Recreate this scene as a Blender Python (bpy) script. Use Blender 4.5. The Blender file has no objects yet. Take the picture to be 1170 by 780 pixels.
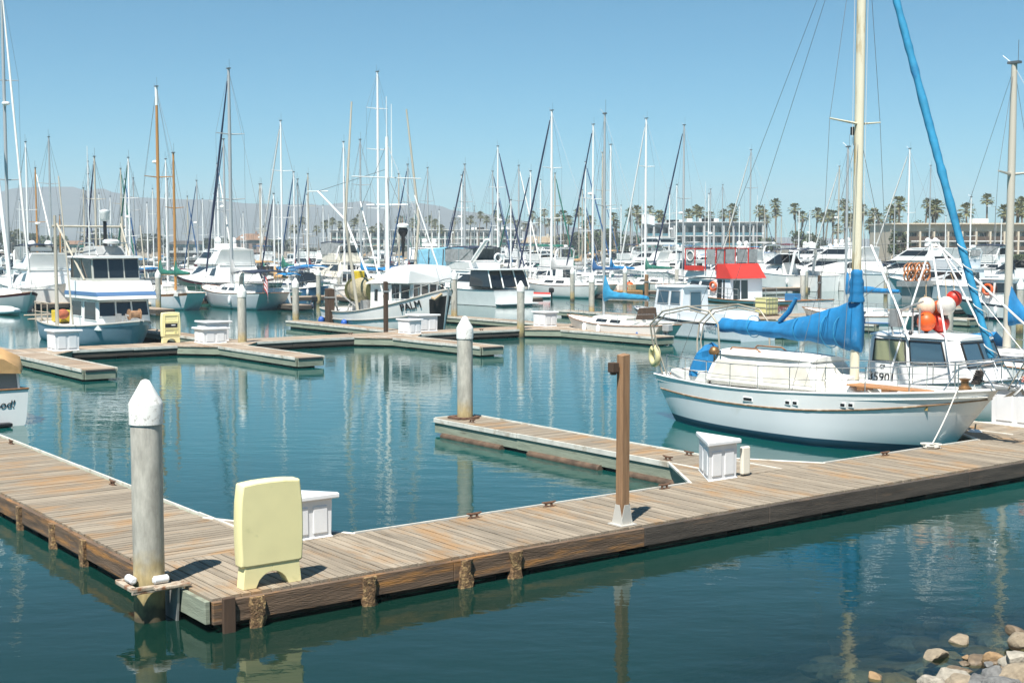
import bpy, bmesh, math, random
from mathutils import Vector, Matrix, noise
R = math.radians
rng = random.Random(11)
scene = bpy.context.scene
C = scene.collection
# ------------------------------------------------------------------ camera maths
FPX = 1510.0
TILT = math.atan(110 / FPX)
CAMZ = 5.0
def ray(px, py):
    cx, cy = (px - 585) / FPX, (390 - py) / FPX
    c, s = math.cos(TILT), math.sin(TILT)
    return Vector((cx, c + s * cy, -s + c * cy))
def G(px, py, z=0.0):
    d = ray(px, py); t = (z - CAMZ) / d.z
    return Vector((0, 0, CAMZ)) + d * t
def D(px, py, Y):
    d = ray(px, py)
    return Vector((0, 0, CAMZ)) + d * (Y / d.y)
ANG = R(36.87)                      # the marina grid: v runs along the walkways, u along the fingers
SA, CA = 0.6, 0.8
def W(u, v, z=0.0):
    return Vector((-SA * u + CA * v, CA * u + SA * v, z))
def kpx(px): return (px - 585) / FPX
def Pu(px, u, z=0.0):
    k = kpx(px); Y = u / (CA - SA * k)
    return Vector((k * Y, Y, z))
HD_IN = ANG - R(90)                 # heading towards -u (bow to the walkway near the camera)
HD_OUT = ANG + R(90)                # heading towards +u
# ------------------------------------------------------------------ materials
MATS = {}
def nmat(name):
    m = bpy.data.materials.new(name); m.use_nodes = True
    nt = m.node_tree
    b = nt.nodes.get('Principled BSDF')
    return m, nt, b
def rgba(c): return (c[0], c[1], c[2], 1.0)
def mat(name, col, rough=0.5, metal=0.0, var=0.0, vscale=6.0, col2=None, thr=0.55, dscale=2.0, bump=0.0, bscale=40.0, coat=0.0, stretch=(1, 1, 1), spec=None, island=0.0):
    """Principled base colour with mottling, an optional second dirt / wear colour and a fine bump."""
    if name in MATS: return MATS[name]
    m, nt, b = nmat(name); N = nt.nodes; Lk = nt.links
    b.inputs['Roughness'].default_value = rough
    b.inputs['Metallic'].default_value = metal
    b.inputs['Base Color'].default_value = rgba(col)
    if coat: b.inputs['Coat Weight'].default_value = coat
    if spec is not None: b.inputs['Specular IOR Level'].default_value = spec
    tc = None
    def coords():
        nonlocal tc
        if tc is None:
            t = N.new('ShaderNodeTexCoord'); mp = N.new('ShaderNodeMapping')
            mp.inputs['Scale'].default_value = stretch
            Lk.new(t.outputs['Object'], mp.inputs['Vector']); tc = mp
        return tc.outputs['Vector']
    out = None
    def mixrgb(a, bb, fac):
        x = N.new('ShaderNodeMix'); x.data_type = 'RGBA'
        for sock, val in ((x.inputs[6], a), (x.inputs[7], bb)):
            if isinstance(val, tuple): sock.default_value = rgba(val)
            else: Lk.new(val, sock)
        if isinstance(fac, float): x.inputs[0].default_value = fac
        else: Lk.new(fac, x.inputs[0])
        return x.outputs[2]
    if var or col2 or island:
        out = tuple(col)
        if var:
            n = N.new('ShaderNodeTexNoise'); n.inputs['Scale'].default_value = vscale; n.inputs['Detail'].default_value = 4
            Lk.new(coords(), n.inputs['Vector'])
            lo = tuple(max(0, c * (1 - var)) for c in col); hi = tuple(min(1, c * (1 + var * .7)) for c in col)
            rr = N.new('ShaderNodeMapRange'); rr.inputs[1].default_value = .3; rr.inputs[2].default_value = .7
            Lk.new(n.outputs[0], rr.inputs[0])
            out = mixrgb(lo, hi, rr.outputs[0])
        if island:
            g = N.new('ShaderNodeNewGeometry')
            mr = N.new('ShaderNodeMapRange'); mr.inputs[3].default_value = 1 - island; mr.inputs[4].default_value = 1 + island * .6
            Lk.new(g.outputs['Random Per Island'], mr.inputs[0])
            vm = N.new('ShaderNodeVectorMath'); vm.operation = 'SCALE'
            if isinstance(out, tuple): vm.inputs[0].default_value = out
            else: Lk.new(out, vm.inputs[0])
            Lk.new(mr.outputs[0], vm.inputs['Scale'])
            out = vm.outputs[0]
        if col2:
            n = N.new('ShaderNodeTexNoise'); n.inputs['Scale'].default_value = dscale; n.inputs['Detail'].default_value = 6; n.inputs['Roughness'].default_value = .65
            Lk.new(coords(), n.inputs['Vector'])
            rr = N.new('ShaderNodeMapRange'); rr.inputs[1].default_value = thr; rr.inputs[2].default_value = thr + .16
            Lk.new(n.outputs[0], rr.inputs[0])
            out = mixrgb(out, tuple(col2), rr.outputs[0])
        Lk.new(out, b.inputs['Base Color'])
    if bump:
        n = N.new('ShaderNodeTexNoise'); n.inputs['Scale'].default_value = bscale; n.inputs['Detail'].default_value = 4
        Lk.new(coords(), n.inputs['Vector'])
        bp = N.new('ShaderNodeBump'); bp.inputs['Strength'].default_value = bump; bp.inputs['Distance'].default_value = .02
        Lk.new(n.outputs[0], bp.inputs['Height']); Lk.new(bp.outputs[0], b.inputs['Normal'])
    MATS[name] = m
    return m
white = mat('gelcoat white', (.80, .80, .78), .28, var=.05, vscale=1.5, coat=.3)
cream = mat('gelcoat cream', (.74, .70, .60), .35, var=.06, vscale=2)
offwhite = mat('weathered white paint', (.74, .73, .69), .5, var=.08, vscale=3, col2=(.45, .40, .32), thr=.66, dscale=3)
deckwhite = mat('deck white', (.72, .71, .67), .6, var=.06, vscale=4)
greyhull = mat('pale grey hull', (.50, .53, .56), .3, var=.05, vscale=1)
bluehull = mat('steel blue hull', (.20, .29, .36), .35, var=.12, vscale=1.2, col2=(.30, .36, .40), thr=.6)
navy = mat('navy', (.02, .03, .08), .4)
navycan = mat('navy canvas', (.015, .025, .05), .85, var=.2, vscale=5)
black = mat('black', (.012, .012, .014), .45)
blackpaint = mat('black stem paint', (.012, .012, .013), .55, col2=(.10, .07, .05), thr=.62, dscale=4)
antifoul_b = mat('blue bottom paint', (.02, .10, .22), .6, var=.2)
antifoul_r = mat('red bottom paint', (.16, .03, .02), .6, var=.2)
antifoul_g = mat('green bottom paint', (.03, .08, .07), .7, var=.2)
antifoul_k = mat('dark bottom paint', (.02, .025, .03), .6)
teak = mat('teak', (.30, .14, .06), .5, var=.25, vscale=3, stretch=(1, 8, 8))
varnish = mat('varnished spar', (.46, .22, .06), .3, var=.15, vscale=1, stretch=(4, 4, .5), coat=.4)
alu = mat('aluminium', (.55, .55, .54), .45, .6, var=.06, vscale=2)
steel = mat('stainless steel', (.62, .62, .60), .25, .95)
galv = mat('galvanised steel', (.38, .38, .37), .55, .5, var=.15, vscale=8)
sparwhite = mat('white spar', (.78, .78, .76), .35)
spargrey = mat('grey spar', (.46, .47, .47), .45, .3)
spartan = mat('bleached spar', (.48, .44, .36), .5, var=.12, vscale=1, stretch=(3, 3, .4))
glass = mat('dark glass', (.012, .016, .02), .06, spec=.8)
glassblue = mat('blue glass', (.05, .10, .14), .06, spec=.8)
glassolive = mat('olive tinted window', (.25, .26, .15), .15, spec=.6)
curtain = mat('curtained window', (.42, .42, .38), .2, spec=.6)
wire = mat('rigging wire', (.20, .20, .20), .4, .6)
rope = mat('white rope', (.62, .60, .54), .9, bump=.4, bscale=60)
ropetan = mat('tan rope', (.42, .31, .19), .95, bump=.4, bscale=60)
blue = mat('bright blue canvas', (.006, .165, .38), .8, var=.28, vscale=2.2, bump=1.0, bscale=3.2, stretch=(1.6, 1, .8), col2=(.16, .30, .44), thr=.62, dscale=1.3)
bluelt = mat('sun faded blue canvas', (.02, .225, .40), .8, var=.25, vscale=2.5, bump=.7, bscale=5, col2=(.01, .12, .30), thr=.56, dscale=2)
royal = mat('royal blue canvas', (.015, .075, .19), .8, var=.16, vscale=3, bump=.4, bscale=6)
skytarp = mat('light blue tarp', (.20, .45, .58), .6, var=.15, vscale=3, bump=.4, bscale=4)
green = mat('green canvas', (.01, .12, .085), .8, var=.2, vscale=3, bump=.4, bscale=6)
red = mat('red canvas', (.55, .035, .025), .75, var=.1, vscale=2, bump=.3, bscale=6)
tan = mat('tan canvas', (.50, .30, .13), .85, var=.15, vscale=3, bump=.5, bscale=5)
maroon = mat('maroon canvas', (.10, .02, .03), .85, var=.15)
greycan = mat('grey canvas', (.33, .34, .34), .85, var=.12, vscale=4, bump=.4, bscale=5)
whitecan = mat('white canvas', (.70, .69, .65), .85, var=.08, vscale=4, bump=.4, bscale=5)
clearcan = mat('clear plastic screen', (.30, .31, .31), .12, spec=.7, var=.25, vscale=3)
orange = mat('orange rubber', (.70, .10, .012), .45, var=.12, vscale=6)
redbuoy = mat('red rubber', (.52, .03, .015), .45, var=.15, vscale=6)
peach = mat('faded white buoy', (.74, .56, .42), .5, var=.12, vscale=5)
greybuoy = mat('grey stained buoy', (.58, .55, .50), .55, var=.1, vscale=6, col2=(.28, .22, .16), thr=.56, dscale=7)
rust = mat('rusty iron', (.13, .07, .042), .9, var=.4, vscale=12, bump=.6, bscale=30)
conc = mat('pile concrete', (.40, .385, .34), .85, var=.14, vscale=3, stretch=(1, 1, .35), bump=.3, bscale=30)
capwhite = mat('white pile cap', (.80, .79, .75), .55, var=.06, vscale=5, col2=(.30, .28, .23), thr=.54, dscale=16)
fibwhite = mat('white fibreglass box', (.74, .75, .76), .5, var=.05, vscale=3, col2=(.50, .50, .46), thr=.66, dscale=4)
pedyellow = mat('pale yellow plastic', (.86, .775, .41), .45, var=.05, vscale=3, col2=(.66, .61, .30), thr=.62, dscale=4, bump=.06, bscale=90)
yellow = mat('yellow paint', (.62, .45, .03), .5, var=.1)
paleyellow = mat('pale yellow tote', (.68, .64, .30), .5)
wposty = mat('timber post', (.29, .165, .085), .75, var=.3, vscale=3, stretch=(6, 6, .5), col2=(.20, .09, .04), thr=.6, dscale=5, bump=.3, bscale=25)
wpostd = mat('dark timber', (.075, .045, .028), .8, var=.3, vscale=3, stretch=(5, 5, .5))
netmat = mat('piled net', (.36, .31, .19), .95, var=.3, vscale=10, bump=1, bscale=30)
netgreen = mat('green drum', (.10, .11, .04), .8, var=.2)
seatcov = mat('brown upholstery', (.16, .09, .05), .8)
pink = mat('pink hose', (.62, .25, .19), .6)
# deck boards: bleached timber, per board tone, grain along the board, rust stains
def deckmat(name, along, base, stain, amount):
    m, nt, b = nmat(name); N = nt.nodes; Lk = nt.links
    t = N.new('ShaderNodeTexCoord'); g = N.new('ShaderNodeNewGeometry')
    mp = N.new('ShaderNodeMapping'); mp.inputs['Scale'].default_value = (1.3, 42, 42) if along == 'x' else (42, 1.3, 42)
    Lk.new(t.outputs['Object'], mp.inputs['Vector'])
    off = N.new('ShaderNodeVectorMath'); off.operation = 'SCALE'; off.inputs[0].default_value = (37, 53, 0)
    Lk.new(g.outputs['Random Per Island'], off.inputs['Scale'])
    add = N.new('ShaderNodeVectorMath'); Lk.new(mp.outputs[0], add.inputs[0]); Lk.new(off.outputs[0], add.inputs[1])
    n = N.new('ShaderNodeTexNoise'); n.inputs['Scale'].default_value = 1; n.inputs['Detail'].default_value = 6; n.inputs['Roughness'].default_value = .7
    Lk.new(add.outputs[0], n.inputs['Vector'])
    cr = N.new('ShaderNodeValToRGB'); e = cr.color_ramp.elements
    e[0].position = .30; e[0].color = rgba(tuple(c * .34 for c in base)); e[1].position = .72; e[1].color = rgba(tuple(min(1, c * 1.3) for c in base))
    mid = cr.color_ramp.elements.new(.5); mid.color = rgba(base)
    Lk.new(n.outputs[0], cr.inputs[0])
    mr = N.new('ShaderNodeMapRange'); mr.inputs[3].default_value = .76; mr.inputs[4].default_value = 1.12
    Lk.new(g.outputs['Random Per Island'], mr.inputs[0])
    sc = N.new('ShaderNodeVectorMath'); sc.operation = 'SCALE'; Lk.new(cr.outputs[0], sc.inputs[0]); Lk.new(mr.outputs[0], sc.inputs['Scale'])
    n2 = N.new('ShaderNodeTexNoise'); n2.inputs['Scale'].default_value = .75; n2.inputs['Detail'].default_value = 7; n2.inputs['Roughness'].default_value = .62
    mp2 = N.new('ShaderNodeMapping'); mp2.inputs['Scale'].default_value = (1, 2.2, 1) if along == 'x' else (2.2, 1, 1)
    Lk.new(t.outputs['Object'], mp2.inputs['Vector']); 
    add2 = N.new('ShaderNodeVectorMath'); sc2 = N.new('ShaderNodeVectorMath'); sc2.operation = 'SCALE'; sc2.inputs[0].default_value = (.14, .14, 0)
    Lk.new(g.outputs['Random Per Island'], sc2.inputs['Scale']); Lk.new(mp2.outputs[0], add2.inputs[0]); Lk.new(sc2.outputs[0], add2.inputs[1])
    Lk.new(add2.outputs[0], n2.inputs['Vector'])
    r2 = N.new('ShaderNodeMapRange'); r2.inputs[1].default_value = .50; r2.inputs[2].default_value = .66; r2.inputs[4].default_value = amount
    Lk.new(n2.outputs[0], r2.inputs[0])
    mx = N.new('ShaderNodeMix'); mx.data_type = 'RGBA'; mx.inputs[7].default_value = rgba(stain)
    Lk.new(r2.outputs[0], mx.inputs[0]); Lk.new(sc.outputs[0], mx.inputs[6])
    n3 = N.new('ShaderNodeTexNoise'); n3.inputs['Scale'].default_value = 2.3; n3.inputs['Detail'].default_value = 9; n3.inputs['Roughness'].default_value = .8
    Lk.new(t.outputs['Object'], n3.inputs['Vector'])
    r3 = N.new('ShaderNodeMapRange'); r3.inputs[1].default_value = .70; r3.inputs[2].default_value = .74; r3.inputs[4].default_value = .8
    Lk.new(n3.outputs[0], r3.inputs[0])
    mx3 = N.new('ShaderNodeMix'); mx3.data_type = 'RGBA'; mx3.inputs[7].default_value = (.62, .60, .55, 1)
    Lk.new(r3.outputs[0], mx3.inputs[0]); Lk.new(mx.outputs[2], mx3.inputs[6])
    Lk.new(mx3.outputs[2], b.inputs['Base Color']); b.inputs['Roughness'].default_value = .82; b.inputs['Specular IOR Level'].default_value = .3
    bp = N.new('ShaderNodeBump'); bp.inputs['Strength'].default_value = .5; bp.inputs['Distance'].default_value = .006
    Lk.new(n.outputs[0], bp.inputs['Height']); Lk.new(bp.outputs[0], b.inputs['Normal'])
    return m
BASE = (.285, .238, .180)
deck_x = deckmat('weathered deck boards', 'x', BASE, (.33, .185, .075), .70)
deck_y = deckmat('weathered deck boards across', 'y', BASE, (.33, .185, .075), .70)
deck_far = deckmat('grey deck boards', 'x', (.36, .29, .22), (.25, .13, .06), .5)
beamwood = mat('creosoted side beam', (.13, .085, .055), .85, var=.5, vscale=2.2, stretch=(.5, .5, 5), col2=(.36, .17, .05), thr=.50, dscale=1.5, bump=.6, bscale=14)
beamdark = mat('dark side beam', (.075, .06, .048), .85, var=.4, vscale=2.0, stretch=(.6, .6, 6), col2=(.17, .11, .07), thr=.57, dscale=1.3, bump=.5, bscale=14)
beamgreen = mat('grey green painted beam', (.26, .29, .22), .8, var=.22, vscale=2, stretch=(.6, .6, 5), col2=(.09, .07, .05), thr=.58, dscale=2.2, bump=.4, bscale=14)
edgewhite = mat('white edge strip', (.60, .58, .52), .7, var=.18, vscale=3, col2=(.32, .27, .20), thr=.55, dscale=2.5)
rubber = mat('black rubber strip', (.03, .032, .034), .7, col2=(.3, .3, .28), thr=.62, dscale=3)
floatmat = mat('float concrete', (.09, .075, .055), .9, var=.35, vscale=3, bump=.4, bscale=20)
growth = mat('marine growth', (.17, .10, .05), .95, var=.6, vscale=18, col2=(.50, .33, .15), thr=.50, dscale=14, bump=1.0, bscale=40)
# ------------------------------------------------------------------ mesh building
class MB:
    def __init__(s): s.v = []; s.f = []; s.m = []
    def poly(s, pts, m=0):
        i = len(s.v); s.v += [tuple(p) for p in pts]; s.f.append(tuple(range(i, i + len(pts)))); s.m.append(m)
    def hexa(s, p, m=0):
        i = len(s.v); s.v += [tuple(q) for q in p]
        for q in ((3, 2, 1, 0), (4, 5, 6, 7), (0, 1, 5, 4), (1, 2, 6, 5), (2, 3, 7, 6), (3, 0, 4, 7)):
            s.f.append(tuple(i + k for k in q)); s.m.append(m)
        return s
    def box(s, c, d, m=0, rz=0.0, M=None):
        x, y, z = d[0] / 2, d[1] / 2, d[2] / 2
        p = [Vector(q) for q in ((-x, -y, -z), (x, -y, -z), (x, y, -z), (-x, y, -z), (-x, -y, z), (x, -y, z), (x, y, z), (-x, y, z))]
        if rz: 
            rm = Matrix.Rotation(rz, 3, 'Z'); p = [rm @ q for q in p]
        if M: p = [M @ q for q in p]
        cc = Vector(c)
        return s.hexa([q + cc for q in p], m)
    def loft(s, rings, m=0, cap0=True, cap1=True, closed=True):
        n = len(rings[0]); i = len(s.v)
        for r in rings: s.v += [tuple(p) for p in r]
        for a in range(len(rings) - 1):
            for k in range(n if closed else n - 1):
                k2 = (k + 1) % n
                s.f.append((i + a * n + k, i + a * n + k2, i + (a + 1) * n + k2, i + (a + 1) * n + k)); s.m.append(m if isinstance(m, int) else m(a, k))
        mm = m if isinstance(m, int) else m(0, 3)
        if cap0: s.f.append(tuple(i + k for k in reversed(range(n)))); s.m.append(mm)
        if cap1: s.f.append(tuple(i + (len(rings) - 1) * n + k for k in range(n))); s.m.append(mm)
        return s
    def tube(s, pts, r, n=6, m=0, cap=True):
        pts = [Vector(p) for p in pts]; rings = []
        up = None
        for a, p in enumerate(pts):
            d = (pts[min(a + 1, len(pts) - 1)] - pts[max(a - 1, 0)])
            if d.length < 1e-6: d = Vector((0, 0, 1))
            d.normalize()
            if up is None: up = Vector((0, 0, 1)) if abs(d.z) < .9 else Vector((1, 0, 0))
            x = d.cross(up).normalized(); y = x.cross(d).normalized(); up = y
            rr = r[a] if isinstance(r, (list, tuple)) else r
            rings.append([p + (x * math.cos(2 * math.pi * k / n) + y * math.sin(2 * math.pi * k / n)) * rr for k in range(n)])
        return s.loft(rings, m, cap, cap)
    def lathe(s, prof, c=(0, 0, 0), n=20, m=0):
        c = Vector(c)
        return s.loft([[c + Vector((max(r, .0005) * math.cos(2 * math.pi * k / n), max(r, .0005) * math.sin(2 * math.pi * k / n), z)) for k in range(n)] for r, z in prof], m)
    def prism(s, outline, z0, z1, m=0):
        return s.loft([[(x, y, z0) for x, y in outline], [(x, y, z1) for x, y in outline]], m)
    def ball(s, c, r, sc=(1, 1, 1), n=16, m=0):
        c = Vector(c); k2 = n // 2; rings = []
        for a in range(k2 + 1):
            t = -math.pi / 2 + math.pi * a / k2
            rr = max(math.cos(t), .002)
            rings.append([c + Vector((rr * math.cos(2 * math.pi * k / n) * r * sc[0], rr * math.sin(2 * math.pi * k / n) * r * sc[1], math.sin(t) * r * sc[2])) for k in range(n)])
        return s.loft(rings, m)
    def torus(s, c, ra, rb, ax=Vector((0, 1, 0)), n=20, k=8, a0=0, a1=2 * math.pi, m=0):
        c = Vector(c); ax = Vector(ax).normalized()
        x = ax.orthogonal().normalized(); y = ax.cross(x)
        full = abs(a1 - a0 - 2 * math.pi) < 1e-4
        pts = [c + (x * math.cos(a0 + (a1 - a0) * q / n) + y * math.sin(a0 + (a1 - a0) * q / n)) * ra for q in range(n + 1)]
        return s.tube(pts, rb, k, m)
    def build(s, name, mats, parent=None, smooth=None, bevel=0.0, seg=2):
        me = bpy.data.meshes.new(name); me.from_pydata(s.v, [], s.f)
        for mm in (mats if isinstance(mats, (list, tuple)) else [mats]): me.materials.append(mm)
        me.polygons.foreach_set('material_index', s.m)
        bm = bmesh.new(); bm.from_mesh(me); bmesh.ops.recalc_face_normals(bm, faces=bm.faces); bm.to_mesh(me); bm.free()
        if smooth is not None:
            me.shade_smooth()
            if smooth < 180: me.set_sharp_from_angle(angle=R(smooth))
        o = bpy.data.objects.new(name, me); C.objects.link(o)
        if parent: o.parent = parent
        if bevel:
            b = o.modifiers.new('bevel', 'BEVEL'); b.width = bevel; b.segments = seg; b.limit_method = 'ANGLE'; b.angle_limit = R(40)
        return o
def tag(o, label=None, cat=None, group=None, kind=None):
    if label: o['label'] = label
    if cat: o['category'] = cat
    if group: o['group'] = group
    if kind: o['kind'] = kind
    return o
def empty(name, loc, rz=0.0, label=None, cat=None, group=None):
    o = bpy.data.objects.new(name, None); C.objects.link(o)
    o.location = loc; o.rotation_euler = (0, 0, rz); o.empty_display_size = .2
    return tag(o, label, cat, group)
def copy_tree(o, parent=None):
    c = o.copy(); C.objects.link(c)
    if parent: c.parent = parent
    for ch in list(o.children): copy_tree(ch, c)
    return c
def text(s, size, m, parent, M, depth=.004, shear=0.0, name='lettering'):
    cu = bpy.data.curves.new(name, 'FONT'); cu.body = s; cu.size = size; cu.extrude = depth; cu.shear = shear; cu.resolution_u = 3
    t = bpy.data.objects.new('tmp', cu); C.objects.link(t)
    bpy.context.view_layer.update()
    me = bpy.data.meshes.new_from_object(t.evaluated_get(bpy.context.evaluated_depsgraph_get()))
    bpy.data.objects.remove(t); me.materials.clear(); me.materials.append(m); me.name = name
    o = bpy.data.objects.new(name, me); C.objects.link(o); o.parent = parent; o.matrix_local = M
    return o
def frame(p, xd, yd):
    x = Vector(xd).normalized(); z = x.cross(Vector(yd)).normalized(); y = z.cross(x)
    M = Matrix((x, y, z)).transposed().to_4x4(); M.translation = Vector(p); return M
# ------------------------------------------------------------------ boats
class Hull:
    def __init__(s, L, B, zs=(1.0, .85, 1.4), tw=.6, rake=.8, over=.3, d=.5, tm=.45, p=.75, kw=.86, flare=.62):
        s.L, s.B, s.z3, s.tw, s.rake, s.over, s.d, s.tm, s.p, s.kw, s.flare = L, B, zs, tw, rake, over, d, tm, p, kw, flare
    def b(s, t):
        if t < s.tm: return s.B / 2 * (s.tw + (1 - s.tw) * math.sin(math.pi / 2 * t / s.tm))
        return s.B / 2 * max(0.0, math.cos(math.pi / 2 * (t - s.tm) / (1 - s.tm))) ** s.p
    def zsh(s, t):
        a, m, c = s.z3
        return a * (1 - t) * (1 - 2 * t) + m * 4 * t * (1 - t) + c * t * (2 * t - 1)
    def x(s, t): return -s.L / 2 + t * s.L
    def t(s, x): return (x + s.L / 2) / s.L
    def pt(s, t, q, side):
        """q 0 sheer .. 1 waterline .. 2 keel"""
        xs = s.x(t); b = s.b(t); z = s.zsh(t)
        f = max(0, (t - .55) / .45) ** 2; g = max(0, (.3 - t) / .3) ** 2
        xw = xs - s.rake * f + s.over * g
        if q <= 1:
            tb = s.kw * (1 - .55 * max(0, (t - .6) / .4))
            bb = b * (tb + (1 - tb) * (1 - q) ** s.flare)
            return Vector((xs + (xw - xs) * q, side * bb, z + (0.03 - z) * q))
        k = q - 1; bw = b * s.kw * (1 - .55 * max(0, (t - .6) / .4))
        return Vector((xw - (s.rake * .6 * f - s.over * g) * k, side * bw * (1 - k ** 1.5), .03 - (s.d + .03) * math.sin(k * math.pi / 2)))
    def sh(s, t, side, inset=0.0, dz=0.0):
        return Vector((s.x(t), side * max(0, s.b(t) - inset), s.zsh(t) + dz))
    def build(s, parent, mh, mstripe, mbot, mdeck, mrail, n=18, bul=.07, stripe=1, rail=.03, boot=None, stem=None):
        qs = [0, .14, .38, .62, .86, 1.0, 1.35, 2.0]
        ts = [1 - (1 - a / n) ** 1.15 for a in range(n + 1)]; ts[-1] = .998
        rings = []
        for t in ts:
            L = [s.pt(t, q, -1) for q in qs]; Rr = [s.pt(t, q, 1) for q in reversed(qs[:-1])]
            rings.append(L + Rr)
        nq = len(qs)
        def mi(a, k):
            kk = k if k < nq - 1 else 2 * (nq - 1) - 1 - k
            if kk < stripe: return 1
            if kk >= 5: return 2
            if kk == 4 and boot: return 4
            if stem and a >= n - stem: return 3
            return 0
        mb = MB(); mb.loft(rings, mi, cap0=True, cap1=True, closed=False)
        h = mb.build('hull', [mh, mstripe, mbot, stem and blackpaint or mh, boot or mh], parent, 50)
        mb = MB()
        pl = [[s.sh(t, -1, .02, -bul), s.sh(t, -1, .02, -bul) * .5 + s.sh(t, 1, .02, -bul) * .5 + Vector((0, 0, .05)), s.sh(t, 1, .02, -bul)] for t in ts[:-1]]
        mb.loft(pl, 0, False, False, closed=False)
        mb.build('deck', mdeck, parent, 40)
        if rail:
            mb = MB()
            for sd in (-1, 1):
                mb.tube([s.sh(t, sd, 0, .0) for t in ts], rail, 6)
            mb.tube([s.sh(0, -1, 0, 0), s.sh(0, 1, 0, 0)], rail, 6)
            mb.build('rub_rail', mrail, parent, 60)
        s.obj = h
        return h
def pane(mb, c, uv, off=.014, m=0):
    bl, br, tr, tl = [Vector(q) for q in c]
    nrm = (br - bl).cross(tl - bl).normalized()
    def P(u, v): return (bl * (1 - u) + br * u) * (1 - v) + (tl * (1 - u) + tr * u) * v
    u0, u1, v0, v1 = uv
    q = [P(u0, v0), P(u1, v0), P(u1, v1), P(u0, v1)]
    mb.hexa([x - nrm * .02 for x in q] + [x + nrm * off for x in q], m)
class House:
    """deckhouse tier; x0 aft, x1 front"""
    def __init__(s, x0, x1, w0, w1, z0, z1, rf=.3, rr=.0, nose=.9):
        s.a = (x0, x1, w0, w1, z0, z1, rf, rr, nose)
        xt0, xt1 = x0 + rr, x1 - rf
        s.top = (xt0, xt1, w1, z1, nose)
        V = Vector
        s.star = [V((x0, -w0, z0)), V((x1, -w0 * nose, z0)), V((xt1, -w1 * nose, z1)), V((xt0, -w1, z1))]
        s.port = [V((x1, w0 * nose, z0)), V((x0, w0, z0)), V((xt0, w1, z1)), V((xt1, w1 * nose, z1))]
        s.front = [V((x1, -w0 * nose, z0)), V((x1, w0 * nose, z0)), V((xt1, w1 * nose, z1)), V((xt1, -w1 * nose, z1))]
        s.aft = [V((x0, w0, z0)), V((x0, -w0, z0)), V((xt0, -w1, z1)), V((xt0, w1, z1))]
    def build(s, parent, m, name='cabin', roof=None, over=.12, th=.06, bevel=.06, camber=.06):
        x0, x1, w0, w1, z0, z1, rf, rr, nose = s.a
        mb = MB()
        mb.hexa([s.star[0], s.star[1], s.front[1], s.aft[0], s.star[3], s.star[2], s.port[3], s.port[2]])
        o = mb.build(name, m, parent, 35, bevel)
        if roof:
            xt0, xt1, w, z, ns = s.top
            mb = MB(); rings = []
            for a in range(6):
                f = a / 5; x = xt0 - over + (xt1 - xt0 + 2 * over) * f
                ww = (w + over) * (1 + (ns - 1) * f) * (.9 if a in (0, 5) else 1)
                dz = -.03 if a == 5 else 0
                rings.append([(x, -ww, z + dz), (x, -ww * .98, z + th + dz), (x, -ww * .5, z + th + camber * .8 + dz), (x, 0, z + th + camber + dz), (x, ww * .5, z + th + camber * .8 + dz), (x, ww * .98, z + th + dz), (x, ww, z + dz)])
            mb.loft(rings); mb.build('roof', roof, parent, 50)
        s.obj = o
        return o
    def windows(s, spec, m, each=True, name='window', frame_m=None):
        trim = MB()
        """spec: face name -> list of (u0,u1,v0,v1[,material])"""
        band = MB()
        for fc, lst in spec.items():
            for w in lst:
                if each:
                    mb = MB(); pane(mb, getattr(s, fc), w[:4]); 
                    wo = mb.build(name, w[4] if len(w) > 4 else m, s.obj)
                    if frame_m:
                        c = [Vector(q) for q in getattr(s, fc)]; u0, u1, v0, v1 = w[:4]; e = .035 / max(.3, (c[1] - c[0]).length); f = .035 / max(.3, (c[3] - c[0]).length)
                        for q in ((u0 - e, u1 + e, v0 - f, v0), (u0 - e, u1 + e, v1, v1 + f), (u0 - e, u0, v0, v1), (u1, u1 + e, v0, v1)):
                            pane(trim, c, q, .035)
                else: pane(band, getattr(s, fc), w[:4])
        if not each: band.build('window_band', m, s.obj)
        elif frame_m: trim.build('window_trim', frame_m, s.obj)
def rail(h, parent, t0, t1, hgt=.6, n=6, r=.012, wires=2, inset=.06, m=None, bow=True, name='guard_rail', sides=(-1, 1)):
    mb = MB(); m = m or steel
    for sd in sides:
        P = [h.sh(t0 + (t1 - t0) * a / n, sd, inset) for a in range(n + 1)]
        for p in P: mb.tube([p, p + Vector((0, 0, hgt))], r, 5)
        for w in range(wires):
            z = hgt * (w + 1) / wires
            mb.tube([p + Vector((0, 0, z)) for p in P], r * (1 if w == wires - 1 else .6), 4)
    if bow and len(sides) == 2:
        e = Vector((h.L / 2 + .12, 0, h.zsh(1) + hgt + .05))
        for sd in (-1, 1):
            p = h.sh(t1, sd, inset)
            mb.tube([p + Vector((0, 0, hgt)), (p + e) / 2 + Vector((0, sd * .12, hgt * .52)), e], r * 1.2, 5)
    return mb.build(name, m, parent, 60)
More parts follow.
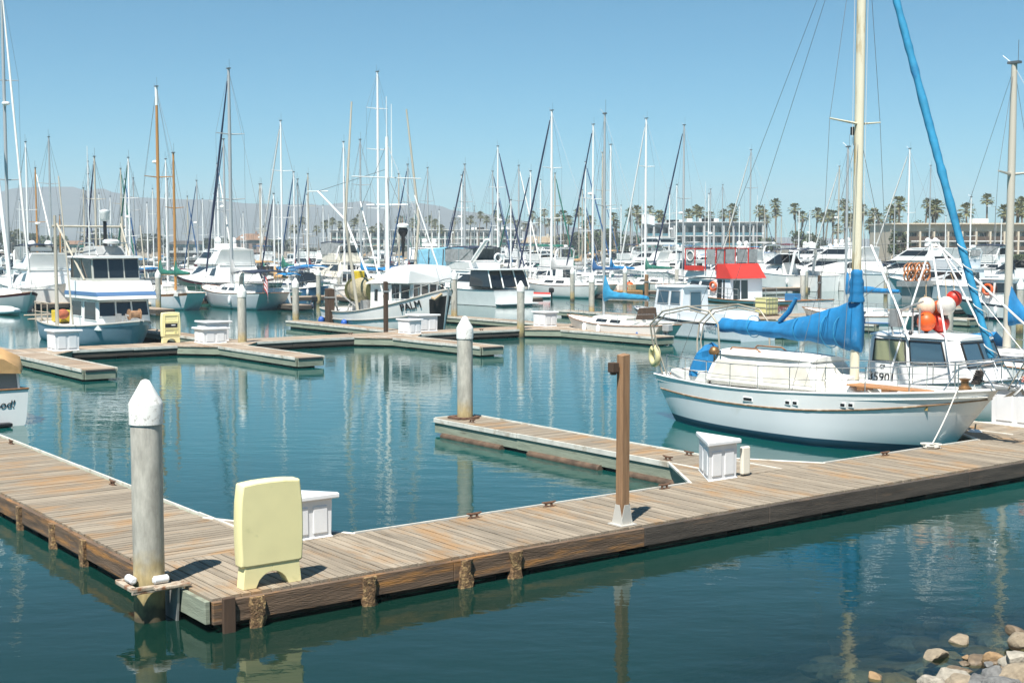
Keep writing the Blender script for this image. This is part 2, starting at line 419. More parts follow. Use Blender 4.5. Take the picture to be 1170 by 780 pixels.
def cover(parent, x_m, x_e, zm, ze, m, h=.32, w=.16, collar=.7, droop=.0, name='sail_cover', seed=1, segs=16, dy=0.0):
    """flaked sail under canvas along a boom: from the mast (x_m) to the boom end (x_e)"""
    rr = random.Random(seed); mb = MB(); rings = []
    for a in range(segs + 1):
        f = a / segs; x = x_m + (x_e - x_m) * f
        z = zm + (ze - zm) * f - droop * math.sin(math.pi * f)
        hh = h * (1.25 - .75 * f) * (1 + .10 * rr.uniform(-1, 1)) + (collar * max(0, 1 - f / .16) ** 1.3)
        ww = w * (1.15 - .55 * f) * (1 + .14 * rr.uniform(-1, 1))
        if f < .16: ww *= .75 + f
        oz = rr.uniform(-.012, .012)
        prof = ((0, -.35), (.55, -.3), (.9, .0), (.85, .3), (.5, .72), (.12, 1.0), (-.12, 1.0), (-.5, .72), (-.85, .3), (-.9, 0), (-.55, -.3))
        rings.append([(x + rr.uniform(-.015, .015), dy + q[0] * ww * (1 + .08 * rr.uniform(-1, 1)), z + oz + q[1] * hh * (.5 if q[1] < 0 else 1)) for q in prof])
    mb.loft(rings)
    return mb.build(name, m, parent, 70)
def mastpart(parent, x, z0, z1, r, m, spreads=(), sw=1.0, radar=None, top=True, det=1, name='mast', rake=0.0, flagm=None):
    mb = MB(); n = 10 if det > 1 else 7
    def X(z): return x + rake * (z - z0)
    mb.tube([(x, 0, z0), (X(z0 + (z1 - z0) * .7), 0, z0 + (z1 - z0) * .7), (X(z1), 0, z1)], [r, r * .95, r * .7], n)
    o = mb.build(name, m, parent, 60)
    if spreads:
        mb = MB()
        for f in spreads:
            z = z0 + (z1 - z0) * f
            for sd in (-1, 1): mb.tube([(X(z), 0, z), (X(z) - .12, sd * sw, z + .08)], [r * .4, r * .22], 5)
        mb.build('spreader', m, o)
    if top:
        mb = MB(); zz = z1
        mb.box((X(z1), 0, z1 + .03), (r * 3, r * 1.6, .08))
        mb.tube([(X(z1) - r, 0, zz), (X(z1) - r, 0, zz + .75)], .012, 4)
        mb.tube([(X(z1) + r, 0, zz + .05), (X(z1) + r + .3, 0, zz + .3)], .010, 4)
        mb.build('masthead_gear', wire, o)
    if radar:
        z = z0 + (z1 - z0) * radar; mb = MB()
        mb.lathe([(0, 0), (.22, .01), (.30, .07), (.30, .17), (.22, .24), (0, .26)], (X(z) + .38, 0, z), 12)
        mb.box((X(z) + .2, 0, z - .02), (.4, .12, .05))
        mb.build('radar', white, o, 50)
    return o
def stays(parent, segs, r=.008, m=None, name='rigging'):
    mb = MB()
    for a, b in segs: mb.tube([a, b], r, 4, cap=False)
    return mb.build(name, m or wire, parent)
def furled(parent, a, b, r, m, name='furled_jib', seed=3, n=18, core=None):
    rr = random.Random(seed); mb = MB(); a = Vector(a); b = Vector(b); pts = []; rad = []
    for k in range(n + 1):
        f = k / n; pts.append(a.lerp(b, f)); rad.append(r * (.55 + .6 * math.sin(math.pi * min(1, f * .8 + .18)) ** .7) * (1 + .12 * rr.uniform(-1, 1)))
    mb.tube(pts, rad, 8)
    return mb.build(name, m, parent, 60)
def sailboat(label, loc, hd, L=10, B=3.2, mast=(.56, 13, 'w'), hullm=None, stripe=None, bot=None, coverm=None, furl=None, radar=None, spreads=(.52,), det=0, name='sailboat', group=None,
             cabm=None, bimini=None, second=None, rakes=0.0, dodger=None, zs=None, mastm=None, furl_aft=False, wirer=.011, boomlen=.34, mr=None, rails=True, tw=.62):
    root = empty(name, loc, hd, label, 'sailboat', group)
    hullm = hullm or white; bot = bot or antifoul_b
    h = Hull(L, B, zs or (.095 * L, .085 * L, .125 * L), tw, .10 * L, .08 * L, .45, .44, .72)
    h.build(root, hullm, stripe or hullm, bot, deckwhite, teak if det else (stripe or alu), n=14 if det < 2 else 24, rail=.025)
    zd = h.z3[1] - .05
    xm = h.x(mast[0])
    cb = House(-.18 * L, xm + .10 * L, B * .33, B * .27, zd, zd + .045 * L, .05 * L, .0, .62)
    cb.build(root, cabm or white, 'cabin', cabm or white, .02, .03, .05)
    cb.windows({'star': [(.12, .40, .35, .75), (.5, .8, .35, .75)], 'port': [(.2, .5, .35, .75), (.6, .88, .35, .75)]}, glass, each=det > 0)
    mb = MB()
    for sd in (-1, 1): mb.box((-.31 * L, sd * B * .30, zd + .12), (.25 * L, .08, .3))
    mb.box((-.185 * L, 0, zd + .12), (.06, B * .6, .34))
    mb.build('cockpit_coaming', cabm or white, root, None, .02)
    mm = mastm or {'w': sparwhite, 'g': spargrey, 'v': varnish, 't': spartan, 'a': alu}[mast[2]]
    zt = mast[1]; r = mr or (.055 + .004 * L)
    z0 = zd + .04 * L
    mo = mastpart(root, xm, z0, zt, r, mm, spreads, B * .30, radar, det=1, rake=rakes)
    zb = z0 + 1.0
    xe = xm - boomlen * L
    mb = MB(); mb.tube([(xm - .08, 0, zb), (xe, 0, zb + .05)], .06, 8)
    mb.build('boom', mm, root, 60)
    if coverm: cover(root, xm - .1, xe, zb + .08, zb + .10, coverm, .30, .19, .8, seed=int(L * 100) + len(label))
    bow = h.sh(1, 0, 0, .05); bow.x -= .15; st = h.sh(0, 0, 0, .05)
    top = Vector((xm + rakes * (zt - z0), 0, zt - .1))
    sg = [(top, bow), (top, st)]
    for sd in (-1, 1):
        ch = h.sh(mast[0] - .01, sd, .05)
        prev = top
        for f in reversed(spreads):
            z = z0 + (zt - z0) * f; q = Vector((xm + rakes * (z - z0) - .12, sd * B * .30, z + .08)); sg.append((prev, q)); prev = q
        sg.append((prev, ch))
    stays(root, sg, wirer)
    if furl: furled(root, bow.lerp(top, .06), bow.lerp(top, .95), .042 + .003 * L, furl, seed=len(label))
    if second:
        x2 = h.x(second[0]); mastpart(root, x2, z0 - .2, second[1], r * .8, mm, (.6,), B * .2, second[2] if len(second) > 2 else None, det=1)
        stays(root, [(Vector((x2, 0, second[1] - .1)), h.sh(second[0] - .03, sd, .05)) for sd in (-1, 1)] + [(Vector((x2, 0, second[1] - .1)), top)], wirer)
        b2 = MB(); b2.tube([(x2 - .1, 0, zb), (x2 - .2 * L, 0, zb + .1)], .05, 7); b2.build('boom', mm, root, 60)
        if coverm: cover(root, x2 - .1, x2 - .2 * L, zb + .08, zb + .12, coverm, .3, .2, .7, seed=5)
    if rails: rail(h, root, .04, .9, .6, 6 if det < 2 else 8, .012 if det else .014, 2)
    if bimini: canopy(root, -.45 * L, -.19 * L, B * .36, zd + .3, zd + 1.75, bimini, dodger or bimini)
    elif dodger: canopy(root, -.22 * L, -.10 * L, B * .30, zd + .35, zd + 1.1, dodger, dodger)
    if det: fenders(root, h)
    return root, h
def fenders(parent, h, ts=(.3, .52, .7), m=None):
    rr = random.Random(int(h.L * 10))
    for t in ts:
        for sd in (-1, 1):
            if rr.random() < .35: continue
            p = h.pt(t + rr.uniform(-.05, .05), .45, sd) + Vector((0, sd * .13, 0)); mb = MB()
            mb.lathe([(.02, -.34), (.10, -.28), (.12, 0), (.10, .28), (.03, .34)], p, 10); mb.tube([p + Vector((0, 0, .33)), h.sh(t, sd, .02)], .012, 4)
            mb.build('fender', m or rr.choice([fibwhite, fibwhite, navycan]), parent, 60)
def canopy(parent, x0, x1, w, z0, z1, m, side=None, name='bimini', panels=False):
    mb = MB(); rings = []
    for a in range(7):
        f = a / 6; x = x0 + (x1 - x0) * f; zz = z1 + .10 * math.sin(math.pi * f)
        rings.append([(x, -w, zz - .10), (x, -w * .8, zz), (x, 0, zz + .06), (x, w * .8, zz), (x, w, zz - .10), (x, w * .98, zz - .13), (x, 0, zz + .02), (x, -w * .98, zz - .13)])
    mb.loft(rings); o = mb.build(name, m, parent, 60)
    mb = MB()
    for sd in (-1, 1):
        for xx in (x0 + .05, (x0 + x1) / 2, x1 - .05): mb.tube([((x0 + x1) / 2 if xx != x1 - .05 else x1 - .05, sd * w, z0), (xx, sd * w * .97, z1 - .08)], .018, 5)
    mb.build('canopy_frame', steel, o)
    if side and side is not m or panels:
        mb = MB()
        for sd in (-1, 1): mb.hexa([(x0 + .05, sd * w * .97, z0), (x1 - .05, sd * w * .97, z0), (x1 - .05, sd * w * .95, z0), (x0 + .05, sd * w * .95, z0), (x0 + .05, sd * w * .97, z1 - .1), (x1 - .05, sd * w * .97, z1 - .1), (x1 - .05, sd * w * .95, z1 - .1), (x0 + .05, sd * w * .95, z1 - .1)])
        mb.build('side_curtain', side, o)
    return o
def antenna(parent, x, y, z, h=3.0, r=.018, m=None, tilt=.0):
    mb = MB(); mb.tube([(x, y, z), (x - tilt * h, y, z + h)], [r, r * .5], 5); return mb.build('antenna', m or sparwhite, parent)
def outboard(parent, x, y, z, m=None):
    mb = MB()
    mb.loft([[(x - .30 * s, y - .16 * s2, z + zz), (x + .18 * s, y - .16 * s2, z + zz), (x + .18 * s, y + .16 * s2, z + zz), (x - .30 * s, y + .16 * s2, z + zz)] for zz, s, s2 in ((.25, .7, .7), (.32, 1, 1), (.62, .95, .95), (.72, .55, .6))])
    mb.box((x - .08, y, z - .1), (.16, .10, .75)); mb.box((x - .05, y, z - .45), (.36, .16, .04)); mb.box((x + .16, y, z + .1), (.16, .14, .3))
    return mb.build('outboard_motor', m or black, parent, None, .02)
def cruiser(label, loc, hd, L=11, B=3.8, hullm=None, stripe=None, bot=None, style='sport', det=0, group=None, canv=None, name='motor_yacht', cab=None, arch=True, glassm=None, ant=True, zscale=1.0, cat='motor yacht', boot=None):
    root = empty(name, loc, hd, label, cat, group)
    hullm = hullm or white; cab = cab or white; gl = glassm or glass
    k = zscale
    zb = .155 * L * k
    h = Hull(L, B, (.095 * L * k, .105 * L * k, zb), .9, .14 * L, -.02, .4, .38, .62, .9, 1.15)
    h.build(root, hullm, stripe or hullm, bot or antifoul_k, deckwhite, steel if det else alu, n=14 if det == 0 else 20, rail=.03, boot=boot)
    zd = h.z3[1] - .06
    each = det > 0
    def deckhouse(x0, x1, w0, w1, z0, z1, rf, rr, nose, wins, nm='cabin', over=.12):
        c = House(x0 * L, x1 * L, w0 * B, w1 * B, z0, z1, rf * L, rr * L, nose); c.build(root, cab, nm, cab, over); c.windows(wins, gl, each, 'window', alu if each else None); return c
    if style == 'sport':      # saloon + flybridge
        z1 = zd + 1.25 * k + .25
        deckhouse(-.26, .22, .40, .34, zd - .1, z1, .13, .01, .72, {'star': [(.06, .40, .42, .82), (.45, .86, .42, .82)], 'port': [(.14, .55, .42, .82), (.6, .94, .42, .82)], 'front': [(.05, .34, .35, .85), (.36, .64, .35, .85), (.66, .95, .35, .85)], 'aft': [(.3, .7, .05, .8)]})
        z2 = z1 + .08
        deckhouse(-.22, .06, .34, .36, z2, z2 + .75 * k, .0, .0, .8, {}, 'flybridge', .02)
        mb = MB(); c = House(.0 * L, .05 * L, .30 * B, .27 * B, z2 + .7 * k, z2 + 1.05 * k, .035 * L, .03 * L, .85)
        pane(mb, c.front, (0, 1, 0, 1)); pane(mb, c.star, (0, 1, 0, 1)); pane(mb, c.port, (0, 1, 0, 1)); mb.build('windscreen', gl, root)
        zt = z2 + 2.0 * k
        if canv: canopy(root, -.24 * L, .05 * L, .33 * B, z2 + .7 * k, zt, canv, clearcan if det else canv)
        if arch:
            mb = MB()
            for sd in (-1, 1): mb.tube([(-.20 * L, sd * .36 * B, z2 + .2), (-.23 * L, sd * .33 * B, z2 + 1.5 * k), (-.23 * L, sd * .26 * B, z2 + 1.75 * k)], .09, 6)
            mb.tube([(-.23 * L, -.27 * B, z2 + 1.75 * k), (-.23 * L, .27 * B, z2 + 1.75 * k)], .09, 6)
            ar = mb.build('radar_arch', white, root, 60)
            mb = MB(); mb.lathe([(0, 0), (.28, .01), (.32, .1), (.25, .24), (0, .28)], (-.23 * L, 0, z2 + 1.85 * k), 12); mb.build('radar', white, ar, 50)
        top = z2 + 1.8 * k
    elif style == 'express':
        z1 = zd + .85 * k
        deckhouse(-.08, .30, .38, .25, zd - .1, z1, .24, .0, .55, {'star': [(.1, .5, .4, .75)], 'port': [(.5, .9, .4, .75)]}, 'cabin', .0)
        mb = MB(); c = House(-.12 * L, .12 * L, .36 * B, .28 * B, z1 - .1, z1 + .75 * k, .14 * L, .05 * L, .8)
        for fc in (c.front, c.star, c.port): pane(mb, fc, (0.02, .98, 0.05, 1))
        mb.build('windscreen', gl, root)
        mb = MB()
        for sd in (-1, 1): mb.loft([[(x - .18, sd * y - .06, z), (x + .18, sd * y - .06, z), (x + .18, sd * y + .06, z), (x - .18, sd * y + .06, z)] for x, y, z in ((-.22 * L, .42 * B, zd), (-.26 * L, .40 * B, z1 + .9 * k), (-.27 * L, .30 * B, z1 + 1.25 * k))])
        mb.box((-.27 * L, 0, z1 + 1.25 * k), (.36, .62 * B, .12)); ar = mb.build('radar_arch', white, root, None, .03)
        mb = MB(); mb.lathe([(0, 0), (.28, .01), (.32, .1), (.25, .24), (0, .28)], (-.27 * L, 0, z1 + 1.32 * k), 12); mb.build('radar', white, ar, 50)
        if canv: canopy(root, -.36 * L, -.02 * L, .36 * B, z1, z1 + 1.2 * k, canv, canv)
        top = z1 + 1.3 * k
    elif style == 'yacht':   # long raised sheer, big wraparound glass, enclosed bridge
        z1 = zd + 1.1 * k + .2
        deckhouse(-.30, .26, .42, .33, zd - .1, z1, .20, .02, .55, {'star': [(.05, .93, .38, .86)], 'port': [(.07, .95, .38, .86)], 'front': [(.03, .97, .25, .9)]}, 'cabin', .08)
        z2 = z1 + .08
        deckhouse(-.26, .10, .36, .29, z2, z2 + 1.2 * k, .12, -.02, .7, {'star': [(.35, .95, .42, .85)], 'port': [(.05, .65, .42, .85)], 'front': [(.04, .48, .35, .88), (.52, .96, .35, .88)]}, 'flybridge', .1)
        top = z2 + 1.3 * k
        mb = MB(); mb.box((-.14 * L, 0, top + .3), (.5, .35 * B, .35)); ms = mb.build('radar_mast', white, root, None, .05)
        for sd in (-1, 1):
            mb = MB(); mb.ball((-.14 * L, sd * .13 * B, top + .72), .32, n=12); mb.build('satellite_dome', white, ms, 180)
        if canv: canopy(root, -.42 * L, -.25 * L, .36 * B, z2, z2 + 1.1, canv, canv)
    elif style == 'pilot':    # workboat pilothouse forward
        z1 = zd + 1.75 * k
        deckhouse(-.02, .24, .34, .30, zd - .1, z1, .03, .0, .85, {'star': [(.08, .40, .52, .88), (.5, .88, .52, .88)], 'port': [(.12, .5, .52, .88), (.6, .92, .52, .88)], 'front': [(.06, .48, .5, .88), (.52, .94, .5, .88)], 'aft': [(.3, .7, .03, .85)]}, 'wheelhouse')
        mb = MB()
        for sd in (-1, 1): mb.box((-.2 * L, sd * .4 * B, zd + .25), (.36 * L, .07, .5))
        mb.box((-.22 * L, 0, zd + .2), (.12 * L, .3 * B, .45)); mb.build('engine_box', cab, root, None, .03)
        top = z1
    if det: rail(h, root, .45, .95, .65, 6, .014, 1, .08)
    else: rail(h, root, .5, .95, .65, 4, .016, 1, .08)
    if ant:
        antenna(root, -.18 * L, .3 * B, top - .5, 3.2, .018, tilt=.06)
        antenna(root, -.18 * L, -.3 * B, top - .5, 2.4, .016, tilt=.03)
    if det: fenders(root, h)
    return root, h
def dinghy(label, loc, hd, m, L=3.0, cov=None, group=None, motor=True):
    root = empty('dinghy', loc, hd, label, 'dinghy', group)
    mb = MB(); pts = [(-L / 2, -.55, .22), (L * .2, -.6, .24), (L * .42, -.35, .3), (L / 2, 0, .34), (L * .42, .35, .3), (L * .2, .6, .24), (-L / 2, .55, .22)]
    mb.tube(pts, [.17, .2, .2, .19, .2, .2, .17], 8); mb.build('tube_collar', m, root, 60)
    mb = MB(); mb.loft([[(-L / 2, -.5, .12), (-L / 2, 0, .0), (-L / 2, .5, .12)], [(L * .3, -.45, .16), (L * .3, 0, .05), (L * .3, .45, .16)], [(L * .47, -.03, .3), (L * .47, 0, .28), (L * .47, .03, .3)]], 0, False, False, closed=False)
    mb.box((-L / 2 + .05, 0, .28), (.06, .95, .4)); mb.box((0, 0, .3), (.25, 1.0, .04)); mb.build('floor_and_transom', greycan, root)
    if cov:
        mb = MB(); mb.loft([[(x, -w, .38), (x, -w * .5, .44 + b), (x, 0, .46 + b), (x, w * .5, .44 + b), (x, w, .38)] for x, w, b in ((-L / 2, .58, .1), (0, .62, .14), (L * .3, .5, .1), (L / 2, .12, 0))], 0, False, False, closed=False); mb.build('cover', cov, root, 60)
    if motor: outboard(root, -L / 2 - .12, 0, .3)
    return root
# ------------------------------------------------------------------ docks
def uv(px, u):
    k = kpx(px); Y = u / (CA - SA * k); return (CA * k + SA) * Y
def ax(px, uc, v, hd):
    """local x (towards the bow) of the point on the boat's axis seen at column px"""
    k = kpx(px); Y = v / (CA * k + SA); u = -SA * k * Y + CA * Y
    return (uc - u) if hd == HD_IN else (u - uc)
DZ = .45
def boards(mb, x0, x1, y0, y1, along, w=.14, gap=.012, z=DZ, th=.045, seed=1, poly=None):
    rr = random.Random(seed)
    a0, a1 = (y0, y1) if along == 'x' else (x0, x1)
    n = max(1, round((a1 - a0) / w)); w = (a1 - a0) / n
    for k in range(n):
        p0, p1 = a0 + k * w + gap / 2, a0 + (k + 1) * w - gap / 2
        dz = rr.uniform(-.004, .004); e0, e1 = rr.uniform(-.012, .012), rr.uniform(-.012, .012)
        b0, b1 = (x0, x1) if along == 'x' else (y0, y1)
        if along == 'x': mb.box(((b0 + b1 + e0 + e1) / 2, (p0 + p1) / 2, z - th / 2 + dz), (b1 - b0 + e1 - e0, p1 - p0, th))
        else: mb.box(((p0 + p1) / 2, (b0 + b1 + e0 + e1) / 2, z - th / 2 + dz), (p1 - p0, b1 - b0 + e1 - e0, th))
def dock(label, u0, u1, v0, v1, along, dm, beams, edge=None, seed=1, depth=.30, bw=.14, floats=True, rubberside=None, group=None, seg=3.0, name='dock_walkway', gap=.012):
    """local x = v, local y = u"""
    uc, vc = (u0 + u1) / 2, (v0 + v1) / 2
    root = empty(name, W(uc, vc), ANG, label, 'dock', group)
    hx, hy = (v1 - v0) / 2, (u1 - u0) / 2
    mb = MB(); boards(mb, -hx, hx, -hy, hy, along, bw, gap, seed=seed); mb.build('deck_boards', dm, root)
    mb = MB(); rr = random.Random(seed)
    # bearers under the boards stop light falling through the gaps
    mb.box((0, 0, DZ - .085), (2 * hx - .16, 2 * hy - .16, .06)); mb.build('bearer', floatmat, root)
    def run(nm, m, x0, y0, x1, y1, z0, z1, th, out):
        if isinstance(m, tuple):
            f = m[1] / math.hypot(x1 - x0, y1 - y0); xm_, ym_ = x0 + (x1 - x0) * f, y0 + (y1 - y0) * f
            run(nm, m[0], x0, y0, xm_, ym_, z0, z1, th, out); return run(nm, m[2], xm_, ym_, x1, y1, z0, z1, th, out)
        L = math.hypot(x1 - x0, y1 - y0); n = max(1, round(L / seg)); b = MB()
        for k in range(n):
            f0, f1 = k / n, (k + 1) / n
            cx, cy = x0 + (x1 - x0) * (f0 + f1) / 2, y0 + (y1 - y0) * (f0 + f1) / 2
            o = out + rr.uniform(0, .008); dz = rr.uniform(-.008, .008)
            if abs(x1 - x0) > abs(y1 - y0): b.box((cx, cy + (o if cy > 0 else -o), (z0 + z1) / 2 + dz), (L / n - .008, th, z1 - z0))
            else: b.box((cx + (o if cx > 0 else -o), cy, (z0 + z1) / 2 + dz), (th, L / n - .008, z1 - z0))
        return b.build(nm, m, root, None, .006, 1)
    sides = {'u0': (-hx, -hy, hx, -hy), 'u1': (-hx, hy, hx, hy), 'v0': (-hx, -hy, -hx, hy), 'v1': (hx, -hy, hx, hy)}
    for s, m in beams.items():
        run('side_beam', m, *sides[s], DZ - depth - .03, DZ - .03, .07, .04)
    for s in (edge or ()):
        run('edge_strip', edgewhite, *sides[s], DZ - .10, DZ + .018, .03, .095)
    for s in (rubberside or ()):
        run('rub_strip', rubber, *sides[s], DZ - .09, DZ - .02, .03, .09)
    if floats:
        L = 2 * max(hx, hy); n = max(1, int(L / 2.4))
        for k in range(n):
            c = -L / 2 + (k + .5) * L / n
            mb = MB(); d = (min(2 * hx - .1, 1.9), min(2 * hy - .2, 1.9), .55)
            mb.box((c if hx > hy else 0, c if hy >= hx else 0, -.12), d); mb.build('float', floatmat, root, None, .03, 1)
    return root
def cleat(root, x, y, rz=0, z=DZ):
    mb = MB()
    mb.tube([(-.15, 0, .085), (-.06, 0, .07), (.06, 0, .07), (.15, 0, .085)], [.014, .024, .024, .014], 7)
    for s in (-.05, .05): mb.tube([(s * 1.4, 0, 0), (s, 0, .075)], [.026, .018], 6)
    mb.box((0, 0, .005), (.2, .07, .012))
    o = mb.build('cleat', rust, root, 50); o.location = (x, y, z); o.rotation_euler = (0, 0, rz); return o
def knee(root, pts, loc_uv, dm, along='y', edge=True, seed=2):
    """triangular corner plate; pts in (u,v) relative to the walkway root at loc_uv"""
    P = [(v - loc_uv[1], u - loc_uv[0]) for u, v in pts]
    cx = sum(p[0] for p in P) / 3; cy = sum(p[1] for p in P) / 3
    def area(p): return sum(p[i][0] * p[(i + 1) % len(p)][1] - p[(i + 1) % len(p)][0] * p[i][1] for i in range(len(p)))
    if area(P) < 0: P = P[::-1]
    mb = MB()
    # boards clipped to the triangle
    a = 0 if along == 'y' else 1
    lo, hi = min(p[a] for p in P), max(p[a] for p in P); n = max(2, round((hi - lo) / .14))
    def clip(poly, val, keep_hi):
        out = []
        for i in range(len(poly)):
            p, q = poly[i], poly[(i + 1) % len(poly)]
            ip = (p[a] >= val) == keep_hi; iq = (q[a] >= val) == keep_hi
            if ip: out.append(p)
            if ip != iq:
                f = (val - p[a]) / (q[a] - p[a]); out.append((p[0] + (q[0] - p[0]) * f, p[1] + (q[1] - p[1]) * f))
        return out
    for k in range(n):
        q = clip(clip(P, lo + (hi - lo) * k / n + .006, True), lo + (hi - lo) * (k + 1) / n - .006, False)
        if len(q) >= 3: mb.prism(q, DZ - .046, DZ - .002)
    mb.build('corner_boards', dm, root)
    b = MB(); b.prism([(cx + (x - cx) * .9, cy + (y - cy) * .9) for x, y in P], DZ - .36, DZ - .05); b.build('corner_block', beamgreen, root)
    return root
def pile(label, px, ybase, ytop, z0=DZ, Y=None, d=.41, group=None, uvp=None, n=20, cap=True, name='concrete_pile'):
    p = W(uvp[0], uvp[1]) if uvp else (D(px, ybase, Y) if Y else G(px, ybase, z0)); p.z = 0
    zt = CAMZ - (ytop - 280) * p.y / FPX
    root = empty(name, p, rng.uniform(0, 6), label, 'pile', group)
    r = d / 2; mb = MB(); mb.lathe([(r, -2.2), (r, .1), (r, .9), (r, zt - .62)], n=n); o = mb.build('shaft', pilemat, root, 40)
    mb = MB(); mb.lathe([(r * 1.08, zt - .62), (r * 1.09, zt - .36), (r * 1.05, zt - .33), (r * .55, zt - .15), (r * .27, zt - .045), (.02, zt - .03)], n=n); mb.build('cap', capwhite, root, 40)
    return root
def pilegrade():
    """concrete with a yellow brown tide band and dark growth at the water: marks that stay on the pile"""
    m, nt, b = nmat('pile concrete with tide mark'); N = nt.nodes; Lk = nt.links
    t = N.new('ShaderNodeTexCoord'); sp = N.new('ShaderNodeSeparateXYZ'); Lk.new(t.outputs['Object'], sp.inputs[0])
    n = N.new('ShaderNodeTexNoise'); n.inputs['Scale'].default_value = 5; n.inputs['Detail'].default_value = 6; Lk.new(t.outputs['Object'], n.inputs['Vector'])
    ad = N.new('ShaderNodeMath'); ad.operation = 'MULTIPLY_ADD'; ad.inputs[1].default_value = .5; ad.inputs[2].default_value = -.25
    Lk.new(n.outputs[0], ad.inputs[0]); s = N.new('ShaderNodeMath'); Lk.new(sp.outputs[2], s.inputs[0]); Lk.new(ad.outputs[0], s.inputs[1])
    mr = N.new('ShaderNodeMapRange'); mr.inputs[1].default_value = -.2; mr.inputs[2].default_value = 2.8; Lk.new(s.outputs[0], mr.inputs[0])
    cr = N.new('ShaderNodeValToRGB'); e = cr.color_ramp.elements
    e[0].position = 0; e[0].color = (.06, .05, .03, 1); e[1].position = 1; e[1].color = (.54, .515, .45, 1)
    for p, c in ((.10, (.10, .08, .045)), (.17, (.36, .28, .13)), (.29, (.50, .39, .20)), (.40, (.45, .43, .37))):
        x = cr.color_ramp.elements.new(p); x.color = rgba(c)
    Lk.new(mr.outputs[0], cr.inputs[0])
    n2 = N.new('ShaderNodeTexNoise'); n2.inputs['Scale'].default_value = 9; n2.inputs['Detail'].default_value = 8; n2.inputs['Roughness'].default_value = .7
    mp = N.new('ShaderNodeMapping'); mp.inputs['Scale'].default_value = (1, 1, .3); Lk.new(t.outputs['Object'], mp.inputs[0]); Lk.new(mp.outputs[0], n2.inputs['Vector'])
    r2 = N.new('ShaderNodeMapRange'); r2.inputs[1].default_value = .35; r2.inputs[2].default_value = .7; r2.inputs[3].default_value = .66; r2.inputs[4].default_value = 1.14; Lk.new(n2.outputs[0], r2.inputs[0])
    vm = N.new('ShaderNodeVectorMath'); vm.operation = 'SCALE'; Lk.new(cr.outputs[0], vm.inputs[0]); Lk.new(r2.outputs[0], vm.inputs['Scale'])
    Lk.new(vm.outputs[0], b.inputs['Base Color']); b.inputs['Roughness'].default_value = .85
    bp = N.new('ShaderNodeBump'); bp.inputs['Strength'].default_value = .35; bp.inputs['Distance'].default_value = .01; Lk.new(n2.outputs[0], bp.inputs['Height']); Lk.new(bp.outputs[0], b.inputs['Normal'])
    return m
pilemat = pilegrade()
# foreground L
A = dock('weathered plank walkway running away along the left edge, boards laid crosswise', 18.0, 57.0, 6.95, 8.98, 'x', deck_x, {'v0': beamwood, 'v1': beamgreen}, ('v1',), 3, gap=.017)
Bd = dock('long foreground plank walkway with the yellow pedestal and the timber post', 15.75, 18.0, 6.95, 62, 'y', deck_y, {'u0': (beamwood, 7.5, beamdark), 'u1': beamgreen, 'v0': beamgreen}, (), 4, bw=.145, gap=.017)
cB = (16.875, (6.95 + 62) / 2)
for e0, e1 in ((10.4, 17.8), (21.7, 27.2), (31.3, 62)):
    mb = MB(); mb.box(((e0 + e1) / 2 - cB[1], 1.125 + .095 - .05, DZ - .04), (e1 - e0, .035, .115)); mb.build('edge_strip', edgewhite, Bd)
for t3 in (((18, 8.98), (18, 10.4), (20.6, 8.98)), ((18, 17.8), (18, 19.2), (20.1, 19.2)), ((18, 20.3), (18, 21.7), (20.1, 20.3)), ((18, 27.2), (18, 28.7), (20.1, 28.7)), ((18, 29.8), (18, 31.3), (20.1, 29.8))):
    knee(Bd, t3, cB, deck_y)
    (ua, va), (ub, vb), (uc_, vc_) = t3
    hyp = [p for p in ((ua, va), (ub, vb), (uc_, vc_))]
    # white strip along the slanted edge
    ends = sorted(hyp, key=lambda p: p[0]); top = ends[-1]; oth = max((q for q in hyp if abs(q[0] - 18) < .01), key=lambda q: abs(q[1] - top[1]))
    mb = MB(); mb.tube([(oth[1] - cB[1], oth[0] - cB[0], DZ - .02), (top[1] - cB[1], top[0] - cB[0], DZ - .02)], .035, 5); mb.build('edge_strip', edgewhite, Bd)
for v, ry in ((7.55, 0), (9.26, 0), (10.9, 0), (11.8, 0)):
    mb = MB(); rr = random.Random(int(v * 10))
    mb.loft([[(v - cB[1] + sx * (.10 + rr.uniform(-.03, .03)), -1.125 - .08 + (sy * .055 if sy < 0 else .03) + rr.uniform(-.015, .015), z) for sx, sy in ((-1, -1), (-.3, -1.3), (.4, -1.2), (1, -1), (1, 1), (-1, 1))] for z in (DZ - .04, DZ - .12, DZ - .22, DZ - .34, DZ - .46, DZ - .56)])
    mb.build('encrusted_strap', growth, Bd, 60)
for u in (20.3, 21.8, 23.6, 25.6, 27.9):
    mb = MB(); rr = random.Random(int(u * 10))
    mb.loft([[(-1.015 - .08 + (sy * .055 if sy < 0 else .03), u - 37.5 + sx * (.09 + rr.uniform(-.03, .03)), z) for sx, sy in ((-1, -1), (-.3, -1.3), (.4, -1.2), (1, -1), (1, 1), (-1, 1))] for z in (DZ - .03, DZ - .15, DZ - .28, DZ - .40, DZ - .5)])
    mb.build('encrusted_strap', growth, A, 60)
mb = MB(); mb.box((7.15 - cB[1], -1.125 - .11, DZ - .24), (.17, .06, .5)); mb.build('timber_stub', wpostd, Bd, None, .01)
for v, u, rz in ((9.85, 18.4, -1.0), (12.6, 17.86, 0), (14.2, 17.86, 0), (17.0, 17.9, 0), (23.5, 17.86, 0), (33.5, 17.86, 0)):
    cleat(Bd, v - cB[1], u - cB[0], rz)
for u in (24.5, 31, 38): cleat(A, 8.86 - 7.965, u - 37.5, R(90))
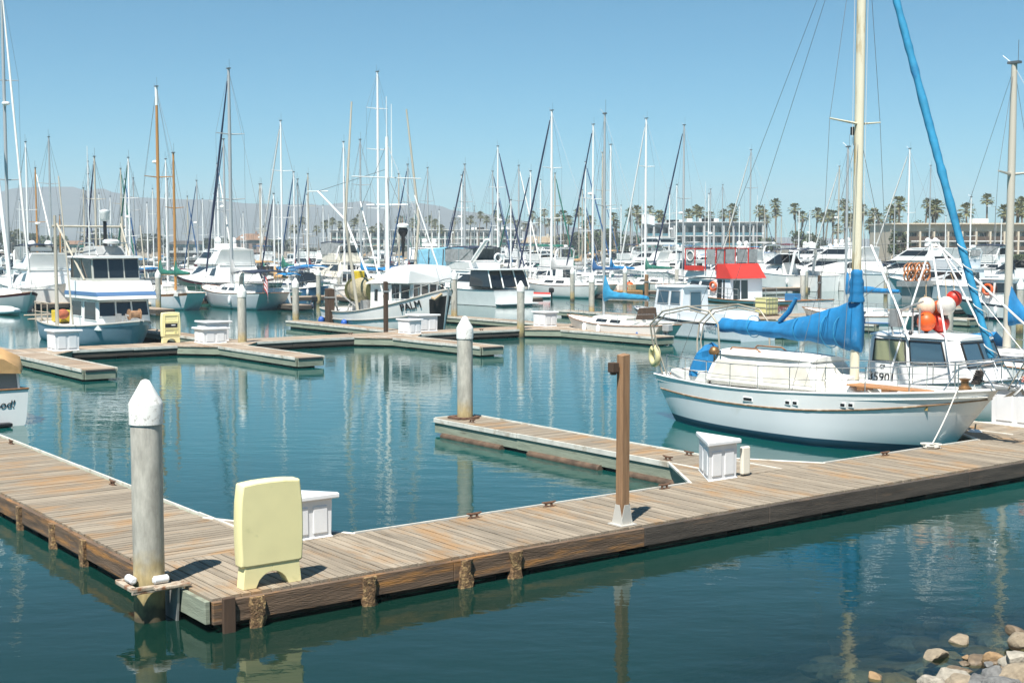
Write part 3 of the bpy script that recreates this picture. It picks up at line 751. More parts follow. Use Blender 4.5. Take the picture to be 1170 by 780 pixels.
# bird spatter and screw plates come with the boards' material; a few oyster shells lie on the planks
FG = dock('pale sided finger pontoon reaching out to the pile beside the sailboat slip', 18.02, 28.9, 19.2, 20.3, 'x', deck_x, {'v0': beamgreen, 'v1': beamgreen, 'u1': beamgreen}, ('v0', 'v1', 'u1'), 6, depth=.34, rubberside=('v0',), seg=3.6, name='finger_pontoon')
for y0 in (-4.6, -1.3, 2.4):
    mb = MB(); mb.tube([(-.66, y0, .02), (-.66, y0 + 2.6, .02)], .10, 7); mb.build('waler_log', mat('wet brown log', (.11, .07, .045), .8, var=.5, vscale=4, bump=.8, bscale=12), FG, 60)
cleat(FG, -.42, -3.2, R(90)); cleat(FG, .4, -3.0, R(90)); cleat(FG, -.3, 4.2, R(90))
mb = MB()
for s in (-1, 1): mb.box((s * .27, 5.0, DZ + .03), (.16, .5, .06))
mb.box((0, 4.72, DZ + .03), (.5, .12, .06)); mb.box((0, 5.28, DZ + .03), (.5, .1, .06)); mb.build('pile_collar', rust, FG, None, .01)
FG2 = dock('short finger pontoon under the bow of the big sailboat with bottles on it', 18.02, 28.9, 28.7, 29.8, 'x', deck_x, {'v0': beamgreen, 'v1': beamgreen, 'u1': beamgreen}, ('v0', 'v1', 'u1'), 7, depth=.34, name='finger_pontoon')
for k, v in enumerate((38.3, 47.5)):
    dock(['finger pontoon right of the white sailboat with the rolled blue cover', 'last finger pontoon on the foreground walkway beyond the white cabin boat'][k], 18.02, 28.9, v, v + 1.1, 'x', deck_far, {'v0': beamgreen, 'v1': beamgreen, 'u1': beamgreen}, ('v0',), 8, name='finger_pontoon')
# the two near piles
P1 = pile('tall grey concrete pile with spattered white cone cap at the walkway corner', 0, 0, 431, uvp=(16.85, 6.565), n=32)
mb = MB()
for s in (-1, 1): mb.box((-.36 * 0 - .02, s * .28, .50), (.66, .09, .05))
mb.box((-.32, 0, .50), (.09, .56, .05)); mb.box((.18, .36, .495), (.5, .09, .04)); mb.box((.18, -.36, .495), (.5, .09, .04))
mb.hexa([(-.36, -.32, .44), (.36, -.32, .44), (.36, -.29, .44), (-.36, -.29, .44), (-.36, -.32, .53), (.36, -.32, .53), (.36, -.29, .53), (-.36, -.29, .53)])
hoop = mb.build('pile_hoop', mat('cream painted bracket', (.42, .36, .28), .7, col2=(.20, .09, .04), thr=.47, dscale=6, bump=.2), P1, None, .008); hoop.rotation_euler = (0, 0, ANG - P1.rotation_euler[2])
for lx, ly in ((-.26, -.02), (.06, -.255)):
    mb = MB(); d = Vector((0, 1, 0)) if lx < -.2 else Vector((1, 0, 0))
    c = Vector((lx, ly, .585)); mb.tube([c - d * .11, c - d * .09, c + d * .09, c + d * .11], [.03, .055, .055, .03], 10); mb.build('roller', fibwhite, hoop, 40)
mb = MB(); mb.loft([[(.25, .40, .46), (.28, .40, .46), (.28, -.36, .46), (.25, -.36, .46)], [(.25, .30, -.02), (.28, .30, -.02), (.28, -.3, -.02), (.25, -.3, -.02)]]); mb.build('bracket_web', galv, hoop)
pile('concrete pile with clean white cone cap at the tip of the near finger', 0, 0, 359.5, uvp=(28.35, 19.72), n=28)
# timber post on the walkway
tp = empty('timber_post', W(15.98, 14.24, DZ), ANG, 'tall square brown timber post in a steel shoe on the plank walkway', 'post')
mb = MB(); mb.hexa([(-.08, -.08, .01), (.08, -.08, .01), (.08, .08, .01), (-.08, .08, .01), (-.075, -.075, 2.77), (.075, -.078, 2.79), (.075, .075, 2.80), (-.075, .075, 2.78)]); mb.build('post', wposty, tp, None, .006)
mb = MB()
mb.box((0, 0, .012), (.34, .34, .018))
for s in (-1, 1):
    mb.loft([[(-.13, s * .102, .02), (.13, s * .102, .02), (.13, s * .112, .02), (-.13, s * .112, .02)], [(-.05, s * .102, .34), (.05, s * .102, .34), (.05, s * .112, .34), (-.05, s * .112, .34)]])
    mb.loft([[(s * .102, -.13, .02), (s * .102, .13, .02), (s * .112, .13, .02), (s * .112, -.13, .02)], [(s * .102, -.05, .34), (s * .102, .05, .34), (s * .112, .05, .34), (s * .112, -.05, .34)]])
mb.build('steel_shoe', mat('zinc plate', (.62, .60, .55), .5, .3, col2=(.35, .22, .12), thr=.62, dscale=6), tp)
mb = MB(); mb.box((-.17, .05, 2.58), (.13, .14, .16)); mb.lathe([(.05, 2.46), (.06, 2.50), (.04, 2.52)], (-.17, .05, 0), 10); mb.build('dock_light', wpostd, tp, None, .012)
# power pedestals
def pedestal(label, u, v, rz, group=None, s=1.0, panelside=True):
    root = empty('power_pedestal', W(u, v, DZ), rz, label, 'power pedestal', group)
    mb = MB(); n = 10
    out = []
    for k in range(n + 1):        # right side bottom -> top, slight barrel
        f = k / n; out.append((.44 + .028 * math.sin(math.pi * (f * .9 + .1)) - .03 * max(0, f - .8) * 5 * .5, .30 + 1.09 * f))
    top = [(.415, 1.405), (.22, 1.425), (0, 1.43), (-.22, 1.425), (-.415, 1.405)]
    pr = [(-.40, .285)] + [(.40, .285)] + out + top + [(-x, z) for x, z in reversed(out)]
    def ring(y, sc): return [(x * sc, y, .86 + (z - .86) * sc) for x, z in pr]
    mb.loft([ring(-.115, .965), ring(-.085, 1.0), ring(.085, 1.0), ring(.115, .965)])
    mb.build('housing', pedyellow, root, 40, .012)
    mb = MB(); arch = [(.40, 0), (.43, .0), (.43, .29), (-.43, .29), (-.43, 0), (-.21, 0)]
    for k in range(9):
        a = math.pi - math.pi * k / 8; arch.append((.215 * math.cos(a), .0 + .21 * math.sin(a) ** .8 if math.sin(a) > 0 else 0))
    arch.append((.40, 0))
    arch = [(.43, 0), (.40, .29), (-.40, .29), (-.43, 0), (-.24, 0)] + [(-.24 + .48 * k / 8, .20 * math.sin(math.pi * k / 8) ** .6) for k in range(1, 8)] + [(.24, 0)]
    left = [(-.43, 0), (-.24, 0)] + [(-.24 + .24 * k / 5, .20 * math.sin(math.pi * k / 10) ** .6) for k in range(1, 6)] + [(0, .30), (-.40, .30)]
    right = [(-x, z) for x, z in reversed(left)]
    for q in (left, right): mb.loft([[(x, -.10, z) for x, z in q], [(x, .10, z) for x, z in q]])
    mb.build('foot', pedyellow, root, None, .006)
    if panelside:
        for z0, z1, dpt in ((.98, 1.30, .0), (.68, .94, 0), (.40, .64, 0)):
            mb = MB()
            for q in ((-.34, -.31, z0, z1), (.31, .34, z0, z1), (-.31, .31, z0, z0 + .03), (-.31, .31, z1 - .03, z1)): mb.box(((q[0] + q[1]) / 2, .12, (q[2] + q[3]) / 2), (q[1] - q[0], .03, q[3] - q[2]))
            fr = mb.build('panel_frame', pedyellow, root)
            if z0 == .68:
                mb = MB(); mb.box((0, .113, .81), (.60, .02, .2)); mb.build('meter_window', black, fr)
                mb = MB(); mb.box((-.1, .126, .83), (.2, .006, .05)); mb.build('meter_label', fibwhite, fr)
        mb = MB(); mb.box((-.2, .122, .5), (.12, .02, .1)); mb.build('socket', paleyellow, root)
    return root
pedestal('large pale yellow moulded power pedestal with arched foot on the plank walkway', 15.98, 7.9, ANG)
# dock boxes
def dockbox(label, tri, lid_over=.05, h=.72, group=None, tagbox=None):
    """tri: footprint (u,v) triangle, first point at the square corner"""
    c = (sum(p[0] for p in tri) / 3, sum(p[1] for p in tri) / 3)
    root = empty('dock_box', W(c[0], c[1], DZ), ANG, label, 'dock box', group)
    P = [(v - c[1], u - c[0]) for u, v in tri]
    def sc(k, z): return [(x * k, y * k, z) for x, y in P]
    mb = MB(); mb.loft([sc(.98, .0), sc(.90, .02), sc(.92, h)]); mb.build('box', fibwhite, root, None, .03)
    mb = MB(); mb.loft([sc(1.0, h), sc(1.10, h + .01), sc(1.10, h + .07), sc(1.06, h + .095), sc(.2, h + .11)]); mb.build('lid', fibwhite, root, None, .012)
    for i in range(3):                       # shallow moulded panels on the sides
        a, b = Vector((*P[i], 0)), Vector((*P[(i + 1) % 3], 0))
        for f in (.28, .72):
            mb = MB(); p = a.lerp(b, f) * .915; d = (b - a).normalized()
            mb.box((p.x, p.y, h * .48), ((b - a).length * .30, .03, h * .72), rz=math.atan2(d.y, d.x))
            mb.build('side_panel', fibwhite, root, None, .012)
    if tagbox:
        u, v = tagbox; mb = MB(); mb.box((v - c[1], u - c[0], .31), (.22, .1, .56)); mb.build('hose_reel_cover', cream, root, None, .03)
    return root
dockbox('white triangular dock box on the corner plate behind the yellow pedestal', ((18.05, 9.25), (18.05, 10.08), (19.1, 9.25)), h=.60)
dockbox('white triangular dock box with a cream side tank by the near finger', ((17.9, 19.0), (17.9, 18.15), (19.05, 19.0)), h=.68, tagbox=(17.95, 19.22))
db3 = dockbox('white triangular dock box with coiled pink hose on its lid', ((18.1, 29.9), (18.1, 31.3), (19.6, 29.9)), h=.92)
hz = empty('garden_hose', W(18.6, 30.35, DZ + 1.09), 0, 'pink hose loosely coiled on top of the white dock box', 'hose')
mb = MB(); rr = random.Random(5); mb.tube([(math.cos(a * .5) * (.22 + .05 * math.sin(a)) * 1.3, math.sin(a * .5) * (.2 + .04 * math.cos(a * 1.3)), .02 + a * .004) for a in range(40)], .022, 6); mb.build('coil', pink, hz, 60)
for k, (m, lab) in enumerate(((bluelt, 'blue plastic bottle standing on the finger by the bow'), (yellow, 'yellow plastic bottle standing on the finger by the bow'))):
    b = empty('plastic_bottle', W(20.9 - .02 * k, 28.98 + .2 * k, DZ), ANG, lab, 'bottle')
    mb = MB(); mb.lathe([(.07, 0), (.085, .02), (.085, .24), (.05, .30), (.03, .31)], n=12); mb.build('body', m, b, 40)
    mb = MB(); mb.lathe([(.035, .31), (.035, .35)], n=10); mb.build('cap', black, b, 40)
# row 1: middle docks
R1 = dock('middle walkway crossing the basin behind the near water, three fingers on its near side', 57.0, 59.3, 2.0, 120, 'y', deck_far, {'u0': beamdark, 'u1': beamdark}, ('u0',), 9, bw=.3, gap=.02, seg=4)
c1 = (58.15, 61.0)
FV = (16.4, 25.1, 34.3, 44.9, 54.2, 62.0, 71.0)
FL = ['mid finger pontoon ending near the tan topped boat', 'mid finger pontoon with the pile and two stacked dock boxes at its root', 'mid finger pontoon passing behind the near capped pile', 'mid finger pontoon beside the small sailboat with blue cover', 'mid finger pontoon behind the stern of the big sailboat', 'mid finger pontoon beside the blue striped sailboat', 'mid finger pontoon by the white pilothouse boat with orange ring']
for k, v in enumerate(FV):
    dock(FL[k], 48.0, 56.98, v, v + 1.15, 'x', deck_far, {'v0': beamgreen, 'v1': beamgreen, 'u0': beamgreen}, ('v0', 'v1'), 20 + k, bw=.3, rubberside=('v0', 'u0'), depth=.34, seg=3.4, name='finger_pontoon')
    for t3 in (((57, v - 1.5), (57, v), (55.2, v)), ((57, v + 2.65), (57, v + 1.15), (55.2, v + 1.15))): knee(R1, t3, c1, deck_far)
for k, v in enumerate((16, 26.5, 37.0, 47.4, 58, 66)):
    dock(['far side finger left of the blue hulled troller', 'far side finger beyond the yellow meter pedestal', 'far side finger along the white fishing boat stern', 'far side finger off the black stem of the fishing boat', 'far side finger behind the pilothouse boat', 'far side finger along the red canopied boat'][k], 59.32, 72, v, v + 1.1, 'x', deck_far, {'v0': beamgreen, 'v1': beamgreen, 'u1': beamdark}, ('v0',), 40 + k, bw=.3, seg=3.6, name='finger_pontoon')
for k, (px, u) in enumerate(((230, 58.6), (400, 58.8), (550, 57.4), (690, 58), (790, 58))): cleat(R1, uv(px, u) - c1[1], u - c1[0])
v = uv(194, 58.9); pedestal('yellow power pedestal with black meter window on the middle walkway', 58.9, v, ANG + R(180), s=1)
def box_at(label, px, u, w=.9, h=.72, two=False):
    v = uv(px, u); return dockbox(label, ((u - .5, v - w / 2), (u - .5, v + w / 2), (u + .7, v - w / 2)), h=h)
box_at('white dock box on the middle walkway in front of the blue hulled troller', 72, 57.6, 1.15, .8)
box_at('white dock box, front one of two beside the yellow meter pedestal', 241, 57.9, 1.25, .62)
box_at('white dock box, rear one showing its lid above the other by the meter pedestal', 244, 59.0, 1.25, .86)
box_at('small white dock box under the fishing boat bow, nearer of two', 469, 57.8, .8, .66)
box_at('wide white dock box under the fishing boat bow, farther of two', 484, 59.0, 1.3, .8)
box_at('white dock box standing between the small pile and the blue covered sailboat', 624, 58.4, .9, .74)
# piles further out: label, px, base y, top y
for lab, px, yb, yt in (
    ('pale pile on the middle walkway behind two white dock boxes', 277, 391, 324), ('pale pile at the tip of the far side finger, beside the net drum boat', 338, 365, 317),
    ('slim pale pile beyond the navy canopied sailboat stern', 364, 341, 306), ('pale pile on the middle walkway beside the white dock box', 595, 376, 320),
    ('pale pile behind the bow of the small blue covered sailboat', 676, 356, 312), ('pale pile just past the black stem of the fishing boat', 519, 361, 308),
    ('pale pile in front of the wooden ketch with green covers', 181, 349, 308), ('pale pile standing before the grey hulled sailboat with navy canopy', 276.5, 346, 307),
    ('pale pile in front of the white sailboat with grey boom cover', 654, 338, 305), ('pale pile at the stern of the black canvased trawler yacht', 590, 338, 304),
    ('second pale pile close to the dinghy behind the trawler yacht', 601, 336, 302), ('pale pile behind the orange work float', 714, 337, 304),
    ('pale pile beside the green covered sailboat', 773, 330, 301), ('pale pile below the white cruiser by the red canopy', 921, 332, 303),
    ('pale pile rising from the dock before the long white yacht', 917, 350, 305), ('thick pale pile right behind the cluster of coloured buoys', 1083, 398, 340),
    ('pale pile near the orange life ring boat at the picture edge', 1165, 372, 318), ('pale pile in front of the second white yacht', 1012, 332, 305),
    ('pale pile beside the stacked cruisers behind the fishing boat', 411, 336, 305), ('pale pile off the small boats near the navy flybridge', 388, 334, 309)):
    pile(lab, px, yb, yt, z0=.45, n=14)
def stake(label, px, yb, yt, w=.24, m=wpostd, n=1):
    p = G(px, yb, .3); p.z = 0; zt = CAMZ - (yt - 280) * p.y / FPX
    o = empty('timber_pile', p, ANG, label, 'timber pile')
    mb = MB(); mb.hexa([(-w / 2, -w / 2, -2), (w / 2, -w / 2, -2), (w / 2, w / 2, -2), (-w / 2, w / 2, -2), (-w / 2, -w / 2, zt), (w / 2, -w / 2, zt), (w / 2, w / 2, zt + .05), (-w / 2, w / 2, zt + .03)]); mb.build('post', m, o, None, .02)
    mb = MB(); mb.box((0, 0, zt - .5), (w + .05, w + .05, .09)); mb.build('band', galv, o)
    return o
stake('dark timber pile beside the white dock boxes under the fishing boat', 441, 381, 322, .2)
stake('thick dark timber pile at the fishing boat stern', 377, 368, 330, .45)
stake('brown timber pile in the water before the green covered sailboat', 738.5, 352, 314, .22, wposty)
stake('dark timber pile before the long white yacht', 936, 352, 315, .22)
# ------------------------------------------------------------------ the big sailboat in the near slip
def near_sloop():
    uc, v, L = 22.75, 27.0, 10.7
    hd = HD_IN
    root = empty('sailboat', W(uc, v), hd, 'big white sloop with bright blue boom cover and rusty rub rail in the near slip', 'sailboat')
    h = Hull(L, 3.3, (1.28, 1.30, 1.70), .46, 1.35, .80, .5, .46, .70, .91, .62)
    boot = mat('dark blue boot stripe', (.02, .075, .12), .5)
    h.build(root, mat('sun bleached white hull', (.72, .74, .75), .22, var=.05, vscale=.8, coat=.4, col2=(.60, .60, .56), thr=.62, dscale=1.1), white, antifoul_b, deckwhite, white, n=34, bul=.16, stripe=2, rail=.03, boot=boot)
    mb = MB(); ts = [.002 + .994 * a / 30 for a in range(31)]
    for sd in (-1, 1): mb.tube([h.pt(t, .34 - .20 * max(0, (t - .55) / .45) ** 1.5 - .06 * max(0, .3 - t), sd) + Vector((0, sd * .008, 0)) for t in ts], .024, 6)
    mb.build('rub_strake', mat('rusty teak strake', (.25, .15, .08), .7, var=.3, vscale=5, col2=(.45, .36, .26), thr=.52, dscale=5), root, 60)
    X = lambda px: ax(px, uc, v, hd)
    # portlights in the bulwark, in pairs
    for px, wd in ((901, .30), (946, .14), (954, .14), (1003, .14), (1011, .14)):
        x = X(px) + .1; t = h.t(x)
        for sd in (-1, 1):
            c = h.pt(t, .21, sd) + Vector((0, sd * .004, 0)); mb = MB()
            mb.box(c, (wd, .03, .085)); o = mb.build('portlight', black, h.obj, None, .02)
            mb = MB(); mb.box(c, (wd + .05, .02, .125)); mb.build('portlight_frame', white, o, None, .02)
    # cabin trunk with the canvas dodger
    zd = 1.20
    c = House(X(838), X(1000), .92, .80, zd, zd + .42, .55, .05, .55); c.build(root, offwhite, 'cabin', deckwhite, .03, .03, .06)
    c.windows({'star': [(.15, .30, .3, .75), (.42, .57, .3, .75)], 'port': [(.42, .57, .3, .75), (.7, .85, .3, .75)]}, glass)
    d = House(X(836), X(968), 1.08, .84, zd + .1, zd + .84, .62, .24, .78)
    d.build(root, whitecan, 'dodger', whitecan, .10, .035, .05, .09)
    pn = MB()
    for fc, q in ((d.star, (.05, .46, .15, .78)), (d.star, (.52, .93, .15, .78)), (d.front, (.08, .48, .15, .8)), (d.front, (.52, .92, .15, .8))):
        m1 = MB(); pane(m1, fc, q); m1.build('clear_panel', mat('cloudy dodger panel', (.58, .55, .47), .3, var=.15, vscale=3), d.obj)
    for a in (0, 1):
        mb = MB(); zr = zd + .93; mb.tube([(X(846) + .1, -.5 + a, zr), (X(846) + .2, -.5 + a, zr + .08), (X(880), -.5 + a, zr + .08), (X(885), -.5 + a, zr)], .022, 6); mb.build('grab_rail', teak, root, 60)
    # cockpit
    mb = MB()
    for sd in (-1, 1): mb.hexa([(X(786), sd * .62 - .04, 1.2), (X(838), sd * .95 - .04, 1.2), (X(838), sd * .95 + .04, 1.2), (X(786), sd * .62 + .04, 1.2), (X(786), sd * .62 - .04, 1.46), (X(838), sd * .95 - .04, 1.5), (X(838), sd * .95 + .04, 1.5), (X(786), sd * .62 + .04, 1.46)])
    mb.box((X(786), 0, 1.32), (.09, 1.2, .28)); mb.build('cockpit_coaming', offwhite, root, None, .03)
    mb = MB(); mb.box((X(800), 0, 1.30), (1.3, 1.1, .06)); mb.build('cockpit_hatch', teak, root, None, .01)
    mb = MB(); rr = random.Random(3); rings = []
    for f, s in ((0, 1.0), (.3, .92), (.62, .80), (.88, .70), (1, .42)):
        rings.append([(X(822) + .08 * f + .46 * s * math.cos(a * .6283) * rr.uniform(.82, 1.16), -.55 + .42 * s * math.sin(a * .6283) * rr.uniform(.82, 1.16), 1.36 + (.80 + .14 * math.cos(a * .6283)) * f * rr.uniform(.93, 1.05)) for a in range(10)])
    mb.loft(rings); tb = mb.build('tarp_bundle', blue, root, 22)
    mb = MB(); mb.tube([(X(822) + .47 * math.cos(a * .6283), -.55 + .43 * math.sin(a * .6283), 1.52) for a in range(11)], .014, 5); mb.build('tarp_lashing', rope, tb)
    # stern frame: hooped tubes
    mb = MB()
    for y in (-1.0, 1.0):
        mb.tube([(X(778), y * .7, 1.3), (X(772), y * .9, 2.2), (X(772), y, 2.72), (X(786), y, 3.12), (X(815), y, 3.30), (X(840), y, 3.18), (X(850), y, 2.85), (X(852), y, 2.2)], .026, 7)
        mb.tube([(X(784), y * .75, 1.3), (X(776), y * .9, 2.2), (X(776), y, 2.66), (X(789), y, 3.04), (X(815), y, 3.22), (X(838), y, 3.1)], .02, 6)
    for px, z in ((772, 2.72), (815, 3.3)): mb.tube([(X(px), -1, z), (X(px), 1, z)], .02, 6)
    mb.build('stern_hoop', mat('weathered tube', (.40, .36, .29), .5, .3), root, 60)
    # horseshoe buoy on the stern rail
    mb = MB(); mb.torus((X(771), -.78, 1.80), .24, .09, (.35, 1, 0), 22, 8, R(-40), R(290)); mb.build('horseshoe_buoy', mat('faded yellow foam', (.58, .53, .28), .8, col2=(.36, .33, .18), thr=.55, dscale=8), root, 60)
    mb = MB(); mb.lathe([(0, 0), (.13, .02), (.16, .10), (.09, .22), (.0, .24)], (X(843), -.9, 2.0), 12); mb.tube([(X(843), -.9, 1.4), (X(843), -.9, 2.0)], .02, 6); mb.build('deck_lamp', mat('bronze', (.25, .14, .06), .45, .6), root, 50)
    # mast and standing rigging
    xm = X(978); zt = 14.2; mm = mat('stained cream spar', (.68, .63, .48), .5, var=.05, vscale=2, stretch=(3, 3, .5), col2=(.42, .29, .12), thr=.55, dscale=1.6)
    mb = MB(); rg = []
    for z in (zd + .4, 5, 9, zt): rg.append([(xm + .13 * math.cos(a) * (1 if z < 10 else .85), .095 * math.sin(a), z) for a in [2 * math.pi * k / 16 for k in range(16)]])
    mb.loft(rg); mo = mb.build('mast', mm, root, 50)
    mb = MB()
    for sd in (-1, 1): mb.tube([(xm, 0, 8.02), (xm - .12, sd * .98, 8.12)], [.035, .02], 6)
    so = mb.build('spreader', mm, mo)
    mb = MB(); mb.box((xm - .16, 0, 7.86), (.14, .1, .2)); mb.tube([(xm - .15, .0, 7.76), (xm - .15, 0, 7.5)], .015, 5); mb.build('deck_light', black, mo)
    bow = Vector((L / 2 - .02, 0, 1.80)); top = Vector((xm, 0, zt - .15)); st = Vector((-L / 2 + .1, 0, 1.36))
    sg = [(top, st), (top, bow), (Vector((xm - .05, 0, zt - .3)), Vector((X(826), 0, 2.85)))]
    for sd in (-1, 1):
        ch = h.sh(h.t(xm), sd, .04); sp = Vector((xm - .12, sd * .98, 8.12))
        sg += [(top, sp), (sp, ch), (Vector((xm, 0, 7.9)), h.sh(h.t(xm + .7), sd, .04)), (Vector((xm, 0, 7.9)), h.sh(h.t(xm - .7), sd, .04))]
    stays(root, sg, .008)
    stays(root, [(Vector((xm + .17, .04, zt - .3)), Vector((xm + .17, .04, zd + 1.0))), (Vector((xm - .17, -.05, zt - .3)), Vector((xm - .16, -.05, zd + 1.2)))], .007, rope, 'halyard')
    f = furled(root, bow.lerp(top, .05), bow.lerp(top, .97), .086, bluelt, n=60, seed=8)
    mb = MB(); pts = []
    for k in range(60):
        q = bow.lerp(top, .05 + .22 * k / 59); a = k * .62; pts.append(q + Vector((.05, math.cos(a) * .12, 0)) + Vector((math.sin(a) * .12, 0, 0)))
    mb.tube(pts, .012, 5); mb.build('sheet_wrap', rope, f)
    # boom and its cover
    xe = X(824); zb = 2.62
    mb = MB(); mb.tube([(xm - .1, 0, zb), (xe - .12, 0, zb + .12)], .075, 10); mb.build('boom', mm, root, 60)
    mb = MB(); rr = random.Random(12); rings = []; nseg = 46
    prof = [(math.sin(2 * math.pi * k / 18), -math.cos(2 * math.pi * k / 18)) for k in range(18)]
    for a in range(nseg + 1):
        fr = a / nseg; x = xm + .20 + (xe - .05 - xm - .20) * fr
        sag = abs(math.sin(math.pi * fr * 5.5 + .4)); lo = zb - .17 - .05 * sag + .16 * fr - .14 * max(0, 1 - fr / .25)
        hi = zb + .26 + .06 * fr + .80 * max(0, 1 - fr / .6) ** 1.35 + .03 * sag
        if fr < .055: hi += .08
        if a == nseg: lo, hi = lo + .13, hi - .13
        ww = (.17 + .10 * math.sin(math.pi * min(1, fr * .9 + .15)))
        if a == 0: ww *= .6
        ring = []
        for k, (sx, sz) in enumerate(prof):
            up = (sz + 1) / 2
            wr = 1 + .07 * sag + .22 * noise.noise(Vector((x * .8 + up * 1.6, k * .8, 1.7))) + .10 * noise.noise(Vector((x * 1.7 + up * 4, k * .9, 5)))
            ring.append((x, sx * ww * wr * (1 - .55 * up ** 1.5), lo + (hi - lo) * up + .012 * noise.noise(Vector((x * 3, k, 4)))))
        rings.append(ring)
    mb.loft(rings); cv = mb.build('sail_cover', blue, root, 80)
    mb = MB(); rings = []
    for a in range(12):
        fz = a / 11; z = zb + .95 + .82 * fz; r = .20 * (1 - .25 * fz) * (1 + .05 * math.sin(a * 2.1))
        if a == 11: r *= .7
        rings.append([(xm + .02 + r * math.cos(2 * math.pi * k / 12) * (1 + .1 * math.sin(k * 2 + a)), r * math.sin(2 * math.pi * k / 12) * (1 + .1 * math.cos(k * 3 + a)), z) for k in range(12)])
    mb.loft(rings); mb.build('cover_collar', blue, cv, 80)
    mb = MB(); mb.tube([(X(893), -.05, zb + .35), (X(902), 0, zb + .62), (X(909), .03, zb + .98)], [.07, .075, .05], 8); mb.build('raised_lashing', blue, cv, 60)
    mb = MB()
    for px in (862, 915, 950, 965): 
        x = X(px); mb.torus((x, 0, zb + .16), .30 if px < 930 else .42, .012, (1, 0, .1), 18, 5)
    mb.build('sail_tie', bluelt, cv)
    # foredeck
    mb = MB(); mb.box((X(1028), -.32, 1.52), (2.2, .55, .045)); mb.box((X(1028), -.32, 1.46), (.2, .4, .1)); mb.box((X(1000), -.32, 1.46), (.2, .4, .1)); mb.build('teak_plank', mat('oiled teak plank', (.42, .20, .08), .5, var=.2, vscale=3, stretch=(.5, 8, 8)), root, None, .01)
    mb = MB(); mb.box((X(1000), .3, 1.5), (.55, .55, .16)); mb.build('fore_hatch', deckwhite, root, None, .04)
    rail(h, root, .06, .93, .62, 9, .014, 2, .06)
    mb = MB()     # bow roller and anchor
    mb.box((L / 2 + .05, 0, 1.74), (.9, .20, .07)); mb.tube([(L / 2 + .40, -.09, 1.74), (L / 2 + .46, 0, 1.80), (L / 2 + .40, .09, 1.74)], .03, 6)
    br = mb.build('bow_roller', galv, root, None, .01)
    mb = MB(); mb.tube([(L / 2 - .5, .03, 1.86), (L / 2 + .5, .0, 1.80)], .028, 6); mb.tube([(L / 2 + .5, -.2, 1.62), (L / 2 + .56, 0, 1.78), (L / 2 + .5, .2, 1.62)], .03, 6)
    mb.loft([[(L / 2 + .52, -.05, 1.78), (L / 2 + .52, .05, 1.78), (L / 2 + .5, 0, 1.83)], [(L / 2 + .22, -.16, 1.56), (L / 2 + .22, .16, 1.56), (L / 2 + .2, 0, 1.6)]]); mb.build('anchor', galv, br)
    mb = MB()
    for sd in (-1, 1):
        mb.tube([h.sh(.90, sd, .08), h.sh(.93, sd, .1, .55), (L / 2 + .2, sd * .22, 2.40), (L / 2 + .72, sd * .12, 2.42)], .018, 6)
        mb.tube([(L / 2 + .3, sd * .12, 1.75), (L / 2 + .72, sd * .12, 2.42)], .018, 6); mb.tube([(L / 2 + .0, sd * .2, 1.75), (L / 2 - .35, sd * .3, 2.3)], .016, 6)
        mb.tube([(L / 2 + .2, sd * .22, 2.40), (L / 2 + .5, sd * .06, 1.8)], .014, 6)
    mb.tube([(L / 2 + .72, -.12, 2.42), (L / 2 + .72, .12, 2.42)], .018, 6); mb.build('bow_pulpit', steel, root, 60)
    mb = MB(); rr = random.Random(4)
    for k in range(7): mb.tube([(L / 2 - .55 + .1 * math.cos(a * .7 + k) + .02 * k, .1 * math.sin(a * .7 + k) - .1, 1.8 + .05 * k) for a in range(10)], .02, 5)
    mb.build('windlass_line', mat('dark line', (.06, .05, .045), .9), root)
    mb = MB(); mb.lathe([(.15, 1.6), (.17, 1.66), (.09, 1.72), (.09, 1.82), (.15, 1.88), (.0, 1.9)], (L / 2 - .9, 0, 0), 12); mb.build('windlass', mat('bronze', (.25, .14, .06)), root, 40)
    # registration
    t = h.t(4.35); p = h.pt(t, .30, -1); p2 = h.pt(t + .03, .30, -1); up = h.pt(t, .25, -1)
    text('CF 5187 GL', .125, black, h.obj, frame(p + Vector((-.15, -.012, -.02)), p2 - p, up - p))
    p = h.pt(h.t(4.1), .26, -1); mb = MB(); mb.box(p + Vector((0, -.004, 0)), (.09, .012, .09)); mb.build('registration_sticker', mat('faded sticker', (.45, .30, .10), .6), h.obj)
    return root, h
SL, SLH = near_sloop()
# mooring line from the bow to the cleat on the walkway
ml = empty('mooring_line', W(17.9, 25.2, DZ), 0, 'white mooring rope from the big sloop bow down to the walkway cleat', 'rope')
bowp = W(22.75 - 4.65, 27 - .55, 1.72) - W(17.9, 25.2, DZ)
mb = MB(); mb.tube([bowp + (Vector((0, 0, .06)) - bowp) * f - Vector((0, 0, .06 * math.sin(math.pi * f))) for f in [k / 10 for k in range(11)]], .016, 6); mb.build('line', rope, ml)
mb = MB(); rr = random.Random(2)
mb.tube([(.2 * math.cos(a * .55) * (1 + .25 * math.sin(a)), .13 * math.sin(a * .55) * (1 + .2 * math.cos(a * 1.3)), .02 + .0022 * a) for a in range(44)], .016, 6); mb.build('coil', rope, ml)
ml2 = empty('mooring_line', W(18.0, 31.0, DZ), 0, 'tan rope from the white cabin boat to the dock box corner', 'rope')
mb = MB(); mb.tube([(0, 0, 0), (.35, .3, .7), (.62, .5, 1.15)], .016, 6); mb.build('line', ropetan, ml2)
fd = empty('fender', W(18.9, 28.35, .30), 0, 'white ball fender floating between the sloop bow and the finger', 'fender')
mb = MB(); mb.ball((0, 0, 0), .24, (1, 1, .9), 16); mb.build('ball', fibwhite, fd, 180); mb = MB(); mb.tube([(0, 0, .2), (.05, .1, .32)], .02, 6); mb.build('fender_rope', ropetan, fd)
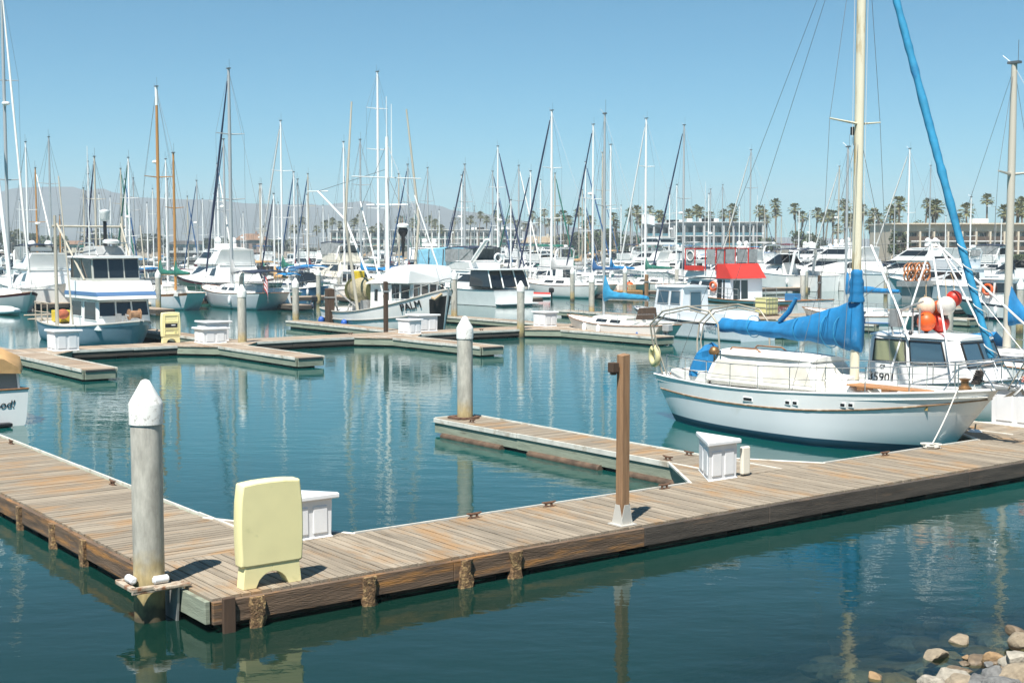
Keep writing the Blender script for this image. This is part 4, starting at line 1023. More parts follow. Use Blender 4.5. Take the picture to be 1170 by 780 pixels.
# ------------------------------------------------------------------ white cabin boat with the number, behind the sloop's bow
def numbered_boat():
    uc, v, L, hd = 24.0, 32.6, 9.0, HD_IN
    root = empty('fishing_boat', W(uc, v), hd, 'white cabin fishing boat numbered 35901 with aluminium A frame poles', 'fishing boat')
    h = Hull(L, 3.0, (1.0, 1.0, 1.5), .85, .9, 0, .4, .4, .65); h.build(root, white, white, antifoul_k, deckwhite, steel, n=22)
    X = lambda px: ax(px, uc, v, hd)
    c = House(X(1016), X(1140), 1.12, .98, .9, 2.38, .65, .12, .82); c.build(root, white, 'wheelhouse', white, .06, .05, .08, .05)
    c.windows({'star': [(.07, .40, .52, .92, glassolive), (.46, .80, .52, .92, glassblue)], 'port': [(.2, .54, .52, .92, glassblue), (.6, .93, .52, .92, glassblue)], 'front': [(.04, .48, .5, .92, glassblue), (.52, .96, .5, .92, glassblue)], 'aft': [(.3, .7, .05, .85, glassblue)]}, glassblue, True, 'window', mat('black window gasket', (.015, .015, .015), .6))
    bl, br, tr, tl = c.star
    p = bl.lerp(br, .035).lerp(tl.lerp(tr, .035), .11)
    text('35901', .37, black, c.obj, frame(p + Vector((0, -.012, 0)), br - bl, tl - bl), .005)
    text('CF', .16, black, c.obj, frame(bl.lerp(br, .14).lerp(tl.lerp(tr, .14), .36) + Vector((0, -.01, 0)), br - bl, tl - bl), .005)
    mb = MB(); zt = 5.1; xa = X(1066)
    for y0, y1, x0 in ((-.15, -1.25, X(1121)), (.15, 1.25, X(1121)), (-.1, -1.2, X(1048))):
        mb.tube([(xa, y0, zt), (x0, y1, 1.3)], .030, 7)
    mb.tube([(xa, -.2, zt), (xa, .2, zt)], .06, 7); mb.build('a_frame', sparwhite, root, 60)
    mb = MB()
    mb.tube([(X(1016), -.9, 5.0), (X(1052), -1.0, 3.1), (X(1064), -1.0, 2.3)], .034, 6)
    mb.tube([(xa, .2, 5.0), (X(1160), .9, 2.6), (X(1170), 1, 2.1)], .034, 6)
    mb.build('outrigger_pole', sparwhite, root, 60)
    mb = MB(); mb.tube([(X(1045), -.95, 2.4), (X(1038), -.9, 3.0), (X(1070), -.6, 3.4)], .03, 6); mb.box((X(1046), -.9, 2.9), (.3, .2, .5)); mb.build('line_hauler', galv, root)
    mb = MB(); 
    for a in range(2): mb.tube([(X(1058 + 8 * a), -.6, 2.4), (X(1058 + 8 * a), -.6, 3.2)], .03, 6)
    mb.build('roof_post', galv, root)
    mb = MB(); mb.lathe([(.05, 2.45), (.06, 2.5), (.03, 2.56)], (X(1062), -.85, 0), 10); mb.build('navigation_light', black, root)
    rail(h, root, .62, .95, .6, 5, .016, 1)
    stays(root, [(Vector((xa, 0, zt)), h.sh(.98, 0)), (Vector((xa, 0, zt)), h.sh(.02, -1)), (Vector((X(1016), -.9, 5.0)), Vector((xa, 0, zt)))], .008)
    return root
numbered_boat()
for k, (px, py, d, m, lab) in enumerate(((1058, 350, 16.5, peach, 'pale cream round buoy, topmost on the side of the hauler'), (1073, 354.5, 17, orange, 'orange buoy squeezed in the middle of the hanging cluster'), (1081, 349.5, 16.5, greybuoy, 'grey stained white buoy with brown specks in the hanging cluster'), (1058.5, 367.5, 16.5, orange, 'orange buoy hanging lowest beside the pale ones'), (1074, 369, 16.5, redbuoy, 'deep red buoy hanging lowest in the cluster'), (1090, 341, 14, redbuoy, 'red buoy half hidden at the top of the cluster'))):
    Yb = 38.2 + (.25 if k in (1, 5) else 0) - (.2 if k in (2, 3) else 0); p = D(px, py, Yb); r = d * Yb / FPX / 2 * 1.3
    o = empty('buoy', p, 0, lab, 'buoy', 'buoys hanging over the white cabin boat')
    mb = MB(); mb.ball((0, 0, 0), r, (1, 1, 1.03), 20); mb.build('ball', m, o, 180)
    mb = MB(); mb.lathe([(.05, -r - .10), (.06, -r - .02), (.09, -r * .95)], (0, 0, 0), 10); mb.torus((0, 0, -r - .12), .04, .015, (0, 1, 0), 10, 5); mb.build('eye', black, o, 60)
    mb = MB(); mb.tube([(0, 0, r * .9), (.02, .1, r + .25), (.05 - .02 * k, .2, r + .5)], .012, 5); mb.build('buoy_rope', ropetan, o)
# white sailboat with rolled cover at the edge
uc, v = 24.0, 39.6
xm = ax(1152, uc, v, HD_OUT)
sb, hh = sailboat('white sailboat at the right edge with blue covers and tall grey mast', W(uc, v), HD_OUT, 9.5, 3.1, ((xm + 4.75) / 9.5, 10.95, 't'), white, white, antifoul_b, blue, None, None, (.62,), 2, wirer=.008, mr=.135, boomlen=.42, zs=(1.15, 1.1, 1.5), mastm=mat('beige spar', (.52, .48, .40), .45))
mb = MB(); mb.loft([[(xm + .4, -.9, 1.5), (xm + .4, 0, 2.1), (xm + .4, .9, 1.5)], [(xm + 1.6, -.8, 1.5), (xm + 1.6, 0, 1.95), (xm + 1.6, .8, 1.5)]], 0, False, False, closed=False); mb.build('hatch_tarp', blue, sb, 60)
# launch with tan awning at the left edge
def tan_launch():
    uc, v, L = 40.8, 10.12, 6.8
    root = empty('motor_launch', W(uc, v), HD_OUT, 'small white launch with tan awning and lettered transom at the left edge', 'motor boat')
    h = Hull(L, 2.35, (1.02, .95, 1.25), .92, .7, 0, .35, .4, .65, .9); h.build(root, white, white, antifoul_k, deckwhite, teak, n=18, rail=.03)
    c = House(-L / 2 + .35, 1.2, .98, .92, .9, 1.72, .5, .02, .8); c.build(root, mat('clear vinyl enclosure', (.16, .18, .19), .15, spec=.7), 'enclosure', None, bevel=.03)
    for fc in (c.star, c.port, c.aft):
        for u in (.02, .33, .66, .96):
            mb = MB(); pane(mb, fc, (u, u + .03, 0, 1), .02); mb.build('enclosure_post', sparwhite, c.obj)
    mb = MB(); rings = []; rr = random.Random(9)
    for a in range(9):
        f = a / 8; x = -L / 2 + .05 + 4.6 * f; s = 1 if 0 < a < 8 else .8
        rings.append([(x, y * 1.14 * s, 1.68 + zz + (.10 * math.sin(a * 1.6) if zz > 0 else -.05 * (a % 2)) - (.16 if a == 0 else 0)) for y, zz in ((-1, -.08), (-.92, .10), (-.5, .34), (0, .44), (.5, .34), (.92, .10), (1, -.08), (0, -.02))])
    mb.loft(rings); mb.build('awning', tan, root, 60)
    mb = MB(); mb.box((-L / 2 + .8, -.2, 1.15), (.8, 1.3, .35)); mb.build('seat', seatcov, root, None, .05)
    p = Vector((-L / 2 - .015, .86, .60))
    text('Good!', .30, black, h.obj, frame(Vector((-L / 2 - .014, .10, .52)), (0, -1, 0), (.0, 0, 1)), .004, .25)
    mb = MB(); mb.loft([[(-L / 2 - .3, -.55, .03), (-L / 2, -.55, .03), (-L / 2, .55, .03), (-L / 2 - .3, .55, .03)], [(-L / 2 - .3, -.55, .12), (-L / 2, -.55, .12), (-L / 2, .55, .12), (-L / 2 - .3, .55, .12)]]); mb.build('swim_step', black, root, None, .02)
tan_launch()
# ------------------------------------------------------------------ row 1 boats
def troller():
    uc = 66.3; v = uv(158, 61.2); L = 11.0
    root = empty('fishing_boat', W(uc, v), HD_IN, 'steel blue hulled trolling boat with white two storey house and gantry', 'fishing boat')
    h = Hull(L, 3.9, (1.0, .95, 1.40), .8, .9, .1, .5, .4, .62, .9); h.build(root, bluehull, mat('patchy blue white bulwark', (.50, .56, .64), .6, col2=(.12, .22, .42), thr=.5, dscale=3), antifoul_b, deckwhite, mat('scuffed rail', (.42, .40, .36), .7), n=24, rail=.045)
    c = House(-.6, 3.3, 1.45, 1.35, .85, 2.32, .25, 0, .93); c.build(root, white, 'cabin', None, bevel=.04)
    c.windows({'front': [(.03, .33, .48, .94), (.36, .64, .48, .94), (.67, .97, .48, .94)], 'star': [(.55, .95, .35, .94), (.1, .45, .45, .94)], 'port': [(.05, .45, .35, .94)]}, glass, True, 'window', white)
    b = House(-.7, 3.75, 1.62, 1.52, 2.35, 3.25, .55, 0, .92); b.build(root, white, 'flybridge', None, bevel=.05)
    mb = MB()
    for fc in (b.star, b.front, b.port): pane(mb, fc, (.0, 1, .22, .42), .02)
    mb.build('blue_stripe', mat('blue stripe', (.08, .17, .33), .5), b.obj)
    u = House(-.7, 2.3, 1.30, 1.30, 3.25, 4.38, .15, .1, .92); u.build(root, curtain, 'upper_house', white, .28, .07, .04, .05)
    u.windows({'front': [(.03, .32, .12, .95), (.35, .65, .12, .95), (.68, .97, .12, .95)], 'star': [(.04, .46, .12, .95), (.52, .96, .12, .95)], 'port': [(.04, .46, .12, .95)], 'aft': [(.1, .9, .2, .9)]}, glass)
    mb = MB()
    for sd in (-1, 1): mb.tube([(-.5, sd * 1.1, 4.5), (-.2, sd * 1.0, 5.1), (1.6, sd * .9, 5.1), (2.2, sd * .9, 4.5)], .03, 6)
    mb.build('roof_rail', steel, root)
    mb = MB(); mb.hexa([(-.4, -.8, 4.5), (1.6, -.8, 4.5), (1.6, .8, 4.5), (-.4, .8, 4.5), (-.2, -.7, 4.95), (1.3, -.7, 4.95), (1.3, .7, 4.95), (-.2, .7, 4.95)]); mb.build('roof_locker', greycan, root, None, .06)
    mb = MB(); mb.tube([(.8, 0, 4.4), (.8, 0, 6.2)], .09, 8); pl = mb.build('radar_post', black, root)
    mb = MB(); mb.lathe([(.16, 6.2), (.24, 6.3), (.24, 6.55), (.27, 6.6), (.27, 6.72), (.0, 6.8)], (.8, 0, 0), 14); mb.build('satellite_dome', white, pl, 50)
    mb = MB(); mb.lathe([(.1, 5.05), (.40, 5.1), (.42, 5.2), (.30, 5.28), (0, 5.3)], (1.6, 0, 0), 14); mb.build('radar', white, root, 50)
    mb = MB()
    for y in (-1.75, 1.75): mb.tube([(-1.5, y, .9), (-1.5, y, 6.5)], [.10, .075], 7)
    mb.tube([(-1.5, -1.9, 5.95), (-1.5, 1.9, 5.95)], .06, 7)
    for y in (-1.75, 1.75): mb.tube([(-1.5, y * .95, 6.1), (1.4, y * .75, 3.3)], .05, 6)
    mb.build('gantry', spartan, root, 60)
    mb = MB()
    for y in (-1.95, 1.95): mb.tube([(1.5, y, 1.1), (.2, y * 1.06, 8.4 if y < 0 else 6.0)], [.05, .03], 6)
    mb.build('trolling_pole', spartan, root, 60)
    antenna(root, 2.2, -1.3, 4.4, 5.4, .03)
    mb = MB(); mb.lathe([(.05, -.3), (.27, -.28), (.27, -.24), (.19, -.22), (.19, .22), (.27, .24), (.27, .28), (.05, .3)], (0, 0, 0), 14); dr = mb.build('anchor_winch', mat('rusty drum', (.30, .17, .09), .8, var=.4, vscale=8, bump=.5), root, 50); dr.location = (4.15, .15, 1.65); dr.rotation_euler = (R(90), 0, 0)
    mb = MB(); mb.tube([(4.0, -.3, 1.3), (4.15, -.3, 1.65), (4.35, .6, 1.3)], .05, 6); mb.box((3.9, -.55, 1.5), (.3, .2, .4)); mb.build('winch_stand', galv, root)
    mb = MB(); rr = random.Random(6)
    for y in (-1.7, 1.7): 
        for x in (-5.2, -4.2, -3.2): mb.tube([(x, y, .95), (x, y, 2.0)], .035, 5)
        mb.tube([(-5.3, y, 2.0), (-2.9, y, 2.0)], .035, 5); mb.tube([(-5.3, y, 1.5), (-2.9, y, 1.5)], .03, 5)
    mb.tube([(-5.6, -2.0, 1.05), (-5.6, 2.0, 1.05)], .05, 5); mb.tube([(-5.9, -2.1, 1.25), (-5.9, 1.4, 1.25)], .05, 5); mb.build('stern_rack', mat('bleached pipe', (.45, .38, .30), .7, var=.3), root)
    mb = MB(); mb.box((-4.2, -.6, 1.25), (1.2, .8, .6)); mb.build('fish_bin', yellow, root, None, .04)
    mb = MB(); mb.box((-2.7, .5, 1.3), (1.4, 1.3, .7)); mb.build('fish_hold', mat('blue bin', (.03, .14, .30), .5), root, None, .04)
    mb = MB(); mb.ball((-3.2, -.9, 1.4), .33, (1, 1, .8), 12); mb.build('net_heap', mat('rusty red net', (.42, .12, .06), .9, var=.4, bump=.8), root, 180)
    return root
troller()
def palm_boat():
    uc = 67.2; v = uv(513, 61.2); L = 12.0
    root = empty('fishing_boat', W(uc, v), HD_IN, 'white fishing boat with black stem lettered PALM and big net drum', 'fishing boat')
    h = Hull(L, 4.3, (1.10, 1.20, 2.55), .75, .55, .2, .5, .40, .60, .9, .75)
    h.build(root, white, mat('white bulwark paint', (.80, .80, .79), .5), antifoul_k, deckwhite, mat('scuffed rail', (.42, .40, .36)), n=30, rail=.05, stem=3)
    mb = MB(); mb.tube([h.pt(.01 + .85 * a / 20, .50, -1) + Vector((0, -.02, 0)) for a in range(21)], .05, 6); mb.tube([h.pt(.01 + .85 * a / 20, .50, 1) + Vector((0, .02, 0)) for a in range(21)], .05, 6); mb.build('guard_strake', mat('dark strake', (.30, .29, .27), .7), root)
    X = lambda px: ax(px, uc, v, HD_IN)
    x0, x1 = X(444), X(489)
    # long low house aft, wheelhouse with brow in front
    a = House(x0, X(470), 1.30, 1.25, .9, 2.75, .05, 0, 1); a.build(root, white, 'after_cabin', None, bevel=.04)
    a.windows({'star': [(.20, .34, .45, .82), (.70, .84, .5, .85)], 'port': [(.3, .5, .45, .82)], 'aft': [(.35, .65, .02, .8)]}, glass)
    w = House(X(468), x1, 1.32, 1.32, 1.1, 2.85, -.12, 0, .86); w.build(root, white, 'wheelhouse', None, bevel=.04)
    w.windows({'front': [(.04, .23, .48, .95), (.28, .48, .48, .95), (.52, .72, .48, .95), (.77, .96, .48, .95)], 'star': [(.08, .44, .48, .95), (.52, .92, .48, .95)], 'port': [(.1, .45, .48, .95), (.55, .92, .48, .95)]}, glass, True, 'window', mat('white window trim', (.75, .75, .74), .5))
    mb = MB(); rings = []
    prof = [(x0 - .2, 2.72, 2.86), (X(456), 2.78, 3.15), (X(469), 2.82, 3.72), (X(481), 2.84, 3.85), (x1 + .20, 2.84, 3.78), (x1 + .30, 2.86, 3.62)]
    for x, zl, zh in prof:
        rings.append([(x, -1.50, zl), (x, -1.42, zh - .10), (x, -1.28, zh), (x, 0, zh + .07), (x, 1.28, zh), (x, 1.42, zh - .10), (x, 1.50, zl)])
    mb.loft(rings); mb.build('brow_roof', white, root, 35)
    # net drum aft
    xd = X(421); mb = MB(); prof = [(.2, -1.05), (1.0, -1.0), (1.0, -.94), (.25, -.92)] 
    dr = MB(); dr.lathe([(.3, -1.25), (.62, -1.2), (.76, -.6), (.80, 0), (.76, .6), (.62, 1.2), (.3, 1.25)], n=22); do = dr.build('net_drum', netmat, root, 70); do.location = (xd, -.2, 2.25); do.rotation_euler = (0, R(90), 0)
    for s in (-1, 1):
        mb = MB(); mb.lathe([(.1, s * 1.25), (.74, s * 1.25), (.74, s * 1.30), (.1, s * 1.30)], n=22); mb.build('drum_flange', netgreen, do, 30)
    mb = MB()
    for s in (-1, 1):
        mb.tube([(xd + s * 1.4, -.7, .9), (xd + s * 1.4, -.2, 2.25), (xd + s * 1.4, .5, .9)], .07, 6)
    mb.tube([(xd - 1.7, -1.2, .9), (xd - 2.1, -1.2, 2.5), (xd - 2.1, 1.2, 2.5), (xd - 1.7, 1.2, .9)], .07, 6)
    mb.tube([(xd - 2.1, -1.2, 2.3), (xd + .6, -1.2, 1.3)], .05, 6); mb.box((xd - 1.5, .3, 1.4), (.7, .8, 1.0)); mb.box((xd + 1.3, -.6, 1.3), (.8, 1.0, .8)); mb.build('drum_stand', galv, root, None, .02)
    mb = MB(); mb.box((xd - .9, -.2, 3.0), (.8, .5, .85)); mb.build('hydraulic_box', yellow, root, None, .05)
    mb = MB(); mb.box((X(437), 0, 3.3), (.05, .05, .2)); 
    # mast, crossarm, poles
    xm = X(443); z120 = 12.9
    mo = mastpart(root, xm, 2.9, z120 - 1.5, .13, sparwhite, (), 1, None, False, 2)
    mb = MB()
    for dx, t in ((-.25, 1.0), (.3, .9)): mb.tube([(xm + dx, .15, 9), (xm + dx, .15, 9 + 4.8 * t)], [.04, .02], 5)
    mb.tube([(xm, -2.4, 9.0), (xm, 2.4, 9.0)], .035, 6); mb.tube([(xm - .9, -.9, 7.4), (xm + .9, .9, 7.4)], .03, 6); mb.build('crosstree', sparwhite, mo)
    mb = MB(); mb.lathe([(.05, 4.2), (.11, 5.0), (.11, 5.5), (.26, 5.68), (.30, 5.88), (.22, 6.05), (0, 6.1)], (X(456), .3, 0), 14); rb = mb.build('radar_post', black, root, 40)
    mb = MB(); mb.lathe([(.2, 6.0), (.36, 6.05), (.37, 6.17), (.24, 6.27), (0, 6.3)], (X(456), .3, 0), 14); mb.build('radar', white, rb, 50); mb = MB(); mb.tube([(X(456), .3, 3.5), (X(456), .3, 4.4)], .06, 6); mb.build('post_foot', galv, rb)
    for y, px0, px1, zt in ((-1.9, 420, 431, 13.4), (1.9, 463, 455, 13.2)):
        mb = MB(); x = xm - .3; mb.tube([(x, y, 1.1), (x - .2, y * 1.35, 6.5), (x - .5, y * 1.0, zt)], [.10, .09, .05], 7); mb.build('trolling_pole', spartan, root, 60)
    mb = MB(); mb.tube([(X(437), -.9, 3.0), (X(420), -1.5, 6.5), (X(395), -1.9, 8.3)], [.08, .07, .055], 7); mb.tube([(X(395) - .6, -2.3, 8.3), (X(395) + .6, -1.5, 8.3)], .03, 5); mb.build('cargo_boom', sparwhite, root, 60)
    mb = MB(); mb.tube([(X(463), -1.5, 2.1), (X(424), -.7, 7.6)], .045, 6); mb.tube([h.sh(.86, 1, .1), (X(466), .5, 7.9)], .04, 6); mb.build('brace_pole', sparwhite, root, 60)
    stays(root, [(Vector((xm, 0, 11)), h.sh(.99, 0)), (Vector((xm, 0, 11)), h.sh(.02, -1)), (Vector((xm, -2.9, 9)), h.sh(.4, -1)), (Vector((xm, 2.9, 9)), h.sh(.4, 1)), (Vector((xm, 0, 9.5)), Vector((X(395), -1.9, 8.3))), (Vector((xm, 0, 9.2)), h.sh(.75, -1)), (Vector((xm, 0, 9.2)), h.sh(.75, 1))], .014)
    rail(h, root, .72, .97, .55, 5, .02, 1, .1)
    t = .855; p = h.pt(t, .22, -1); p1 = h.pt(t + .02, .22, -1); q = h.pt(t, .16, -1)
    text('PALM', .62, black, h.obj, frame(h.pt(.775, .32, -1) + Vector((0, -.05, 0)), h.pt(.895, .30, -1) - h.pt(.775, .32, -1), h.pt(.83, .1, -1) - h.pt(.83, .4, -1)), .02)
    for t in (.03, .34):
        mb = MB(); p = h.pt(t, .8, -1) + Vector((0, -.22, .1)); mb.ball(p, .2, (1, 1, 1.3), 12); mb.build('fender', mat('blue fender', (.02, .10, .42), .5), root, 180)
    mb = MB(); mb.tube([h.sh(.985, -1, -.05, -.2), h.sh(.97, -1, -.25, -.45), h.sh(.95, -1, -.1, -.3)], .09, 6); mb.build('bow_fender', ropetan, root)
    return root
palm_boat()
# small day sailer
uc, v, L = 53.2, 46.9, 8.3
sb, hh = sailboat('small scruffy white sailboat with bright blue boom cover by the mid finger', W(uc, v), HD_OUT, L, 2.6, ((ax(690, uc, v, HD_OUT) + L / 2) / L, 12.0, 'g'), mat('chalky white hull', (.76, .75, .71), .5, col2=(.50, .45, .36), thr=.64, dscale=2.5), offwhite, antifoul_b, bluelt, None, None, (.55,), 1, cabm=offwhite, zs=(.92, .82, 1.15), wirer=.007, boomlen=.42, mr=.075)
mb = MB(); xb = ax(690, uc, v, HD_OUT)
mb.hexa([(-2.6, -.55, 1.15), (-2.1, -.55, 1.15), (-2.1, .55, 1.15), (-2.6, .55, 1.15), (-2.55, -.5, 1.75), (-2.3, -.5, 1.75), (-2.3, .5, 1.75), (-2.55, .5, 1.75)]); mb.build('companionway_hatch', wpostd, sb, None, .02)
outboard(sb, -L / 2 - .25, .5, .35, greycan)
p = hh.pt(.16, .5, 1); mb = MB(); mb.loft([[p + Vector((0, .012, -.12)), p + Vector((.10, .012, .0)), p + Vector((0, .012, .16)), p + Vector((-.10, .012, .0))], [p + Vector((0, .02, -.12)), p + Vector((.10, .02, .0)), p + Vector((0, .02, .16)), p + Vector((-.10, .02, .0))]]); mb.build('sail_emblem', mat('blue emblem', (.03, .18, .55), .5), hh.obj)
# pilothouse boat
uc, v = 52.2, 51.6
pb, ph = cruiser('pale pilothouse workboat with rounded blue windows and numbers on its side', W(uc, v), HD_OUT, 9.6, 3.2, mat('pale blue white hull', (.66, .71, .74), .4, var=.04), navy, antifoul_k, 'pilot', 1, None, None, 'pilothouse_boat', mat('pale blue white house', (.68, .72, .75), .4), False, glassblue, False, 1.0, 'workboat')
text('L9803', .40, mat('grey lettering', (.25, .27, .3)), ph.obj, frame(ph.pt(.26, .42, 1) + Vector((0, .03, 0)), (-1, 0, 0), (0, 0, 1)), .004)
# blue striped sailboat behind the sloop's mast
uc, v, L = 50.3, 63.4, 8.6
bs, bh = sailboat('white sailboat with thin blue hull stripe and blue boom cover behind the sloop mast', W(uc, v), HD_OUT, L, 2.8, ((ax(966, uc, v, HD_OUT) + L / 2) / L, 10.8, 'g'), white, white, antifoul_b, blue, None, None, (.5,), 1, wirer=.008, zs=(1.0, .9, 1.2), boomlen=.45)
mb = MB()
for sd in (-1, 1): mb.tube([bh.pt(.01 + .97 * a / 20, .42, sd) + Vector((0, sd * .012, 0)) for a in range(21)], .045, 5)
mb.build('blue_stripe', mat('blue stripe', (.08, .17, .33)), bs)
outboard(bs, -L / 2 - .25, .5, .4)
# orange ring pilothouse boat on the far right
pb2, p2h = cruiser('white pilothouse boat with navy stripe and an orange life ring on the cabin', W(51, 80.5), HD_OUT, 9.5, 3.2, white, navy, antifoul_k, 'pilot', 1, None, None, 'pilothouse_boat', None, False, glass, True, 1.0, 'workboat', boot=navy)
mb = MB(); mb.torus((1.2, 1.16, 2.0), .33, .10, (0, 1, .05), 18, 7); mb.build('life_ring', orange, pb2, 60)
mb = MB(); mb.hexa([(2.35, .9, 1.4), (2.5, .9, 1.4), (2.5, 1.1, 1.4), (2.35, 1.1, 1.4), (2.35, .9, 2.5), (2.5, .9, 2.5), (2.5, 1.1, 2.5), (2.35, 1.1, 2.5)]); mb.build('hanging_oilskins', orange, pb2, None, .04)
# red canopied sportfisher
def red_boat():
    uc, v, L = 69.0, 72.5, 15.5
    root = empty('fishing_boat', W(uc, v), HD_OUT, 'large white party fishing boat with red canvas flybridge and gold striped hull', 'fishing boat')
    h = Hull(L, 4.4, (1.15, 1.10, 1.95), .9, 1.4, 0, .5, .4, .6, .88, 1.7); h.build(root, white, white, antifoul_k, deckwhite, teak, n=26, rail=.045)
    mb = MB()
    for sd in (-1, 1): mb.loft([[h.pt(.05 + .6 * a / 16, q, sd) + Vector((0, sd * .012, 0)) for q in (.20, .36)] for a in range(17)], 0, False, False, closed=False)
    mb.build('gold_stripe', mat('brown gold stripe', (.22, .13, .05), .5), root)
    X = lambda px: ax(px + 22, uc, v, HD_OUT)          # columns are those of the near (port) side
    c = House(X(815), X(768), 1.75, 1.6, 1.0, 2.45, .9, 0, .75); c.build(root, white, 'cabin', white, .1, .06, .06, .06)
    c.windows({'port': [(.14, .42, .48, .90), (.50, .84, .48, .90)], 'star': [(.2, .5, .48, .9), (.56, .9, .48, .9)], 'front': [(.04, .48, .4, .88), (.52, .96, .4, .88)]}, glass)
    a = House(X(831), X(815), 1.75, 1.7, .9, 2.62, .0, .05, 1); a.build(root, mat('pale grey bulkhead', (.66, .68, .71), .5), 'after_cabin', None, bevel=.03)
    a.windows({'aft': [(.10, .30, .05, .88), (.34, .54, .05, .88)], 'port': [(.10, .40, .05, .90), (.50, .62, .05, .9)]}, glass)
    mb = MB(); mb.torus((X(812), 1.80, 1.95), .30, .09, (0, 1, 0), 16, 6); mb.build('life_ring', orange, root, 60)
    f = House(X(827), X(775), 1.7, 1.65, 2.58, 3.15, .3, 0, .85); f.build(root, white, 'flybridge', None, bevel=.05)
    xr, xc, xq = X(834), X(825), X(816)                 # apron foot, canopy aft post, apron forward end
    mb = MB(); mb.loft([[(xr, -1.8, 2.55), (xr, 1.82, 2.55)], [(xc, -1.75, 3.62), (xc, 1.76, 3.62)]], 0, False, False, closed=False)
    mb.loft([[(xr, 1.82, 2.55), (xq, 1.82, 2.55)], [(xc, 1.76, 3.62), (xq, 1.76, 3.62)]], 0, False, False, closed=False)
    mb.loft([[(xr, -1.8, 2.55), (xq, -1.8, 2.55)], [(xc, -1.75, 3.62), (xq, -1.75, 3.62)]], 0, False, False, closed=False)
    o = mb.build('canvas_apron', red, root); so = o.modifiers.new('s', 'SOLIDIFY'); so.thickness = .03
    xf = X(778); mb = MB()
    mb.hexa([(xc, -1.8, 4.74), (xf, -1.6, 4.70), (xf, 1.6, 4.70), (xc, 1.8, 4.74), (xc, -1.8, 4.80), (xf, -1.6, 4.76), (xf, 1.6, 4.76), (xc, 1.8, 4.80)])
    cn = mb.build('red_canopy', red, root)
    for sd in (-1, 1):
        mb = MB(); mb.box(((X(800) + xf) / 2, sd * 1.68, 3.28), (abs(xf - X(800)), .04, .36)); mb.build('canopy_skirt', red, cn)
    for px in (779, 790, 802, 814, 824):
        for sd in (-1, 1):
            mb = MB(); mb.tube([(X(px), sd * 1.72, 3.1), (X(px), sd * 1.70, 4.74)], .045, 5); mb.build('canopy_post', red, cn)
    for y in (-.7, .7):
        mb = MB(); mb.tube([(xc, y, 3.6), (xc, y, 4.74)], .045, 5); mb.build('canopy_post', red, cn)
    for sd in (-1, 1):
        for p0, p1 in ((780, 789), (803, 813), (815, 823)):
            mb = MB(); mb.box(((X(p0) + X(p1)) / 2, sd * 1.70, 4.12), (abs(X(p1) - X(p0)) - .06, .02, 1.12)); mb.build('clear_curtain', clearcan, cn)
    for y in (-1.2, 0, 1.2):
        mb = MB(); mb.box((xc, y, 4.2), (.02, .95, 1.0)); mb.build('clear_curtain', clearcan, cn)
    mb = MB(); mb.torus((X(785), 1.75, 4.2), .36, .045, (0, 1, 0), 16, 5); mb.build('life_ring', whitecan, root, 60)
    rail(h, root, .35, .97, .8, 9, .022, 2, .15)
    antenna(root, X(800), 1.6, 4.7, 5, .025); antenna(root, X(825), -1.6, 4.7, 4, .025)
    text("Kogen's", .60, mat('dark red lettering', (.30, .03, .04), .5), h.obj, frame(h.pt(.16, .58, 1) + Vector((.0, .04, 0)), (-1, 0, 0), (0, 0, 1)), .005, .2)
    mb = MB(); mb.box((-L / 2 + 1.2, 1.0, 1.35), (.9, .7, .5)); mb.build('bait_tank', mat('blue bin', (.03, .14, .30)), root, None, .04)
    return root
red_boat()
tt = empty('plastic_tote', W(58.4, uv(876, 58.4), DZ), ANG, 'pale yellow caged tote on the middle walkway by the red canopied boat', 'tote')
mb = MB(); mb.box((0, 0, .62), (1.15, 1.0, 1.1)); mb.build('tank', paleyellow, tt, None, .08)
mb = MB()
for z in (.2, .55, .9, 1.17):
    for sx in (-1, 1): mb.box((sx * .6, 0, z), (.025, 1.06, .025)); mb.box((0, sx * .53, z), (1.2, .025, .025))
for a in (-.6, -.3, 0, .3, .6):
    for s in (-1, 1): mb.box((a, s * .53, .62), (.02, .02, 1.15))
mb.build('cage', galv, tt); mb = MB(); mb.box((0, 0, .04), (1.2, 1.06, .08)); mb.build('pallet', wpostd, tt)
# ------------------------------------------------------------------ row 2 boats, each where the photo has it
def pos(px, py): 
    p = G(px, py, 0); p.z = 0; return p
def mh(px, ytop, loc): return CAMZ + (280 - ytop) * loc.y / FPX
def mfrac(px, loc, hd, L):
    """fraction along the hull of the point seen at column px"""
    d = Vector((math.cos(hd), math.sin(hd))); k = kpx(px)
    s = (k * loc.y - loc.x) / (d.x - k * d.y); return max(.3, min(.8, .5 + s / L))
def row2_sail(label, px, py, hd, L, B, pm, ytop, mt, **kw):
    loc = pos(px, py)
    return sailboat(label, loc, hd, L, B, (mfrac(pm, loc, hd, L), mh(pm, ytop, loc), mt), **kw)
# left edge sloop with the white pole
a, ah = row2_sail('grey white sloop at the far left with tall mast and white slanting pole', 8, 354, HD_IN, 12.5, 3.8, 11, -15, 'g', hullm=mat('pale grey topsides', (.58, .60, .60), .3), stripe=maroon, furl=whitecan, radar=.60, spreads=(.36, .68), det=1, wirer=.011, mr=.13, furl_aft=True)
mb = MB(); mb.tube([(4.6, -1.0, 1.8), (-.5, -1.2, 21.0)], [.17, .11], 8); mb.build('white_pole', sparwhite, a, 60)
dinghy('small upturned white dinghy with cover at the left edge of the water', pos(8, 359), HD_IN, fibwhite, 3.2, whitecan, None, False)
c1_, ch1 = cruiser('white flybridge cruiser with dark bimini behind the troller, left side', pos(48, 349), HD_IN, 12, 4, style='sport', det=1, canv=navycan, zscale=1.05)
row2_sail('white ketch with royal blue boom cover behind the left edge sloop', 22, 338, HD_IN, 11, 3.4, 34, 166, 'w', coverm=royal, wirer=.012)
